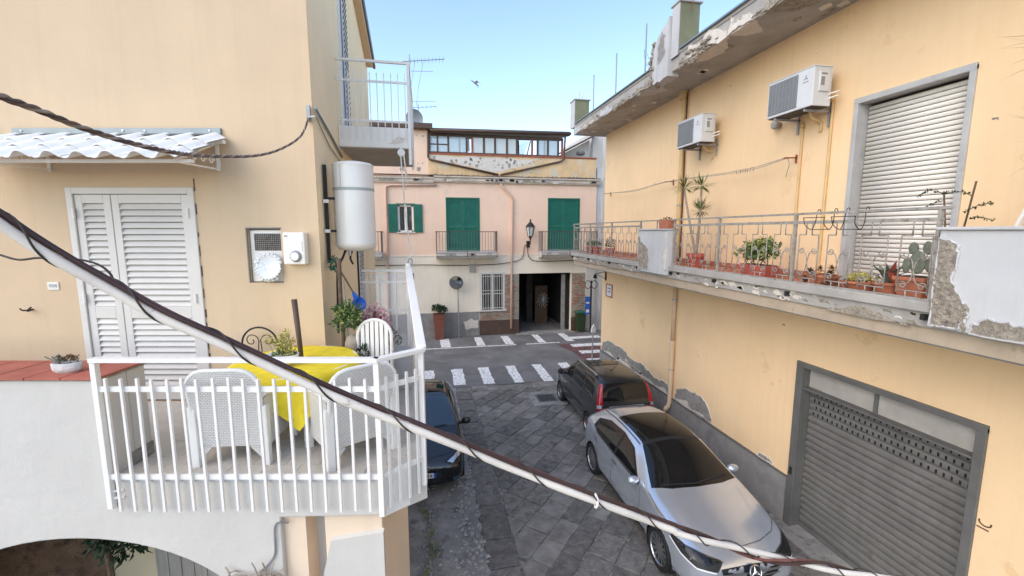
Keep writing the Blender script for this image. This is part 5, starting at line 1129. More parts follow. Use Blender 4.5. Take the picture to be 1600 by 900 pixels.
fl = obj('floor_bed', MB().prism([(p[0], p[1]) for p in deck], 'z', TF-.012, TF-.006), 'terrace_tile', T)
tme = [MB().box(0, .295, 0, .145, 0, .009).mesh('floor_tile', 'terrace_tile')]
def inside(p, P):
    c = False
    for i in range(len(P)):
        a, b = P[i], P[i-1]
        if (a[1] > p[1]) != (b[1] > p[1]) and p[0] < (b[0]-a[0])*(p[1]-a[1])/(b[1]-a[1])+a[0]: c = not c
    return c
for j in range(12):
    for i in range(10):
        a_, b_ = -3.38+.3*i+(.15 if j % 2 else 0), TB+.07+.15*j
        if all(inside(q, deck) for q in ((a_, b_), (a_+.295, b_), (a_+.295, b_+.145), (a_, b_+.145))): inst(tme[0], 'floor_tile', fl, (a_, b_, TF-.006))
obj('wall_skirting', MB().box(-3.40, -3.385, TB+.2, TB+.44, TF, TF+.12), 'plaster_grey', T)
cop = obj('parapet_coping', MB().box(-16, -3.385, TB-.012, TB+.46, 3.88, 3.892), 'plaster_rubble', T)
rt = MB().box(0, .284, -.02, .235, 0, .016).mesh('coping_tile', 'red_tile')
for i in range(10):
    for j in range(2): inst(rt, 'coping_tile', cop, (-3.385-.297*(i+1)+.004, TB-.01+.242*j, 3.892+random.uniform(0, .002)))
# pier under the terrace corner
obj('pier', MB().box(-1.64, -1.135, TB+.06, 4.4, 0, 2.67), 'plaster_pier', T, bev=.008)
obj('pier_plinth', MB().add([(-1.66, TB+.03, 0), (-1.12, TB+.03, 0), (-1.12, TB+.03, 2.50), (-1.58, TB+.03, 2.42), (-1.66, TB+.03, 2.1), (-1.66, TB+.065, 0), (-1.12, TB+.065, 0), (-1.12, TB+.065, 2.52), (-1.58, TB+.065, 2.44), (-1.66, TB+.065, 2.1)], [(0, 1, 2, 3, 4), (5, 6, 7, 8, 9), (0, 1, 6, 5), (1, 2, 7, 6), (2, 3, 8, 7), (3, 4, 9, 8), (4, 0, 5, 9)]), 'plaster_white', T)
obj('pier_return', MB().box(-1.80, -1.64, TB+.25, 4.3, 0, 2.67), 'plaster_white', T); obj('column', MB().box(-1.99, -1.80, TB+.05, TB+.3, 0, 2.66), 'plaster_pier', T)
obj('conduit', MB().tube(catm([(-1.93, TB+.02, 2.6), (-2.03, TB-.012, 2.6), (-2.05, TB-.012, 2.35), (-2.1, TB-.012, 2.25), (-2.2, TB-.012, 2.15)], 5), .008, 5), 'cement_dado', T)
# what shows through the arch
obj('back_wall', MB().box(-16, -1.9, FB-.05, FB-.01, 0, 2.7), 'plaster_beige_brightened', T)
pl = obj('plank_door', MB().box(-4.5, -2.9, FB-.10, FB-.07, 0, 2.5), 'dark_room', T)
pm = MB().box(0, .15, -.03, 0, 0, 2.05).mesh('plank', 'wood_grey')
for k in range(10): inst(pm, 'plank', pl, (-4.5+.16*k, FB-.10, 0), (0, 0, 0), (1, 1, 1.2 if k < 6 else 1))
obj('rock_face', MB().add([(-7, 3.8, 0), (-5.2, 4.9, 0), (-5.0, 5.0, 1.6), (-5.6, 4.8, 2.3), (-6.2, 4.4, 2.5), (-7, 3.9, 2.6)], [(0, 1, 2, 3, 4, 5)]), 'cliff_rock', T)
t = thing('dark_shrub', 'dark leafy shrub in the shade under the white arch', 'plant', (-4.35, 4.3, 0), 'L'); rr = random.Random(6)
mb = MB()
for k in range(7): bush(mb, (-4.35+rr.uniform(-.22, .22), 4.25+rr.uniform(-.15, .15), 1.75+.1*k+rr.uniform(-.1, .05)), (.2, .18, .18), 90, .12, .05, rr, -.8)
obj('foliage', mb, 'leaf_dark', t); obj('stem', MB().tube([(-4.35, 4.25, 0), (-4.33, 4.27, 1.2), (-4.35, 4.25, 2.1)], .03, 7), 'bark', t)
t = thing('dried_branches', 'tangle of dry twigs on the wall beside the arch', 'branches', (-2.2, TB-.05, 2.0), 'L'); mb = MB()
for k in range(40):
    p = Vector((-2.25+rr.uniform(-.2, .22), TB-.05+rr.uniform(-.04, .02), 2.12+rr.uniform(-.07, .06))); d = rdir(rr); d.y *= .3; mb.tube([p, p+d*.07+Vector((0, 0, .02)), p+d*.14], .006, 4)
obj('twigs', mb, 'bark_pale', t)
t = thing('clay_ornament', 'rounded pinkish clay ornament under the dry twigs', 'ornament', (-2.08, TB-.07, 1.9), 'L')
obj('body', MB().sphere((-2.08, TB-.06, 2.02), 1, 14, 8, (.1, .06, .09)), 'pipe_pink', t, smooth=True); obj('hanger', MB().bar((-2.08, TB-.02, 2.02), (-2.08, TB+.01, 2.12), .02), 'bark', t)

# ---- white railing
RL = thing('white_railing', 'white metal railing around the terrace front and angled corner', 'railing', (-2.2, TB, 2.75), 'L')
RB = TB-.03; zT = 4.065
def rail_run(p, q, n, skip_first=False):
    p = Vector((*p, 0)); q = Vector((*q, 0)); d = (q-p); nrm = Vector((d.y, -d.x, 0)).normalized()
    up = lambda v_, z: (v_.x, v_.y, z)
    obj('top_rail', MB().bar(up(p-d.normalized()*.02, zT), up(q+d.normalized()*.02, zT), .07, .035), 'white_paint', RL, bev=.004)
    obj('mid_rail', MB().bar(up(p, 3.82), up(q, 3.82), .018, .045), 'white_paint', RL); obj('bottom_rail', MB().bar(up(p, 3.055), up(q, 3.055), .018, .045), 'white_paint', RL)
    bm_ = MB().bar((0, 0, 0), (0, 0, 1.16), .02).mesh('baluster', 'white_metal')
    for k in range(n):
        c = p+d*((k+.75)/(n+.5))+nrm*.02; inst(bm_, 'baluster', RL, (c.x, c.y, 2.755+random.uniform(-.006, .006)), (random.uniform(-.006, .006), random.uniform(-.006, .006), math.atan2(d.y, d.x)))
rail_run((-3.39, RB), (-1.10, RB), 18); rail_run((-1.10, RB), (-.80, 3.72), 4)
for (a_, b_, z0) in ((-3.39, RB, 2.77), (-1.10, RB, 2.70), (-.80, 3.72, 2.80)): obj('post', MB().bar((a_, b_, z0), (a_, b_, zT), .045), 'white_paint', RL, bev=.003)
obj('skirt_plate', MB().add([(-1.10, RB+.02, 2.67), (-.81, 3.72, 2.67), (-.81, 3.72, 3.03), (-1.10, RB+.02, 3.03), (-1.10, RB+.045, 2.67), (-.81, 3.745, 2.67), (-.81, 3.745, 3.03), (-1.10, RB+.045, 3.03)], [(0, 1, 2, 3), (4, 5, 6, 7), (0, 1, 5, 4), (2, 3, 7, 6)]), 'white_paint', RL)
obj('foot_bracket', MB().bar((-3.38, RB, 2.86), (-3.30, TB, 2.86), .02).bar((-3.38, RB, 2.92), (-3.30, TB, 2.92), .015), 'white_metal', RL)
obj('rust_stain', MB().box(-1.128, -1.112, TB-.004, TB, 2.78, 2.90), 'rust_red', RL)
# tall side screen with white net
SC = thing('side_screen', 'tall white framed screen with thin net along the street side of the terrace', 'screen', (-1.1, 5, TF), 'L')
e1 = Vector((-.80, 3.74, 0)); e2 = Vector((-1.44, 6.02, 0)); e3 = Vector((-2.10, 6.05, 0))
V3 = lambda v_, z: (v_.x, v_.y, z)
obj('top_bar', MB().bar(V3(e1, 4.07), V3(e2, 4.60), .085, .05), 'white_paint', SC, bev=.006)
obj('post', MB().bar(V3(e2, TF), V3(e2, 4.66), .06), 'white_metal', SC, bev=.004)
obj('hook', MB().tube(catm([(e2.x, e2.y, 4.66), (e2.x+.02, e2.y, 4.72), (e2.x+.06, e2.y, 4.70), (e2.x+.05, e2.y, 4.6)], 5), .01, 5), 'grey_metal', SC)
obj('cleat', MB().box(e2.x+.03, e2.x+.075, e2.y-.03, e2.y+.02, 4.42, 4.52), 'rail_grey', SC)
for zz in (4.56, 4.40, 4.0): obj('cross_bar', MB().bar(V3(e2, zz), V3(e3, zz-.01), .02, .028), 'white_metal', SC)
for f in (.28, .62): p = e2+(e3-e2)*f; obj('upright', MB().bar(V3(p, TF), V3(p, 4.56), .02), 'white_metal', SC)
def net(p, q, zp, zq, n, name='net'):
    mb = MB(); dv = (q-p).normalized(); nr = Vector((dv.y, -dv.x, 0)); rr = random.Random(n); cols = []
    for k in range(n+1):
        f = k/n; off = .012*math.sin(k*1.9)+rr.uniform(-.006, .006); c = p+(q-p)*f+nr*off; cols.append(((c.x, c.y, TF+.02), (c.x, c.y, zp+(zq-zp)*f-.02)))
    for k in range(n): mb.quad(cols[k][0], cols[k+1][0], cols[k+1][1], cols[k][1])
    return obj(name, mb, 'mesh_net', SC, smooth=True)
net(e1, e2, 4.07, 4.58, 26); net(e2, e3, 4.55, 4.53, 16)
# ================================================================== TERRACE FURNITURE (frame L)
def wicker_chair(a, b, rot, label):
    """square woven armchair; local +y is the way it faces"""
    t = thing('wicker_armchair', label, 'chair', (a, b, TF), 'L', 'white woven armchairs round the table'); t.rotation_euler[2] += rot
    ORG[t] = Vector((0, 0, 0)); w_, d_ = .30, .29
    # back: curved top, slightly raked
    n = 14; mb = MB(); fr, bk = [], []
    for k in range(n+1):
        x = -w_+2*w_*k/n; u = x/w_; zt = .80+.13*(1-abs(u)**2.6); yb = -d_-.0; yt = -d_-.07-.03*(1-u*u)
        fr.append((x*.96, yb+.03, .30)); bk.append((x, yb, .14))
    rows = 8; V = []
    for j in range(rows+1):
        f = j/rows
        for k in range(n+1):
            x = -w_+2*w_*k/n; u = x/w_; zt = .78+.12*(1-abs(u)**5); V.append((x*(.94+.06*f), -d_+.02-.09*f-.02*f*(1-u*u), .17+(zt-.17)*f))
    V2 = [(x, y+.03, z) for x, y, z in V]; N = n+1; mb.v = V+V2; o_ = len(V)
    for j in range(rows):
        for k in range(n): q = j*N+k; mb.f += [(q, q+1, q+N+1, q+N), (o_+q, o_+q+N, o_+q+N+1, o_+q+1)]
    for k in range(n): mb.f += [(rows*N+k, rows*N+k+1, o_+rows*N+k+1, o_+rows*N+k), (k, o_+k, o_+k+1, k+1)]
    for j in range(rows):
        for k in (0, n): q = j*N+k; mb.f.append((q, q+N, o_+q+N, o_+q))
    obj('backrest', mb, 'wicker', t, ang=50)
    rim = V[rows*N:]; obj('back_rim', MB().tube([(x, y+.015, z) for x, y, z in [V[j*N] for j in range(4, rows)]+rim+[V[j*N+n] for j in range(rows-1, 3, -1)]], .019, 8), 'wicker_white', t, smooth=True)
    for s in (-1, 1):
        side = [(-d_, .17), (-d_, .62), (-.1, .635), (d_-.02, .62), (d_, .6), (d_, .17)]
        obj('side_panel', MB().prism(side, 'x', s*w_-.015, s*w_+.015), 'wicker', t)
        obj('armrest', MB().tube(catm([(s*w_, -d_-.03, .66), (s*w_, -.1, .645), (s*w_, d_-.04, .635), (s*w_, d_+.02, .59), (s*w_, d_+.01, .5)], 5), .027, 8), 'wicker_white', t, smooth=True)
    for (x, y) in ((-w_, -d_), (w_, -d_), (w_, d_), (-w_, d_)):
        obj('leg', MB().add([(x-.035, y-.03, 0), (x+.035, y-.03, 0), (x+.035, y+.03, 0), (x-.035, y+.03, 0), (x-.038, y-.034, .56), (x+.038, y-.034, .56), (x+.038, y+.034, .56), (x-.038, y+.034, .56)], [(0, 1, 2, 3), (4, 5, 6, 7), (0, 1, 5, 4), (1, 2, 6, 5), (2, 3, 7, 6), (3, 0, 4, 7)]), 'wicker_white', t, bev=.008)
    obj('seat', MB().box(-w_+.02, w_-.02, -d_+.02, d_+.01, .40, .44), 'wicker', t, bev=.01)
    obj('front_panel', MB().box(-w_+.03, w_-.03, d_-.01, d_+.012, .17, .41), 'wicker', t)
    for s in (-1, 1):
        obj('apron_curve', MB().prism([(-w_+.03 if s < 0 else w_-.03, .17), (-w_+.13 if s < 0 else w_-.13, .17), (-w_+.03 if s < 0 else w_-.03, .06)], 'y', -d_-.01, -d_+.015), 'wicker', t)
    return t
wicker_chair(-2.52, 3.95, R(4), 'white woven armchair seen from behind, left of the other armchair at the railing')
wicker_chair(-1.55, 3.98, R(42), 'white woven armchair turned towards the table at the railing corner')
# table hidden by its cloth
t = thing('round_table', 'round terrace table hidden under the yellow cloth', 'table', (-2.27, 4.44, TF), 'L')
obj('tabletop', MB().lathe([(.001, .70), (.60, .70), (.61, .715), (.60, .73), (.001, .73)], (-2.27, 4.44, TF), 32), 'white_paint', t)
for k in range(4): a = k*math.pi/2+.6; obj('leg', MB().tube([(-2.27+.42*math.cos(a), 4.44+.42*math.sin(a), TF), (-2.27+.36*math.cos(a), 4.44+.36*math.sin(a), TF+.7)], .02, 8), 'white_paint', t)
mb = MB(); n = 96; rings = []
for j, (rad, z) in enumerate([(.0, .736), (.3, .737), (.57, .736), (.618, .727), (.635, .69)]):
    rings.append([(-2.27+rad*math.cos(2*math.pi*k/n), 4.44+rad*math.sin(2*math.pi*k/n), TF+z+(.004*math.sin(7*k*2*math.pi/n+1) if rad > .2 else 0)) for k in range(n)])
for j in range(1, 6):
    f = j/5; ring = []
    for k in range(n):
        a = 2*math.pi*k/n; sq = .82/max(abs(math.cos(a+.35)), abs(math.sin(a+.35)))*.95; drop = max(.16, sq-.62)
        wv = .045*f*math.sin(11*a+.8*math.sin(3*a))+.02*f*math.sin(23*a+1); rad = .637+.012*f+wv*(.6+.8*drop)
        ring.append((-2.27+rad*math.cos(a), 4.44+rad*math.sin(a), TF+.69-drop*f+.008*math.sin(5*a)*f))
    rings.append(ring)
for r_ in rings: mb.v += r_
for j in range(len(rings)-1):
    for k in range(n): a = j*n+k; b = j*n+(k+1) % n; mb.f.append((a, b, b+n, a+n))
single('tablecloth', mb, 'cloth_yellow', 'bright yellow cloth draped over the round terrace table', 'tablecloth', 'L', smooth=True)
single('parasol_pole', MB().tube([(-2.22, 4.5, TF+.05), (-2.25, 4.5, 3.9), (-2.28, 4.5, 4.39)], [.022, .026, .03], 10), 'brown_trim', 'short dark brown parasol pole stub standing up through the yellow table', 'pole', 'L', smooth=True)
t = thing('table_planter', 'low white bowl with a yellow-green plant on the yellow table', 'plant', (-2.27, 4.3, TF+.74), 'L'); c = (-2.30, 4.24, TF+.745)
obj('bowl', MB().lathe([(.001, 0), (.06, 0), (.11, .035), (.15, .09), (.16, .115), (.15, .115), (.135, .09), (.001, .085)], c, 28, .75), 'white_paint', t, smooth=True)
rr = random.Random(9); mb = MB(); bush(mb, (c[0], c[1], c[2]+.1), (.12, .09, .05), 80, .05, .022, rr, -.1); obj('foliage', mb, 'leaf_green', t)
mb = MB(); ms = MB()
for k in range(24):
    p0 = Vector((c[0]+rr.uniform(-.08, .1), c[1]+rr.uniform(-.05, .05), c[2]+.09)); p1 = p0+Vector((rr.uniform(-.07, .1), rr.uniform(-.06, .06), rr.uniform(.05, .24))); ms.tube([p0, p1], .003, 4); bush(mb, p1, (.03, .03, .03), 14, .035, .016, rr, -1)
obj('flowering_tips', mb, 'leaf_yellow', t); obj('stem', ms, 'leaf_pale', t)
# wrought-iron chair by the wall
t = thing('iron_chair', 'black wrought-iron chair with arched scroll back against the wall', 'chair', (-2.95, 4.92, TF), 'L'); ca_, cb_ = -2.97, 5.0
arcp = [(ca_+.21*math.cos(a), cb_, TF+.76+.20*math.sin(a)) for a in [math.pi*k/16 for k in range(17)]]
obj('back_frame', MB().tube([(ca_+.21, cb_-.02, TF+.44)]+arcp+[(ca_-.21, cb_-.02, TF+.44)], .011, 7), 'black_iron', t, smooth=True)
mb = MB()
for s in (-1, 1):
    mb.tube([(ca_+s*.0, cb_, TF+.5), (ca_+s*.02, cb_, TF+.7)]+[(ca_+s*.095+p[0], cb_, TF+.80+p[1]) for p in spiral((0, 0), .085, math.pi/2-s*math.pi/2+math.pi, 1.1, 16, -s)], .006, 5)
    mb.tube([(ca_+s*.1+p[0], cb_, TF+.62+p[1]) for p in spiral((0, 0), .07, math.pi/2+s*math.pi/2, 1.2, 14, s)], .006, 5)
obj('scrollwork', mb, 'black_iron', t)
obj('seat', MB().lathe([(.001, .43), (.2, .43), (.21, .44), (.2, .45), (.001, .45)], (ca_, cb_-.2, TF), 20), 'black_iron', t)
for (x, y) in ((-.15, -.35), (.15, -.35), (-.17, -.03), (.17, -.03)): obj('leg', MB().tube([(ca_+x*.9, cb_+y, TF+.44), (ca_+x*1.15, cb_+y*1.02, TF)], .01, 6), 'black_iron', t)
# white chair with rounded back
t = thing('round_back_chair', 'white chair with rounded slotted back behind the yellow table', 'chair', (-1.62, 4.9, TF), 'L'); ca_, cb_ = -1.63, 5.02
out = [(ca_-.20, TF+.42)]+[(ca_-.20+.0, TF+.8)]+[(ca_+.20*math.cos(a), TF+.85+.19*math.sin(a)) for a in [math.pi*(1-k/14) for k in range(15)]]+[(ca_+.2, TF+.8), (ca_+.2, TF+.42)]
obj('back_frame', MB().tube([(x, cb_+(.06*(z-TF-.42)), z) for x, z in out], .02, 8), 'white_paint', t, smooth=True)
for k in range(6): x = ca_-.14+.056*k; zt = TF+.85+.19*math.sqrt(max(0, 1-((x-ca_)/.2)**2)); obj('back_slat', MB().bar((x, cb_, TF+.45), (x, cb_+.03, zt), .042, .012, (0, 1, 0)), 'wicker_white', t)
obj('seat', MB().box(ca_-.22, ca_+.22, cb_-.42, cb_+.02, TF+.41, TF+.44), 'white_paint', t, bev=.012)
for s in (-1, 1):
    obj('armrest', MB().tube(catm([(ca_+s*.2, cb_, TF+.66), (ca_+s*.25, cb_-.2, TF+.67), (ca_+s*.24, cb_-.4, TF+.64), (ca_+s*.23, cb_-.4, TF+.44)], 5), .018, 8), 'white_paint', t, smooth=True)
    for y in (-.38, 0): obj('leg', MB().bar((ca_+s*.2, cb_+y, TF+.42), (ca_+s*.23, cb_+y*1.08, TF), .035), 'white_paint', t)
# plants at the house corner
t = thing('corner_planter', 'round white planter with a small leafy tree by the house corner', 'plant', (-1.95, 5.12, TF), 'L'); c = (-1.95, 5.10, TF)
obj('pot', MB().lathe([(.001, 0), (.12, 0), (.15, .2), (.175, .5), (.165, .54), (.175, .60), (.19, .63), (.19, .67), (.17, .67), (.16, .62), (.001, .61)], c, 26), 'white_paint', t, ang=40)
obj('trunk', MB().tube(catm([(c[0]-.08, c[1], TF+.6), (c[0]-.07, c[1], TF+.95), (c[0]-.09, c[1]+.02, TF+1.3), (c[0]-.085, c[1]+.02, TF+1.75)], 5), .025, 8), 'bark', t, smooth=True)
obj('root', MB().sphere((c[0]+.05, c[1]-.02, TF+.72), 1, 14, 8, (.10, .09, .14)), 'bark_pale', t, smooth=True)
mb = MB()
for k in range(10): bush(mb, (c[0]+.0+rr.uniform(-.13, .19), c[1]+rr.uniform(-.1, .1), TF+1.05+rr.uniform(-.12, .14)), (.09, .08, .08), 45, .06, .03, rr, -.8)
obj('foliage', mb, 'leaf_green', t)
mb = MB(); bush(mb, (c[0], c[1]-.05, TF+1.1), (.18, .12, .12), 120, .05, .028, rr, -.6); obj('foliage', mb, 'leaf_pale', t)
t = thing('flower_pot', 'pink and dark red flowering plant behind the round-backed chair', 'plant', (-1.72, 5.3, TF), 'L'); c = (-1.72, 5.35, TF)
pot(t, c, .13, .18, .42, 'concrete'); mb = MB(); mr = MB()
for k in range(16):
    d = rdir(rr, .2, 1); p1 = Vector((c[0], c[1], TF+.45))+Vector((d.x*.15, d.y*.14, .3+d.z*.38)); mr.tube([(c[0], c[1], TF+.42), p1], .008, 5); bush(mb, p1, (.06, .06, .06), 26, .045, .035, rr, -1)
    for j in range(8): leaf(mr, p1*.8+Vector(c)*.2+Vector((0, 0, .06)), d+rdir(rr)*.5, .14, .03)
obj('blossom', mb, 'flower_pink', t); obj('stems', mr, 'flower_red', t)
t = thing('dark_pot_plant', 'small dark green plant between the white planter and the chair', 'plant', (-1.78, 4.98, TF), 'L'); c = (-1.76, 5.0, TF)
pot(t, c, .07, .10, .5, 'black_plastic'); mb = MB(); bush(mb, (c[0], c[1], TF+.62), (.07, .06, .12), 120, .07, .022, rr, -.5); obj('foliage', mb, 'leaf_dark', t)
t = thing('blue_dustpan', 'round blue plastic dustpan with a long stick leaning at the house corner', 'dustpan', (-1.9, 5.4, TF), 'L')
mx = Matrix.Translation((-1.88, 5.30, 4.205)) @ Matrix.Rotation(R(80), 4, 'X')
obj('pan', MB().lathe([(.001, .0), (.07, .0), (.088, .015), (.09, .03), (.08, .03), (.07, .018), (.001, .014)], n=24).xf(mx), 'blue_plastic', t, smooth=True)
obj('neck', MB().prism([(-1.935, 4.24), (-1.88, 4.29), (-1.94, 4.36), (-1.96, 4.35)], 'y', 5.27, 5.31), 'blue_plastic', t)
obj('stick', MB().tube([(-1.94, 5.30, 4.33), (-2.15, 5.32, 4.70)], .011, 7), 'bark', t)
mb = MB(); bush(mb, (-2.19, 5.36, 4.70), (.05, .05, .09), 140, .045, .02, rr, -1)
single('green_netting', mb, 'green_shutter', 'bunched dark green netting hanging under the water heater', 'netting', 'L')
t = thing('wooden_stakes', 'two thin wooden stakes leaning behind the corner planter', 'stake', (-2.1, 5.35, TF), 'L')
obj('stake', MB().tube([(-2.1, 5.34, TF), (-2.13, 5.36, 4.55)], .014, 6), 'bark_pale', t); obj('stake', MB().tube([(-2.03, 5.32, TF), (-2.09, 5.36, 4.5)], .012, 6), 'wood_grey', t)
t = thing('planter_box', 'pale low planter box behind the round-backed chair', 'planter', (-1.6, 5.7, TF), 'L')
obj('box', MB().prism([(-1.85, TF), (-1.35, TF), (-1.32, TF+.5), (-1.88, TF+.5)], 'y', 5.55, 5.85), 'concrete_pale', t, bev=.01); mb = MB(); bush(mb, (-1.7, 5.7, TF+.6), (.22, .12, .2), 140, .06, .025, rr, -.2); obj('foliage', mb, 'leaf_grey', t)
# succulent on the red-tiled parapet
t = thing('parapet_succulent', 'small dark succulent in an oval white stone pot on the red tiles', 'plant', (-3.78, 3.62, 3.91), 'L'); c = (-3.80, 3.60, 3.909)
obj('pot', MB().lathe([(.001, 0), (.10, 0), (.118, .03), (.12, .075), (.105, .085), (.095, .07), (.001, .065)], c, 22, .6), 'stone_white', t, smooth=True); mb = MB()
for k in range(11):
    q = Vector((c[0]+rr.uniform(-.07, .08), c[1]+rr.uniform(-.04, .04), c[2]+.08+rr.uniform(0, .05)))
    for j in range(16): d = rdir(rr, -.1, 1); leaf(mb, q, d, rr.uniform(.02, .035), .016)
for k in range(3): q = [Vector((c[0]-.06-.02*k*i, c[1], c[2]+.07+.02*i)) for i in range(4)]; mb.tube(q, .006, 5)
obj('rosettes', mb, 'leaf_grey', t); mb = MB(); bush(mb, (c[0]+.02, c[1], c[2]+.10), (.08, .04, .04), 90, .03, .014, rr, -.2); obj('rosettes', mb, 'leaf_brown', t)
# ================================================================== PARKED CARS (local: nose at y=0 looking -y, x across, z up)
def ring_hood(y, zb, w, zt, drop=.10):
    return [(0, y, zb), (w*.6, y, zb), (w*.93, y, zb+.02), (w, y, zb+.16), (w*1.0, y, zb+.55*(zt-zb)), (w*.975, y, zt-drop), (w*.90, y, zt-drop*.42), (w*.72, y, zt-drop*.16), (w*.4, y, zt-.006), (0, y, zt)]
def ring_cab(y, zb, w, belt, zt, wt, edge=.05):
    return [(0, y, zb), (w*.6, y, zb), (w*.93, y, zb+.02), (w, y, zb+.16), (w*1.0, y, .62), (w*.965, y, belt), (w*.93*.35+wt*1.08*.65, y, belt+(zt-belt)*.55), (wt, y, zt-edge), (wt*.66, y, zt-.012), (0, y, zt)]
class Car:
    def __init__(s, name, label, loc, rot, paint, rings, wheels, r_w, hw, level=3):
        s.t = thing(name, label, 'car', loc); s.t.rotation_euler[2] = rot; ORG[s.t] = Vector((0, 0, 0)); s.paint = paint
        n = len(rings[0]); full = []
        for rg in rings: full.append(rg+[(-x, y, z) for x, y, z in rg[-2:0:-1]])
        m = len(full[0]); mb = MB()
        for f in full: mb.v += f
        for i in range(len(full)-1):
            for j in range(m): a = i*m+j; b = i*m+(j+1) % m; mb.f.append((a, b, b+m, a+m))
        mb.f.append(tuple(range(m))[::-1]); mb.f.append(tuple((len(full)-1)*m+j for j in range(m)))
        me = mb.mesh('body', paint, True); o = bpy.data.objects.new('tmp_body', me); C.objects.link(o)
        sb = o.modifiers.new('s', 'SUBSURF'); sb.levels = level; sb.render_levels = level
        dg = bpy.context.evaluated_depsgraph_get(); me2 = bpy.data.meshes.new_from_object(o.evaluated_get(dg)); bpy.data.objects.remove(o)
        bm = bmesh.new(); bm.from_mesh(me2); s.bvh = BVHTree.FromBMesh(bm)
        ra = r_w*1.13
        for yw in wheels:
            ins = lambda v_: abs(v_.co.x) > hw*.55 and (v_.co.y-yw)**2+(v_.co.z-r_w)**2 < ra*ra
            dead = [f for f in bm.faces if all(ins(v_) for v_ in f.verts)]
            bmesh.ops.delete(bm, geom=dead, context='FACES')
            for v_ in bm.verts:
                if v_.is_boundary and abs(v_.co.x) > hw*.55:
                    d = math.hypot(v_.co.y-yw, v_.co.z-r_w)
                    if d < ra*1.3 and d > .01: v_.co.y = yw+(v_.co.y-yw)*ra/d; v_.co.z = max(v_.co.z*.0+r_w+(v_.co.z-r_w)*ra/d, .1)
        for f in bm.faces: f.smooth = True
        bm.to_mesh(me2); bm.free(); me2.name = 'body'
        b = bpy.data.objects.new('body', me2); C.objects.link(b); b.parent = s.t; ORG[b] = Vector()
        if not me2.materials: me2.materials.append(M[paint])
        s.body = b; s.r_w = r_w; s.hw = hw; s.ra = ra
        for yw in wheels:
            for sd in (-1, 1):
                mbw = MB()
                for k in range(16):
                    a0, a1 = math.pi*(k/16*1.3-.15), math.pi*((k+1)/16*1.3-.15); q = []
                    for (aa, xx) in ((a0, hw*.5), (a1, hw*.5), (a1, hw*.985), (a0, hw*.985)): q.append((sd*xx, yw+ra*math.cos(aa), r_w+ra*math.sin(aa)))
                    mbw.quad(*q)
                mbw.quad((sd*hw*.5, yw-ra, .1), (sd*hw*.5, yw+ra, .1), (sd*hw*.5, yw+ra, r_w+ra), (sd*hw*.5, yw-ra, r_w+ra))
                obj('wheel_well', mbw, 'black_plastic', s.t)
    def wheel(s, x, y, rim_mat='alloy', spokes=10, rr_=.70):
        sd = 1 if x > 0 else -1; r = s.r_w; tw = .10
        rot = Matrix.Translation((x, y, r)) @ Matrix.Rotation(sd*math.pi/2, 4, 'Y')
        ty = obj('wheel', MB().lathe([(r*rr_, -tw), (r*.93, -tw), (r, -tw*.7), (r, tw*.7), (r*.96, tw*.95), (r*.85, tw*1.02), (r*rr_, tw*.9), (r*rr_, -tw)], n=32).xf(rot), 'rubber', s.t, ang=40)
        k0 = MB().lathe([(r*rr_, tw*.9), (r*rr_*.97, tw*.92), (r*rr_*.93, tw*.75), (r*rr_*.92, -tw*.5)], n=32)
        for k in range(spokes):
            a = 2*math.pi*k/spokes; c_, s_ = math.cos(a), math.sin(a); w0, w1 = r*.075, r*.05; p = []
            for (rd, ww, zz) in ((r*.14, w0, tw*.62), (r*rr_*.95, w1, tw*.78), (r*rr_*.95, w1, tw*.6), (r*.14, w0, tw*.4)):
                for q in (-1, 1): p.append((rd*c_-q*ww*s_, rd*s_+q*ww*c_, zz))
            k0.add(p, [(0, 2, 3, 1), (2, 4, 5, 3), (0, 6, 4, 2), (1, 3, 5, 7)])
        k0.lathe([(.001, tw*.72), (r*.12, tw*.7), (r*.17, tw*.6), (r*.18, tw*.4)], n=20)
        obj('rim', k0.xf(rot), rim_mat, ty); obj('brake_disc', MB().lathe([(.001, .0), (r*.55, .0), (r*.55, -.02)], n=24).xf(rot), 'alloy_dark', ty)
    def patch(s, name, pts, mt, off=.004, mirror=False, sub=4, parent=None, maxlen=.07):
        for sd in ((1, -1) if mirror else (1,)):
            bm = bmesh.new(); vs_ = [bm.verts.new((x*sd, y, z)) for x, y, z in pts]; bm.faces.new(vs_)
            bmesh.ops.triangulate(bm, faces=bm.faces[:])
            for _ in range(sub):
                es = [e for e in bm.edges if e.calc_length() > maxlen]
                if not es: break
                bmesh.ops.subdivide_edges(bm, edges=es, cuts=1); bmesh.ops.triangulate(bm, faces=bm.faces[:])
            for v_ in bm.verts:
                p, nrm, _, _ = s.bvh.find_nearest(v_.co)
                if nrm.dot(p-Vector((0, p.y, .6))) < 0 and abs(p.x) > .1: nrm = -nrm
                v_.co = p+nrm*off
            for f in bm.faces: f.smooth = True
            me = bpy.data.meshes.new(name); bmesh.ops.recalc_face_normals(bm, faces=bm.faces); bm.to_mesh(me); bm.free(); me.materials.append(M[mt])
            o = bpy.data.objects.new(name, me); C.objects.link(o); o.parent = parent or s.t; ORG[o] = Vector()
        return o
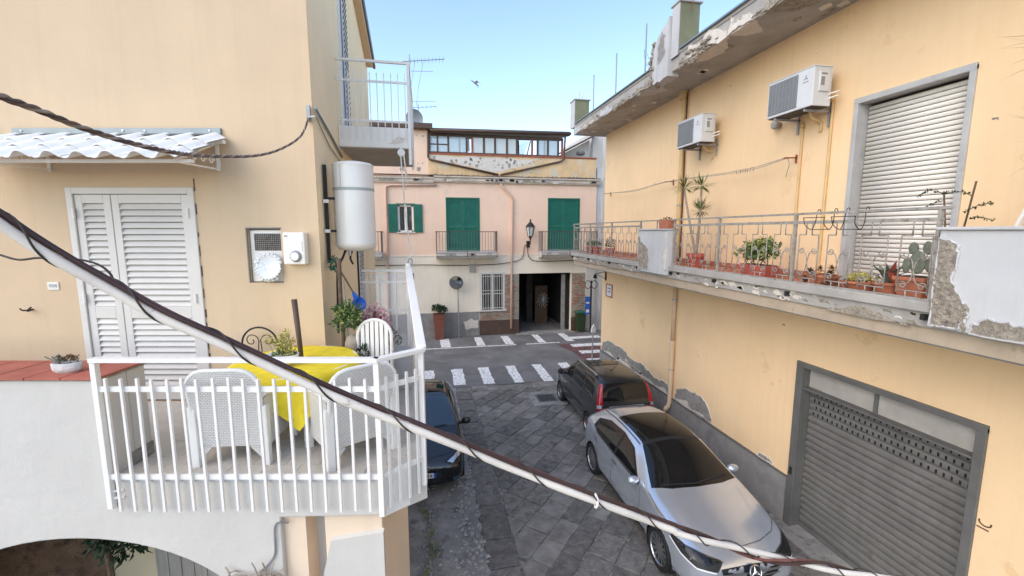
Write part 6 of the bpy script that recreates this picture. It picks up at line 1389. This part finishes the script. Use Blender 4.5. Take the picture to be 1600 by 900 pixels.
    def line(s, name, pts, mt, wd=.007, off=.003, mirror=False, n=10):
        P = []
        for i in range(len(pts)-1):
            for k in range(n): P.append(Vector(pts[i]).lerp(Vector(pts[i+1]), k/n))
        P.append(Vector(pts[-1]))
        for sd in ((1, -1) if mirror else (1,)):
            mb = MB(); L_, R_ = [], []
            Q = []
            for p in P:
                q, nrm, _, _ = s.bvh.find_nearest(Vector((p.x*sd, p.y, p.z))); Q.append((q+nrm*off, nrm))
            for i, (q, nrm) in enumerate(Q):
                d = (Q[min(i+1, len(Q)-1)][0]-Q[max(i-1, 0)][0]); sdv = d.cross(nrm); sdv = sdv.normalized() if sdv.length > 1e-6 else Vector((1, 0, 0)); L_.append(q+sdv*wd/2); R_.append(q-sdv*wd/2)
            for i in range(len(Q)-1): mb.quad(L_[i], L_[i+1], R_[i+1], R_[i])
            obj(name, mb, mt, s.t)
    def mirrors(s, x, y, z, mt, sz=(.115, .08, .08)):
        for sd in (-1, 1):
            m_ = obj('wing_mirror', MB().sphere((sd*(x+.09), y, z), 1, 14, 10, sz), mt, s.t, smooth=True)
            obj('mirror_arm', MB().bar((sd*(x-.14), y+.03, z-.06), (sd*(x+.04), y, z-.04), .07, .05), 'black_plastic', m_)
            obj('mirror_glass', MB().lathe([(.001, 0), (.075, 0)], n=16, sy=.75).xf(Matrix.Translation((sd*(x+.09), y+sz[1]*.86, z)) @ Matrix.Rotation(R(-90), 4, 'X')), 'mirror_glass', m_)

def chain(pts3): return pts3
# ---------------- silver hatchback, nose towards the camera
rg = [ring_hood(.0, .25, .52, .58, .1), ring_hood(.05, .20, .70, .68, .12), ring_hood(.20, .17, .82, .755, .12), ring_hood(.50, .16, .885, .845, .12), ring_hood(.95, .16, .90, .94, .11), ring_hood(1.28, .16, .90, 1.0, .09),
      ring_cab(1.42, .16, .90, .94, 1.07, .70, .04), ring_cab(1.75, .16, .90, .955, 1.27, .635), ring_cab(2.10, .16, .90, .965, 1.42, .60), ring_cab(2.55, .16, .90, .975, 1.465, .60), ring_cab(3.1, .16, .90, .99, 1.45, .585), ring_cab(3.6, .16, .895, 1.01, 1.395, .565),
      ring_cab(3.92, .17, .875, 1.03, 1.30, .545), ring_cab(4.10, .18, .85, 1.02, 1.14, .56, .06), ring_hood(4.20, .2, .82, 1.0, .12), ring_hood(4.27, .24, .77, .86, .12), ring_hood(4.30, .3, .66, .74, .1)]
sc = Car('silver_hatchback', 'silver hatchback parked nose to the viewer beside the yellow wall', (4.23, 4.62, 0), 0, 'paint_silver', rg, (.88, 3.58), .315, .90)
for x in (-.80, .80):
    for y in (.88, 3.58): sc.wheel(x, y, 'alloy', 12, .74)
sc.patch('windscreen', [(-.76, 1.36, .985), (-.45, 1.27, 1.0), (0, 1.24, 1.01), (.45, 1.27, 1.0), (.76, 1.36, .985), (.70, 1.62, 1.16), (.57, 2.06, 1.38), (0, 2.10, 1.42), (-.57, 2.06, 1.38), (-.70, 1.62, 1.16)], 'car_glass', .004, sub=6)
sc.patch('sunroof', [(-.545, 2.12, 1.40), (0, 2.15, 1.44), (.545, 2.12, 1.40), (.55, 2.6, 1.44), (.54, 3.12, 1.42), (0, 3.16, 1.45), (-.54, 3.12, 1.42), (-.55, 2.6, 1.44)], 'car_glass', .004, sub=6)
sc.patch('windscreen_shade', [(-.56, 2.05, 1.38), (0, 2.08, 1.41), (.56, 2.05, 1.38), (.55, 2.13, 1.41), (0, 2.16, 1.43), (-.55, 2.13, 1.41)], 'black_plastic', .006)
sc.patch('window_surround', [(.87, 1.62, .95), (.70, 2.14, 1.30), (.66, 2.6, 1.37), (.66, 3.2, 1.33), (.72, 3.62, 1.20), (.83, 3.66, 1.05), (.88, 3.4, .975), (.88, 2.5, .955)], 'black_plastic', .003, True)
sc.patch('side_window', [(.86, 1.74, .975), (.72, 2.16, 1.28), (.68, 2.50, 1.345), (.87, 2.54, .975)], 'car_glass', .006, True)
sc.patch('side_window', [(.87, 2.60, .98), (.68, 2.58, 1.345), (.67, 3.15, 1.32), (.74, 3.52, 1.18), (.85, 3.5, 1.02)], 'car_glass', .006, True)
sc.line('window_trim', [(.885, 1.62, .94), (.885, 2.5, .945), (.885, 3.4, .965), (.83, 3.68, 1.04)], 'chrome', .014, .007, True)
sc.line('roof_line', [(.60, 2.1, 1.38), (.60, 2.6, 1.42), (.58, 3.2, 1.40), (.56, 3.7, 1.33)], 'black_plastic', .02, .005, True)
sc.patch('rear_window', [(-.5, 3.97, 1.27), (.5, 3.97, 1.27), (.62, 4.14, 1.06), (-.62, 4.14, 1.06)], 'car_glass', .005)
sc.line('bonnet_gap', [(-.80, .60, .80), (-.6, .36, .78), (-.3, .24, .76), (0, .2, .76), (.3, .24, .76), (.6, .36, .78), (.80, .60, .80)], 'print_dark', .009, .003)
sc.line('bonnet_gap', [(.80, .60, .80), (.84, 1.0, .86), (.83, 1.32, .95)], 'print_dark', .008, .003, True)
sc.line('bonnet_crease', [(.42, .26, .755), (.55, .7, .87), (.66, 1.2, .97)], 'paint_silver', .02, .004, True)
sc.line('door_gap', [(.87, 1.55, .92), (.90, 1.50, .7), (.89, 1.52, .35)], 'print_dark', .008, .003, True); sc.line('door_gap', [(.87, 2.57, .95), (.90, 2.6, .7), (.89, 2.62, .35)], 'print_dark', .008, .003, True)
sc.line('door_gap', [(.86, 3.5, .98), (.895, 3.36, .75), (.89, 3.22, .5)], 'print_dark', .008, .003, True); sc.line('sill_line', [(.9, 1.3, .30), (.9, 2.2, .28), (.9, 3.2, .30)], 'black_plastic', .05, .003, True)
sc.line('crease', [(.9, 1.2, .78), (.905, 2.2, .80), (.90, 3.3, .84), (.86, 4.0, .88)], 'paint_silver', .016, .005, True)
for y in (2.42, 3.32): sc.line('door_handle', [(.90, y, .83), (.90, y+.17, .835)], 'chrome', .03, .02, True)
hl = [(.40, .09, .655), (.58, .17, .70), (.76, .36, .745), (.84, .60, .76), (.865, .64, .72), (.83, .36, .635), (.72, .14, .575), (.50, .06, .56)]
sc.patch('headlight', hl, 'black_plastic', .004, True); sc.patch('headlight_lens', [(.45, .10, .64), (.6, .18, .68), (.74, .33, .715), (.79, .42, .715), (.76, .26, .65), (.62, .12, .60)], 'car_glass', .007, True)
sc.line('daytime_light', [(.865, .63, .72), (.83, .38, .635), (.73, .15, .575), (.52, .06, .555)], 'sign_white', .02, .008, True); sc.line('daytime_light', [(.43, .1, .665), (.6, .19, .71), (.77, .38, .75)], 'chrome', .012, .008, True)
sc.patch('grille', [(-.46, .03, .60), (0, -.02, .64), (.46, .03, .60), (.40, .03, .44), (.25, .0, .38), (-.25, .0, .38), (-.40, .03, .44)], 'black_plastic', .005)
sc.line('grille_bar', [(-.44, .03, .535), (-.2, 0, .53), (0, 0, .53), (.2, 0, .53), (.44, .03, .535)], 'alloy', .032, .03); sc.line('grille_bar', [(-.42, .03, .47), (0, 0, .465), (.42, .03, .47)], 'alloy', .02, .028)
mx = Matrix.Translation((0, -.045, .555)) @ Matrix.Rotation(R(68), 4, 'X')
em = obj('emblem_disc', MB().lathe([(.001, .012), (.085, .012), (.09, 0)], n=28).xf(mx), 'black_plastic', sc.t)
tor = [(.086*math.cos(2*math.pi*k/32), .086*math.sin(2*math.pi*k/32), .016) for k in range(33)]; mb = MB().tube(tor, .011, 8)
for a in (90, 210, 330): mb.add([(.022*math.cos(R(a+60)), .022*math.sin(R(a+60)), .014), (.08*math.cos(R(a)), .08*math.sin(R(a)), .014), (.022*math.cos(R(a-60)), .022*math.sin(R(a-60)), .014), (0, 0, .028)], [(0, 1, 3), (1, 2, 3)])
obj('emblem_star', mb.xf(mx), 'chrome', em)
sc.patch('lower_intake', [(-.55, .03, .33), (.55, .03, .33), (.5, .06, .24), (-.5, .06, .24)], 'black_plastic', .004)
sc.mirrors(.85, 1.64, .985, 'paint_silver', (.105, .07, .07))
sc.line('wiper', [(-.55, 1.36, .99), (.0, 1.30, 1.01), (.1, 1.32, 1.02)], 'black_plastic', .025, .012); sc.line('wiper', [(.1, 1.33, 1.01), (.6, 1.42, 1.0)], 'black_plastic', .025, .012)
sc.patch('tail_light', [(.55, 4.24, .93), (.80, 4.12, .95), (.84, 4.0, .93), (.82, 4.1, .80), (.6, 4.26, .80)], 'tail_red', .005, True)

# ---------------- dark grey boxy hatchback, tail towards the camera
rg = [ring_hood(.0, .28, .5, .66, .1), ring_hood(.05, .23, .66, .76, .12), ring_hood(.22, .2, .745, .87, .12), ring_hood(.60, .19, .785, .975, .11), ring_hood(.82, .19, .79, 1.02, .09), ring_cab(.95, .19, .79, .97, 1.09, .67, .04), ring_cab(1.25, .19, .79, .99, 1.33, .64), ring_cab(1.55, .19, .79, 1.0, 1.50, .615),
      ring_cab(1.95, .19, .79, 1.0, 1.545, .615), ring_cab(2.6, .19, .79, 1.01, 1.55, .61), ring_cab(3.12, .19, .785, 1.02, 1.535, .605), ring_cab(3.34, .20, .775, 1.03, 1.49, .60), ring_cab(3.42, .21, .765, 1.03, 1.36, .605, .06), ring_cab(3.48, .22, .755, 1.0, 1.14, .63, .05), ring_hood(3.52, .24, .745, 1.0, .06), ring_hood(3.55, .28, .70, .84, .08)]
pc = Car('dark_grey_hatchback', 'dark grey boxy hatchback parked tail to the viewer ahead of the silver car', (4.66, 12.88, 0), math.pi, 'paint_grey', rg, (.72, 3.02), .285, .79)
for x in (-.70, .70):
    for y in (.72, 3.02): pc.wheel(x, y, 'alloy', 7, .68)
pc.patch('rear_window', [(-.55, 3.37, 1.43), (0, 3.39, 1.45), (.55, 3.37, 1.43), (.585, 3.47, 1.16), (.59, 3.50, 1.05), (0, 3.53, 1.04), (-.59, 3.50, 1.05), (-.585, 3.47, 1.16)], 'car_glass', .006, sub=6)
pc.patch('tail_light', [(.555, 3.35, 1.46), (.665, 3.34, 1.43), (.715, 3.42, 1.15), (.745, 3.46, .95), (.60, 3.52, .95), (.59, 3.48, 1.15)], 'tail_red', .010, True)
pc.patch('tail_light_band', [(.63, 3.50, .95), (.745, 3.47, .95), (.745, 3.49, .88), (.63, 3.52, .88)], 'lamp_clear', .012, True)
pc.patch('lower_tail_light', [(.62, 3.51, .88), (.75, 3.48, .88), (.745, 3.49, .70), (.63, 3.53, .68)], 'tail_red', .010, True); pc.patch('reversing_light', [(.655, 3.51, .80), (.735, 3.49, .80), (.735, 3.49, .73), (.66, 3.52, .73)], 'lamp_clear', .014, True)
pc.patch('side_window', [(.77, 1.12, 1.02), (.69, 1.50, 1.36), (.655, 1.68, 1.44), (.78, 1.72, 1.02)], 'car_glass', .006, True)
pc.patch('side_window', [(.78, 1.80, 1.02), (.655, 1.76, 1.45), (.65, 2.50, 1.46), (.78, 2.52, 1.03)], 'car_glass', .006, True)
pc.patch('side_window', [(.775, 2.60, 1.04), (.65, 2.58, 1.46), (.64, 3.0, 1.45), (.70, 3.18, 1.25), (.765, 3.2, 1.06)], 'car_glass', .006, True)
pc.patch('windscreen', [(-.66, .95, 1.06), (0, .88, 1.07), (.66, .95, 1.06), (.60, 1.48, 1.42), (0, 1.5, 1.48), (-.60, 1.48, 1.42)], 'car_glass', .005, sub=6)
pc.patch('sunroof', [(-.34, 1.72, 1.53), (.34, 1.72, 1.53), (.34, 2.25, 1.55), (-.34, 2.25, 1.55)], 'car_glass', .006); pc.line('sunroof_frame', [(-.36, 1.70, 1.53), (.36, 1.70, 1.53), (.36, 2.27, 1.55), (-.36, 2.27, 1.55), (-.36, 1.70, 1.53)], 'black_plastic', .03, .004); pc.line('sunroof_divider', [(0, 1.7, 1.54), (0, 2.27, 1.55)], 'black_plastic', .02, .008)
for sd in (-1, 1):
    rl_ = obj('roof_rail', MB().tube(catm([(sd*.585, 1.72, 1.53), (sd*.60, 1.82, 1.572), (sd*.595, 2.5, 1.58), (sd*.585, 2.98, 1.57), (sd*.575, 3.06, 1.535)], 5), .017, 8), 'chrome', pc.t, smooth=True)
    for y in (1.74, 3.04): obj('rail_foot', MB().sphere((sd*.585, y, 1.53), 1, 10, 6, (.03, .07, .03)), 'black_plastic', rl_, smooth=True)
obj('aerial', MB().tube([(.05, 2.75, 1.545), (.05, 2.95, 1.72)], .006, 5).sphere((.05, 2.74, 1.55), .022, 8, 6), 'black_plastic', pc.t)
pc.line('hatch_gap', [(-.58, 3.30, 1.49), (0, 3.33, 1.51), (.58, 3.30, 1.49)], 'print_dark', .01, .003); pc.line('spoiler_lip', [(-.55, 3.34, 1.47), (.55, 3.34, 1.47)], 'paint_grey', .05, .012)
pc.line('hatch_trim', [(-.45, 3.545, .90), (.45, 3.545, .90)], 'lamp_clear', .05, .012); pc.patch('number_plate', [(-.26, 3.55, .83), (.26, 3.55, .83), (.26, 3.56, .72), (-.26, 3.56, .72)], 'plate_white', .012)
pc.patch('bumper', [(-.72, 3.46, .55), (0, 3.55, .56), (.72, 3.46, .55), (.72, 3.46, .32), (0, 3.55, .30), (-.72, 3.46, .32)], 'black_plastic', .012, sub=6)
pc.line('side_moulding', [(.79, 1.1, .60), (.79, 2.0, .60), (.79, 2.6, .60)], 'black_plastic', .06, .006, True); pc.line('belt_strip', [(.78, 1.05, .99), (.785, 2, 1.0), (.775, 3.2, 1.03)], 'alloy_dark', .03, .005, True)
pc.line('door_gap', [(.785, 1.05, .95), (.79, 1.08, .6), (.78, 1.1, .3)], 'print_dark', .008, .003, True); pc.line('door_gap', [(.785, 1.78, 1.0), (.79, 1.8, .6), (.78, 1.82, .3)], 'print_dark', .008, .003, True); pc.line('door_gap', [(.78, 2.56, 1.0), (.79, 2.55, .75), (.785, 2.5, .55)], 'print_dark', .008, .003, True)
for y in (1.6, 2.4): pc.line('door_handle', [(.79, y, .90), (.79, y+.13, .90)], 'black_plastic', .035, .012, True)
pc.mirrors(.81, 1.14, 1.06, 'black_plastic', (.09, .07, .085)); pc.line('rear_wiper', [(0, 3.52, 1.06), (-.2, 3.49, 1.12), (-.33, 3.49, 1.11)], 'black_plastic', .018, .016)
pc.patch('headlight', [(.50, .1, .70), (.66, .2, .80), (.74, .35, .82), (.72, .2, .66), (.56, .08, .62)], 'lamp_clear', .005, True)

# ---------------- small black hatchback beyond the terrace corner
rg = [ring_hood(.0, .25, .54, .56, .1), ring_hood(.05, .20, .70, .66, .12), ring_hood(.2, .17, .78, .75, .12), ring_hood(.5, .16, .815, .86, .12), ring_hood(.78, .16, .82, .955, .1), ring_cab(.92, .16, .82, .93, 1.03, .69, .04), ring_cab(1.30, .16, .82, .95, 1.25, .63), ring_cab(1.72, .16, .82, .96, 1.415, .58),
      ring_cab(2.1, .16, .82, .97, 1.455, .58), ring_cab(2.7, .16, .815, .98, 1.43, .565), ring_cab(3.1, .17, .80, 1.0, 1.33, .55), ring_cab(3.35, .18, .78, 1.0, 1.14, .56, .06), ring_hood(3.46, .2, .76, .98, .1), ring_hood(3.55, .26, .68, .8, .1)]
bc = Car('black_hatchback', 'small black hatchback half hidden behind the white terrace railing', (-.16, 7.98, 0), 0, 'paint_black', rg, (.68, 2.95), .29, .82)
for x in (-.72, .72):
    for y in (.68, 2.95): bc.wheel(x, y, 'alloy_dark', 8, .7)
bc.patch('windscreen', [(-.70, .93, .99), (0, .84, 1.0), (.70, .93, .99), (.645, 1.25, 1.18), (.55, 1.68, 1.37), (0, 1.72, 1.41), (-.55, 1.68, 1.37), (-.645, 1.25, 1.18)], 'car_glass_blue', .005, sub=6)
bc.patch('side_window', [(.80, 1.15, .97), (.66, 1.70, 1.31), (.64, 2.2, 1.36), (.79, 2.25, .98)], 'car_glass', .006, True); bc.patch('side_window', [(.795, 2.32, .99), (.64, 2.3, 1.36), (.65, 2.85, 1.30), (.76, 3.0, 1.04)], 'car_glass', .006, True)
bc.patch('roof_panel', [(-.50, 1.85, 1.43), (.50, 1.85, 1.43), (.50, 2.35, 1.44), (-.50, 2.35, 1.44)], 'car_glass', .005); bc.line('roof_seam', [(.56, 1.74, 1.39), (.57, 2.2, 1.43), (.55, 2.8, 1.39)], 'black_plastic', .025, .005, True)
bc.patch('roof_rear_panel', [(-.49, 2.45, 1.43), (.49, 2.45, 1.43), (.48, 2.75, 1.41), (-.48, 2.75, 1.41)], 'car_glass', .005)
bc.patch('headlight', [(.40, .08, .64), (.58, .18, .72), (.72, .42, .80), (.78, .50, .78), (.74, .24, .65), (.55, .07, .58)], 'black_plastic', .004, True); bc.patch('headlight_lens', [(.46, .09, .635), (.6, .19, .70), (.71, .36, .755), (.73, .28, .68), (.56, .09, .60)], 'lamp_clear', .007, True)
bc.patch('grille', [(-.32, .0, .58), (.32, .0, .58), (.36, .02, .40), (.26, .02, .26), (-.26, .02, .26), (-.36, .02, .40)], 'black_plastic', .005)
bc.line('bonnet_gap', [(-.72, .5, .82), (-.5, .22, .74), (0, .12, .70), (.5, .22, .74), (.72, .5, .82), (.77, .9, .94)], 'print_dark', .01, .003)
np_ = obj('number_plate', MB().box(-.24, .20, -.035, -.02, .40, .50), 'plate_white', bc.t, bev=.003)
obj('plate_band', MB().box(.20, .245, -.036, -.02, .40, .50), 'plate_blue', np_); obj('plate_band', MB().box(-.285, -.24, -.036, -.02, .40, .50), 'plate_blue', np_)
mb = MB()
for k in range(7):
    x = -.20+.055*k; mb.box(x, x+.012, -.0375, -.035, .42, .48); mb.box(x+.022, x+.034, -.0375, -.035, .42, .48)
    mb.box(x+.012, x+.022, -.0375, -.035, .47 if k % 2 else .445, .48 if k % 2 else .455)
obj('plate_characters', mb, 'print_dark', np_)
mb = MB()
for k in range(4): mb.tube([(-.11+.055*k+.04+.04*math.cos(a), -.03, .60+.04*math.sin(a)) for a in [2*math.pi*j/20 for j in range(21)]], .0055, 6)
obj('emblem_rings', mb, 'chrome', bc.t)
bc.patch('fog_lamp', [(.56, .06, .36), (.68, .12, .36), (.68, .12, .28), (.56, .06, .28)], 'car_glass_blue', .006, True)
bc.mirrors(.84, 1.12, 1.0, 'paint_black', (.10, .08, .085)); bc.line('wiper', [(-.5, .92, 1.0), (.1, .86, 1.01), (.5, .93, 1.0)], 'black_plastic', .03, .012)
# ================================================================== OVERHEAD CABLES (close to the viewer's balcony)
CW = [(-.95, .3, 5.85), (-0.729, 0.734, 5.285), (-0.677, 0.762, 5.188), (-0.628, 0.799, 5.112), (-0.583, 0.819, 5.061), (-0.517, 0.839, 5.002), (-0.457, 0.851, 4.953), (-0.375, 0.859, 4.901), (-0.217, 0.871, 4.799), (-0.109, 0.877, 4.736), (0.035, 0.88, 4.659), (0.199, 0.887, 4.567), (0.389, 0.888, 4.468), (0.645, 0.911, 4.331), (0.889, 0.921, 4.224), (1.016, 0.921, 4.183), (1.23, 0.931, 4.106), (1.491, 0.94, 4.023), (2.2, .95, 3.88), (3.6, .95, 3.95), (5.0, .9, 4.25)]
P = catm(CW, 14)
acc = [0]
for i in range(1, len(P)): acc.append(acc[-1]+(P[i]-P[i-1]).length)
def rail_pt(s):
    for i in range(1, len(P)):
        if acc[i] >= s: f = (s-acc[i-1])/max(1e-6, acc[i]-acc[i-1]); return P[i-1].lerp(P[i], f), (P[i]-P[i-1]).normalized()
    return P[-1], (P[-1]-P[-2]).normalized()
def off(s, ang_, r_):
    p, t_ = rail_pt(s); up = Vector((0, 0, 1)); up = (up-t_*up.dot(t_)).normalized(); sd = t_.cross(up); return p+(up*math.sin(ang_)+sd*math.cos(ang_))*r_
t = thing('cable_pair', 'thick white and brown twisted cables sagging across the view close to the camera', 'cable', (.2, .8, 4.3))
S = acc[-1]; N = int(S/.008)
ss = [S*k/N for k in range(N+1)]
S0 = min(ss, key=lambda q: (rail_pt(q)[0]-Vector((.6, .905, 4.35))).length)   # arc length where the tight twist begins
def ang_b(s): return math.pi/2+.35*math.sin(s*9)
def tw(s): return 0 if s < S0 else (s-S0)*24
obj('white_cable', MB().tube([off(s, -math.pi/2+tw(s)*.5+.25*math.sin(s*13), .0015 if s < S0 else .005) for s in ss], [.0082*(1+.05*math.sin(s*37)) if s < S0 else .0075 for s in ss], 12), 'cable_white', t, smooth=True)
obj('brown_cable', MB().tube([off(s, ang_b(s)+tw(s)*.5, .0122 if s < S0 else .0110) for s in ss], .0046, 9), 'cable_brown', t, smooth=True)
obj('brown_cable', MB().tube([off(s, ang_b(s)+.7+tw(s)*.5+.3*math.sin(s*21), .0125 if s < S0 else .0115) for s in ss], .0036, 8), 'cable_red', t, smooth=True)
obj('tie_wire', MB().tube([off(s, -s*2*math.pi/.165+1, .0130 if s < S0 else .0130)+Vector((0, 0, .0045 if s < S0 else .001)) for s in ss], .0018, 6), 'cable_dark', t, smooth=True)
obj('plastic_tie', MB().tube([off(S0-.27+.004*k, 2.2-k*.75, .0145) for k in range(7)], .0028, 6), 'white_paint', t, smooth=True)
C3 = [(-0.769, 0.904, 5.08), (-0.706, 0.889, 5.06), (-0.675, 0.882, 5.052), (-0.643, 0.876, 5.055), (-0.59, 0.865, 5.054), (-0.551, 0.862, 5.045), (-0.528, 0.855, 5.028), (-0.519, 0.846, 5.01)]
obj('loose_wire', MB().tube(catm(C3, 8), .0019, 6), 'cable_dark', t, smooth=True)
C2 = [(-1.0, .6, 5.6), (-1.123, 1.301, 5.488), (-1.19, 1.57, 5.485), (-1.212, 1.729, 5.486), (-1.226, 1.936, 5.476), (-1.232, 2.194, 5.475), (-1.244, 2.559, 5.495), (-1.341, 3.206, 5.578), (-1.361, 4.051, 5.719), (-1.343, 4.687, 5.89), (-1.296, 5.223, 6.121), (-1.254, 5.46, 6.38)]
P = catm(C2, 12); acc = [0]
for i in range(1, len(P)): acc.append(acc[-1]+(P[i]-P[i-1]).length)
S = acc[-1]; N = int(S/.012); ss = [S*k/N for k in range(N+1)]
t = thing('service_cable', 'thin brown twisted cable hung from the beige house corner', 'cable', (-1.2, 3, 5.4))
for k in range(3): obj('strand', MB().tube([off(s, s*34+k*2.094, .0058) for s in ss], .0062, 7), ('cable_weathered', 'cable_brown', 'bark_pale')[k], t, smooth=True)
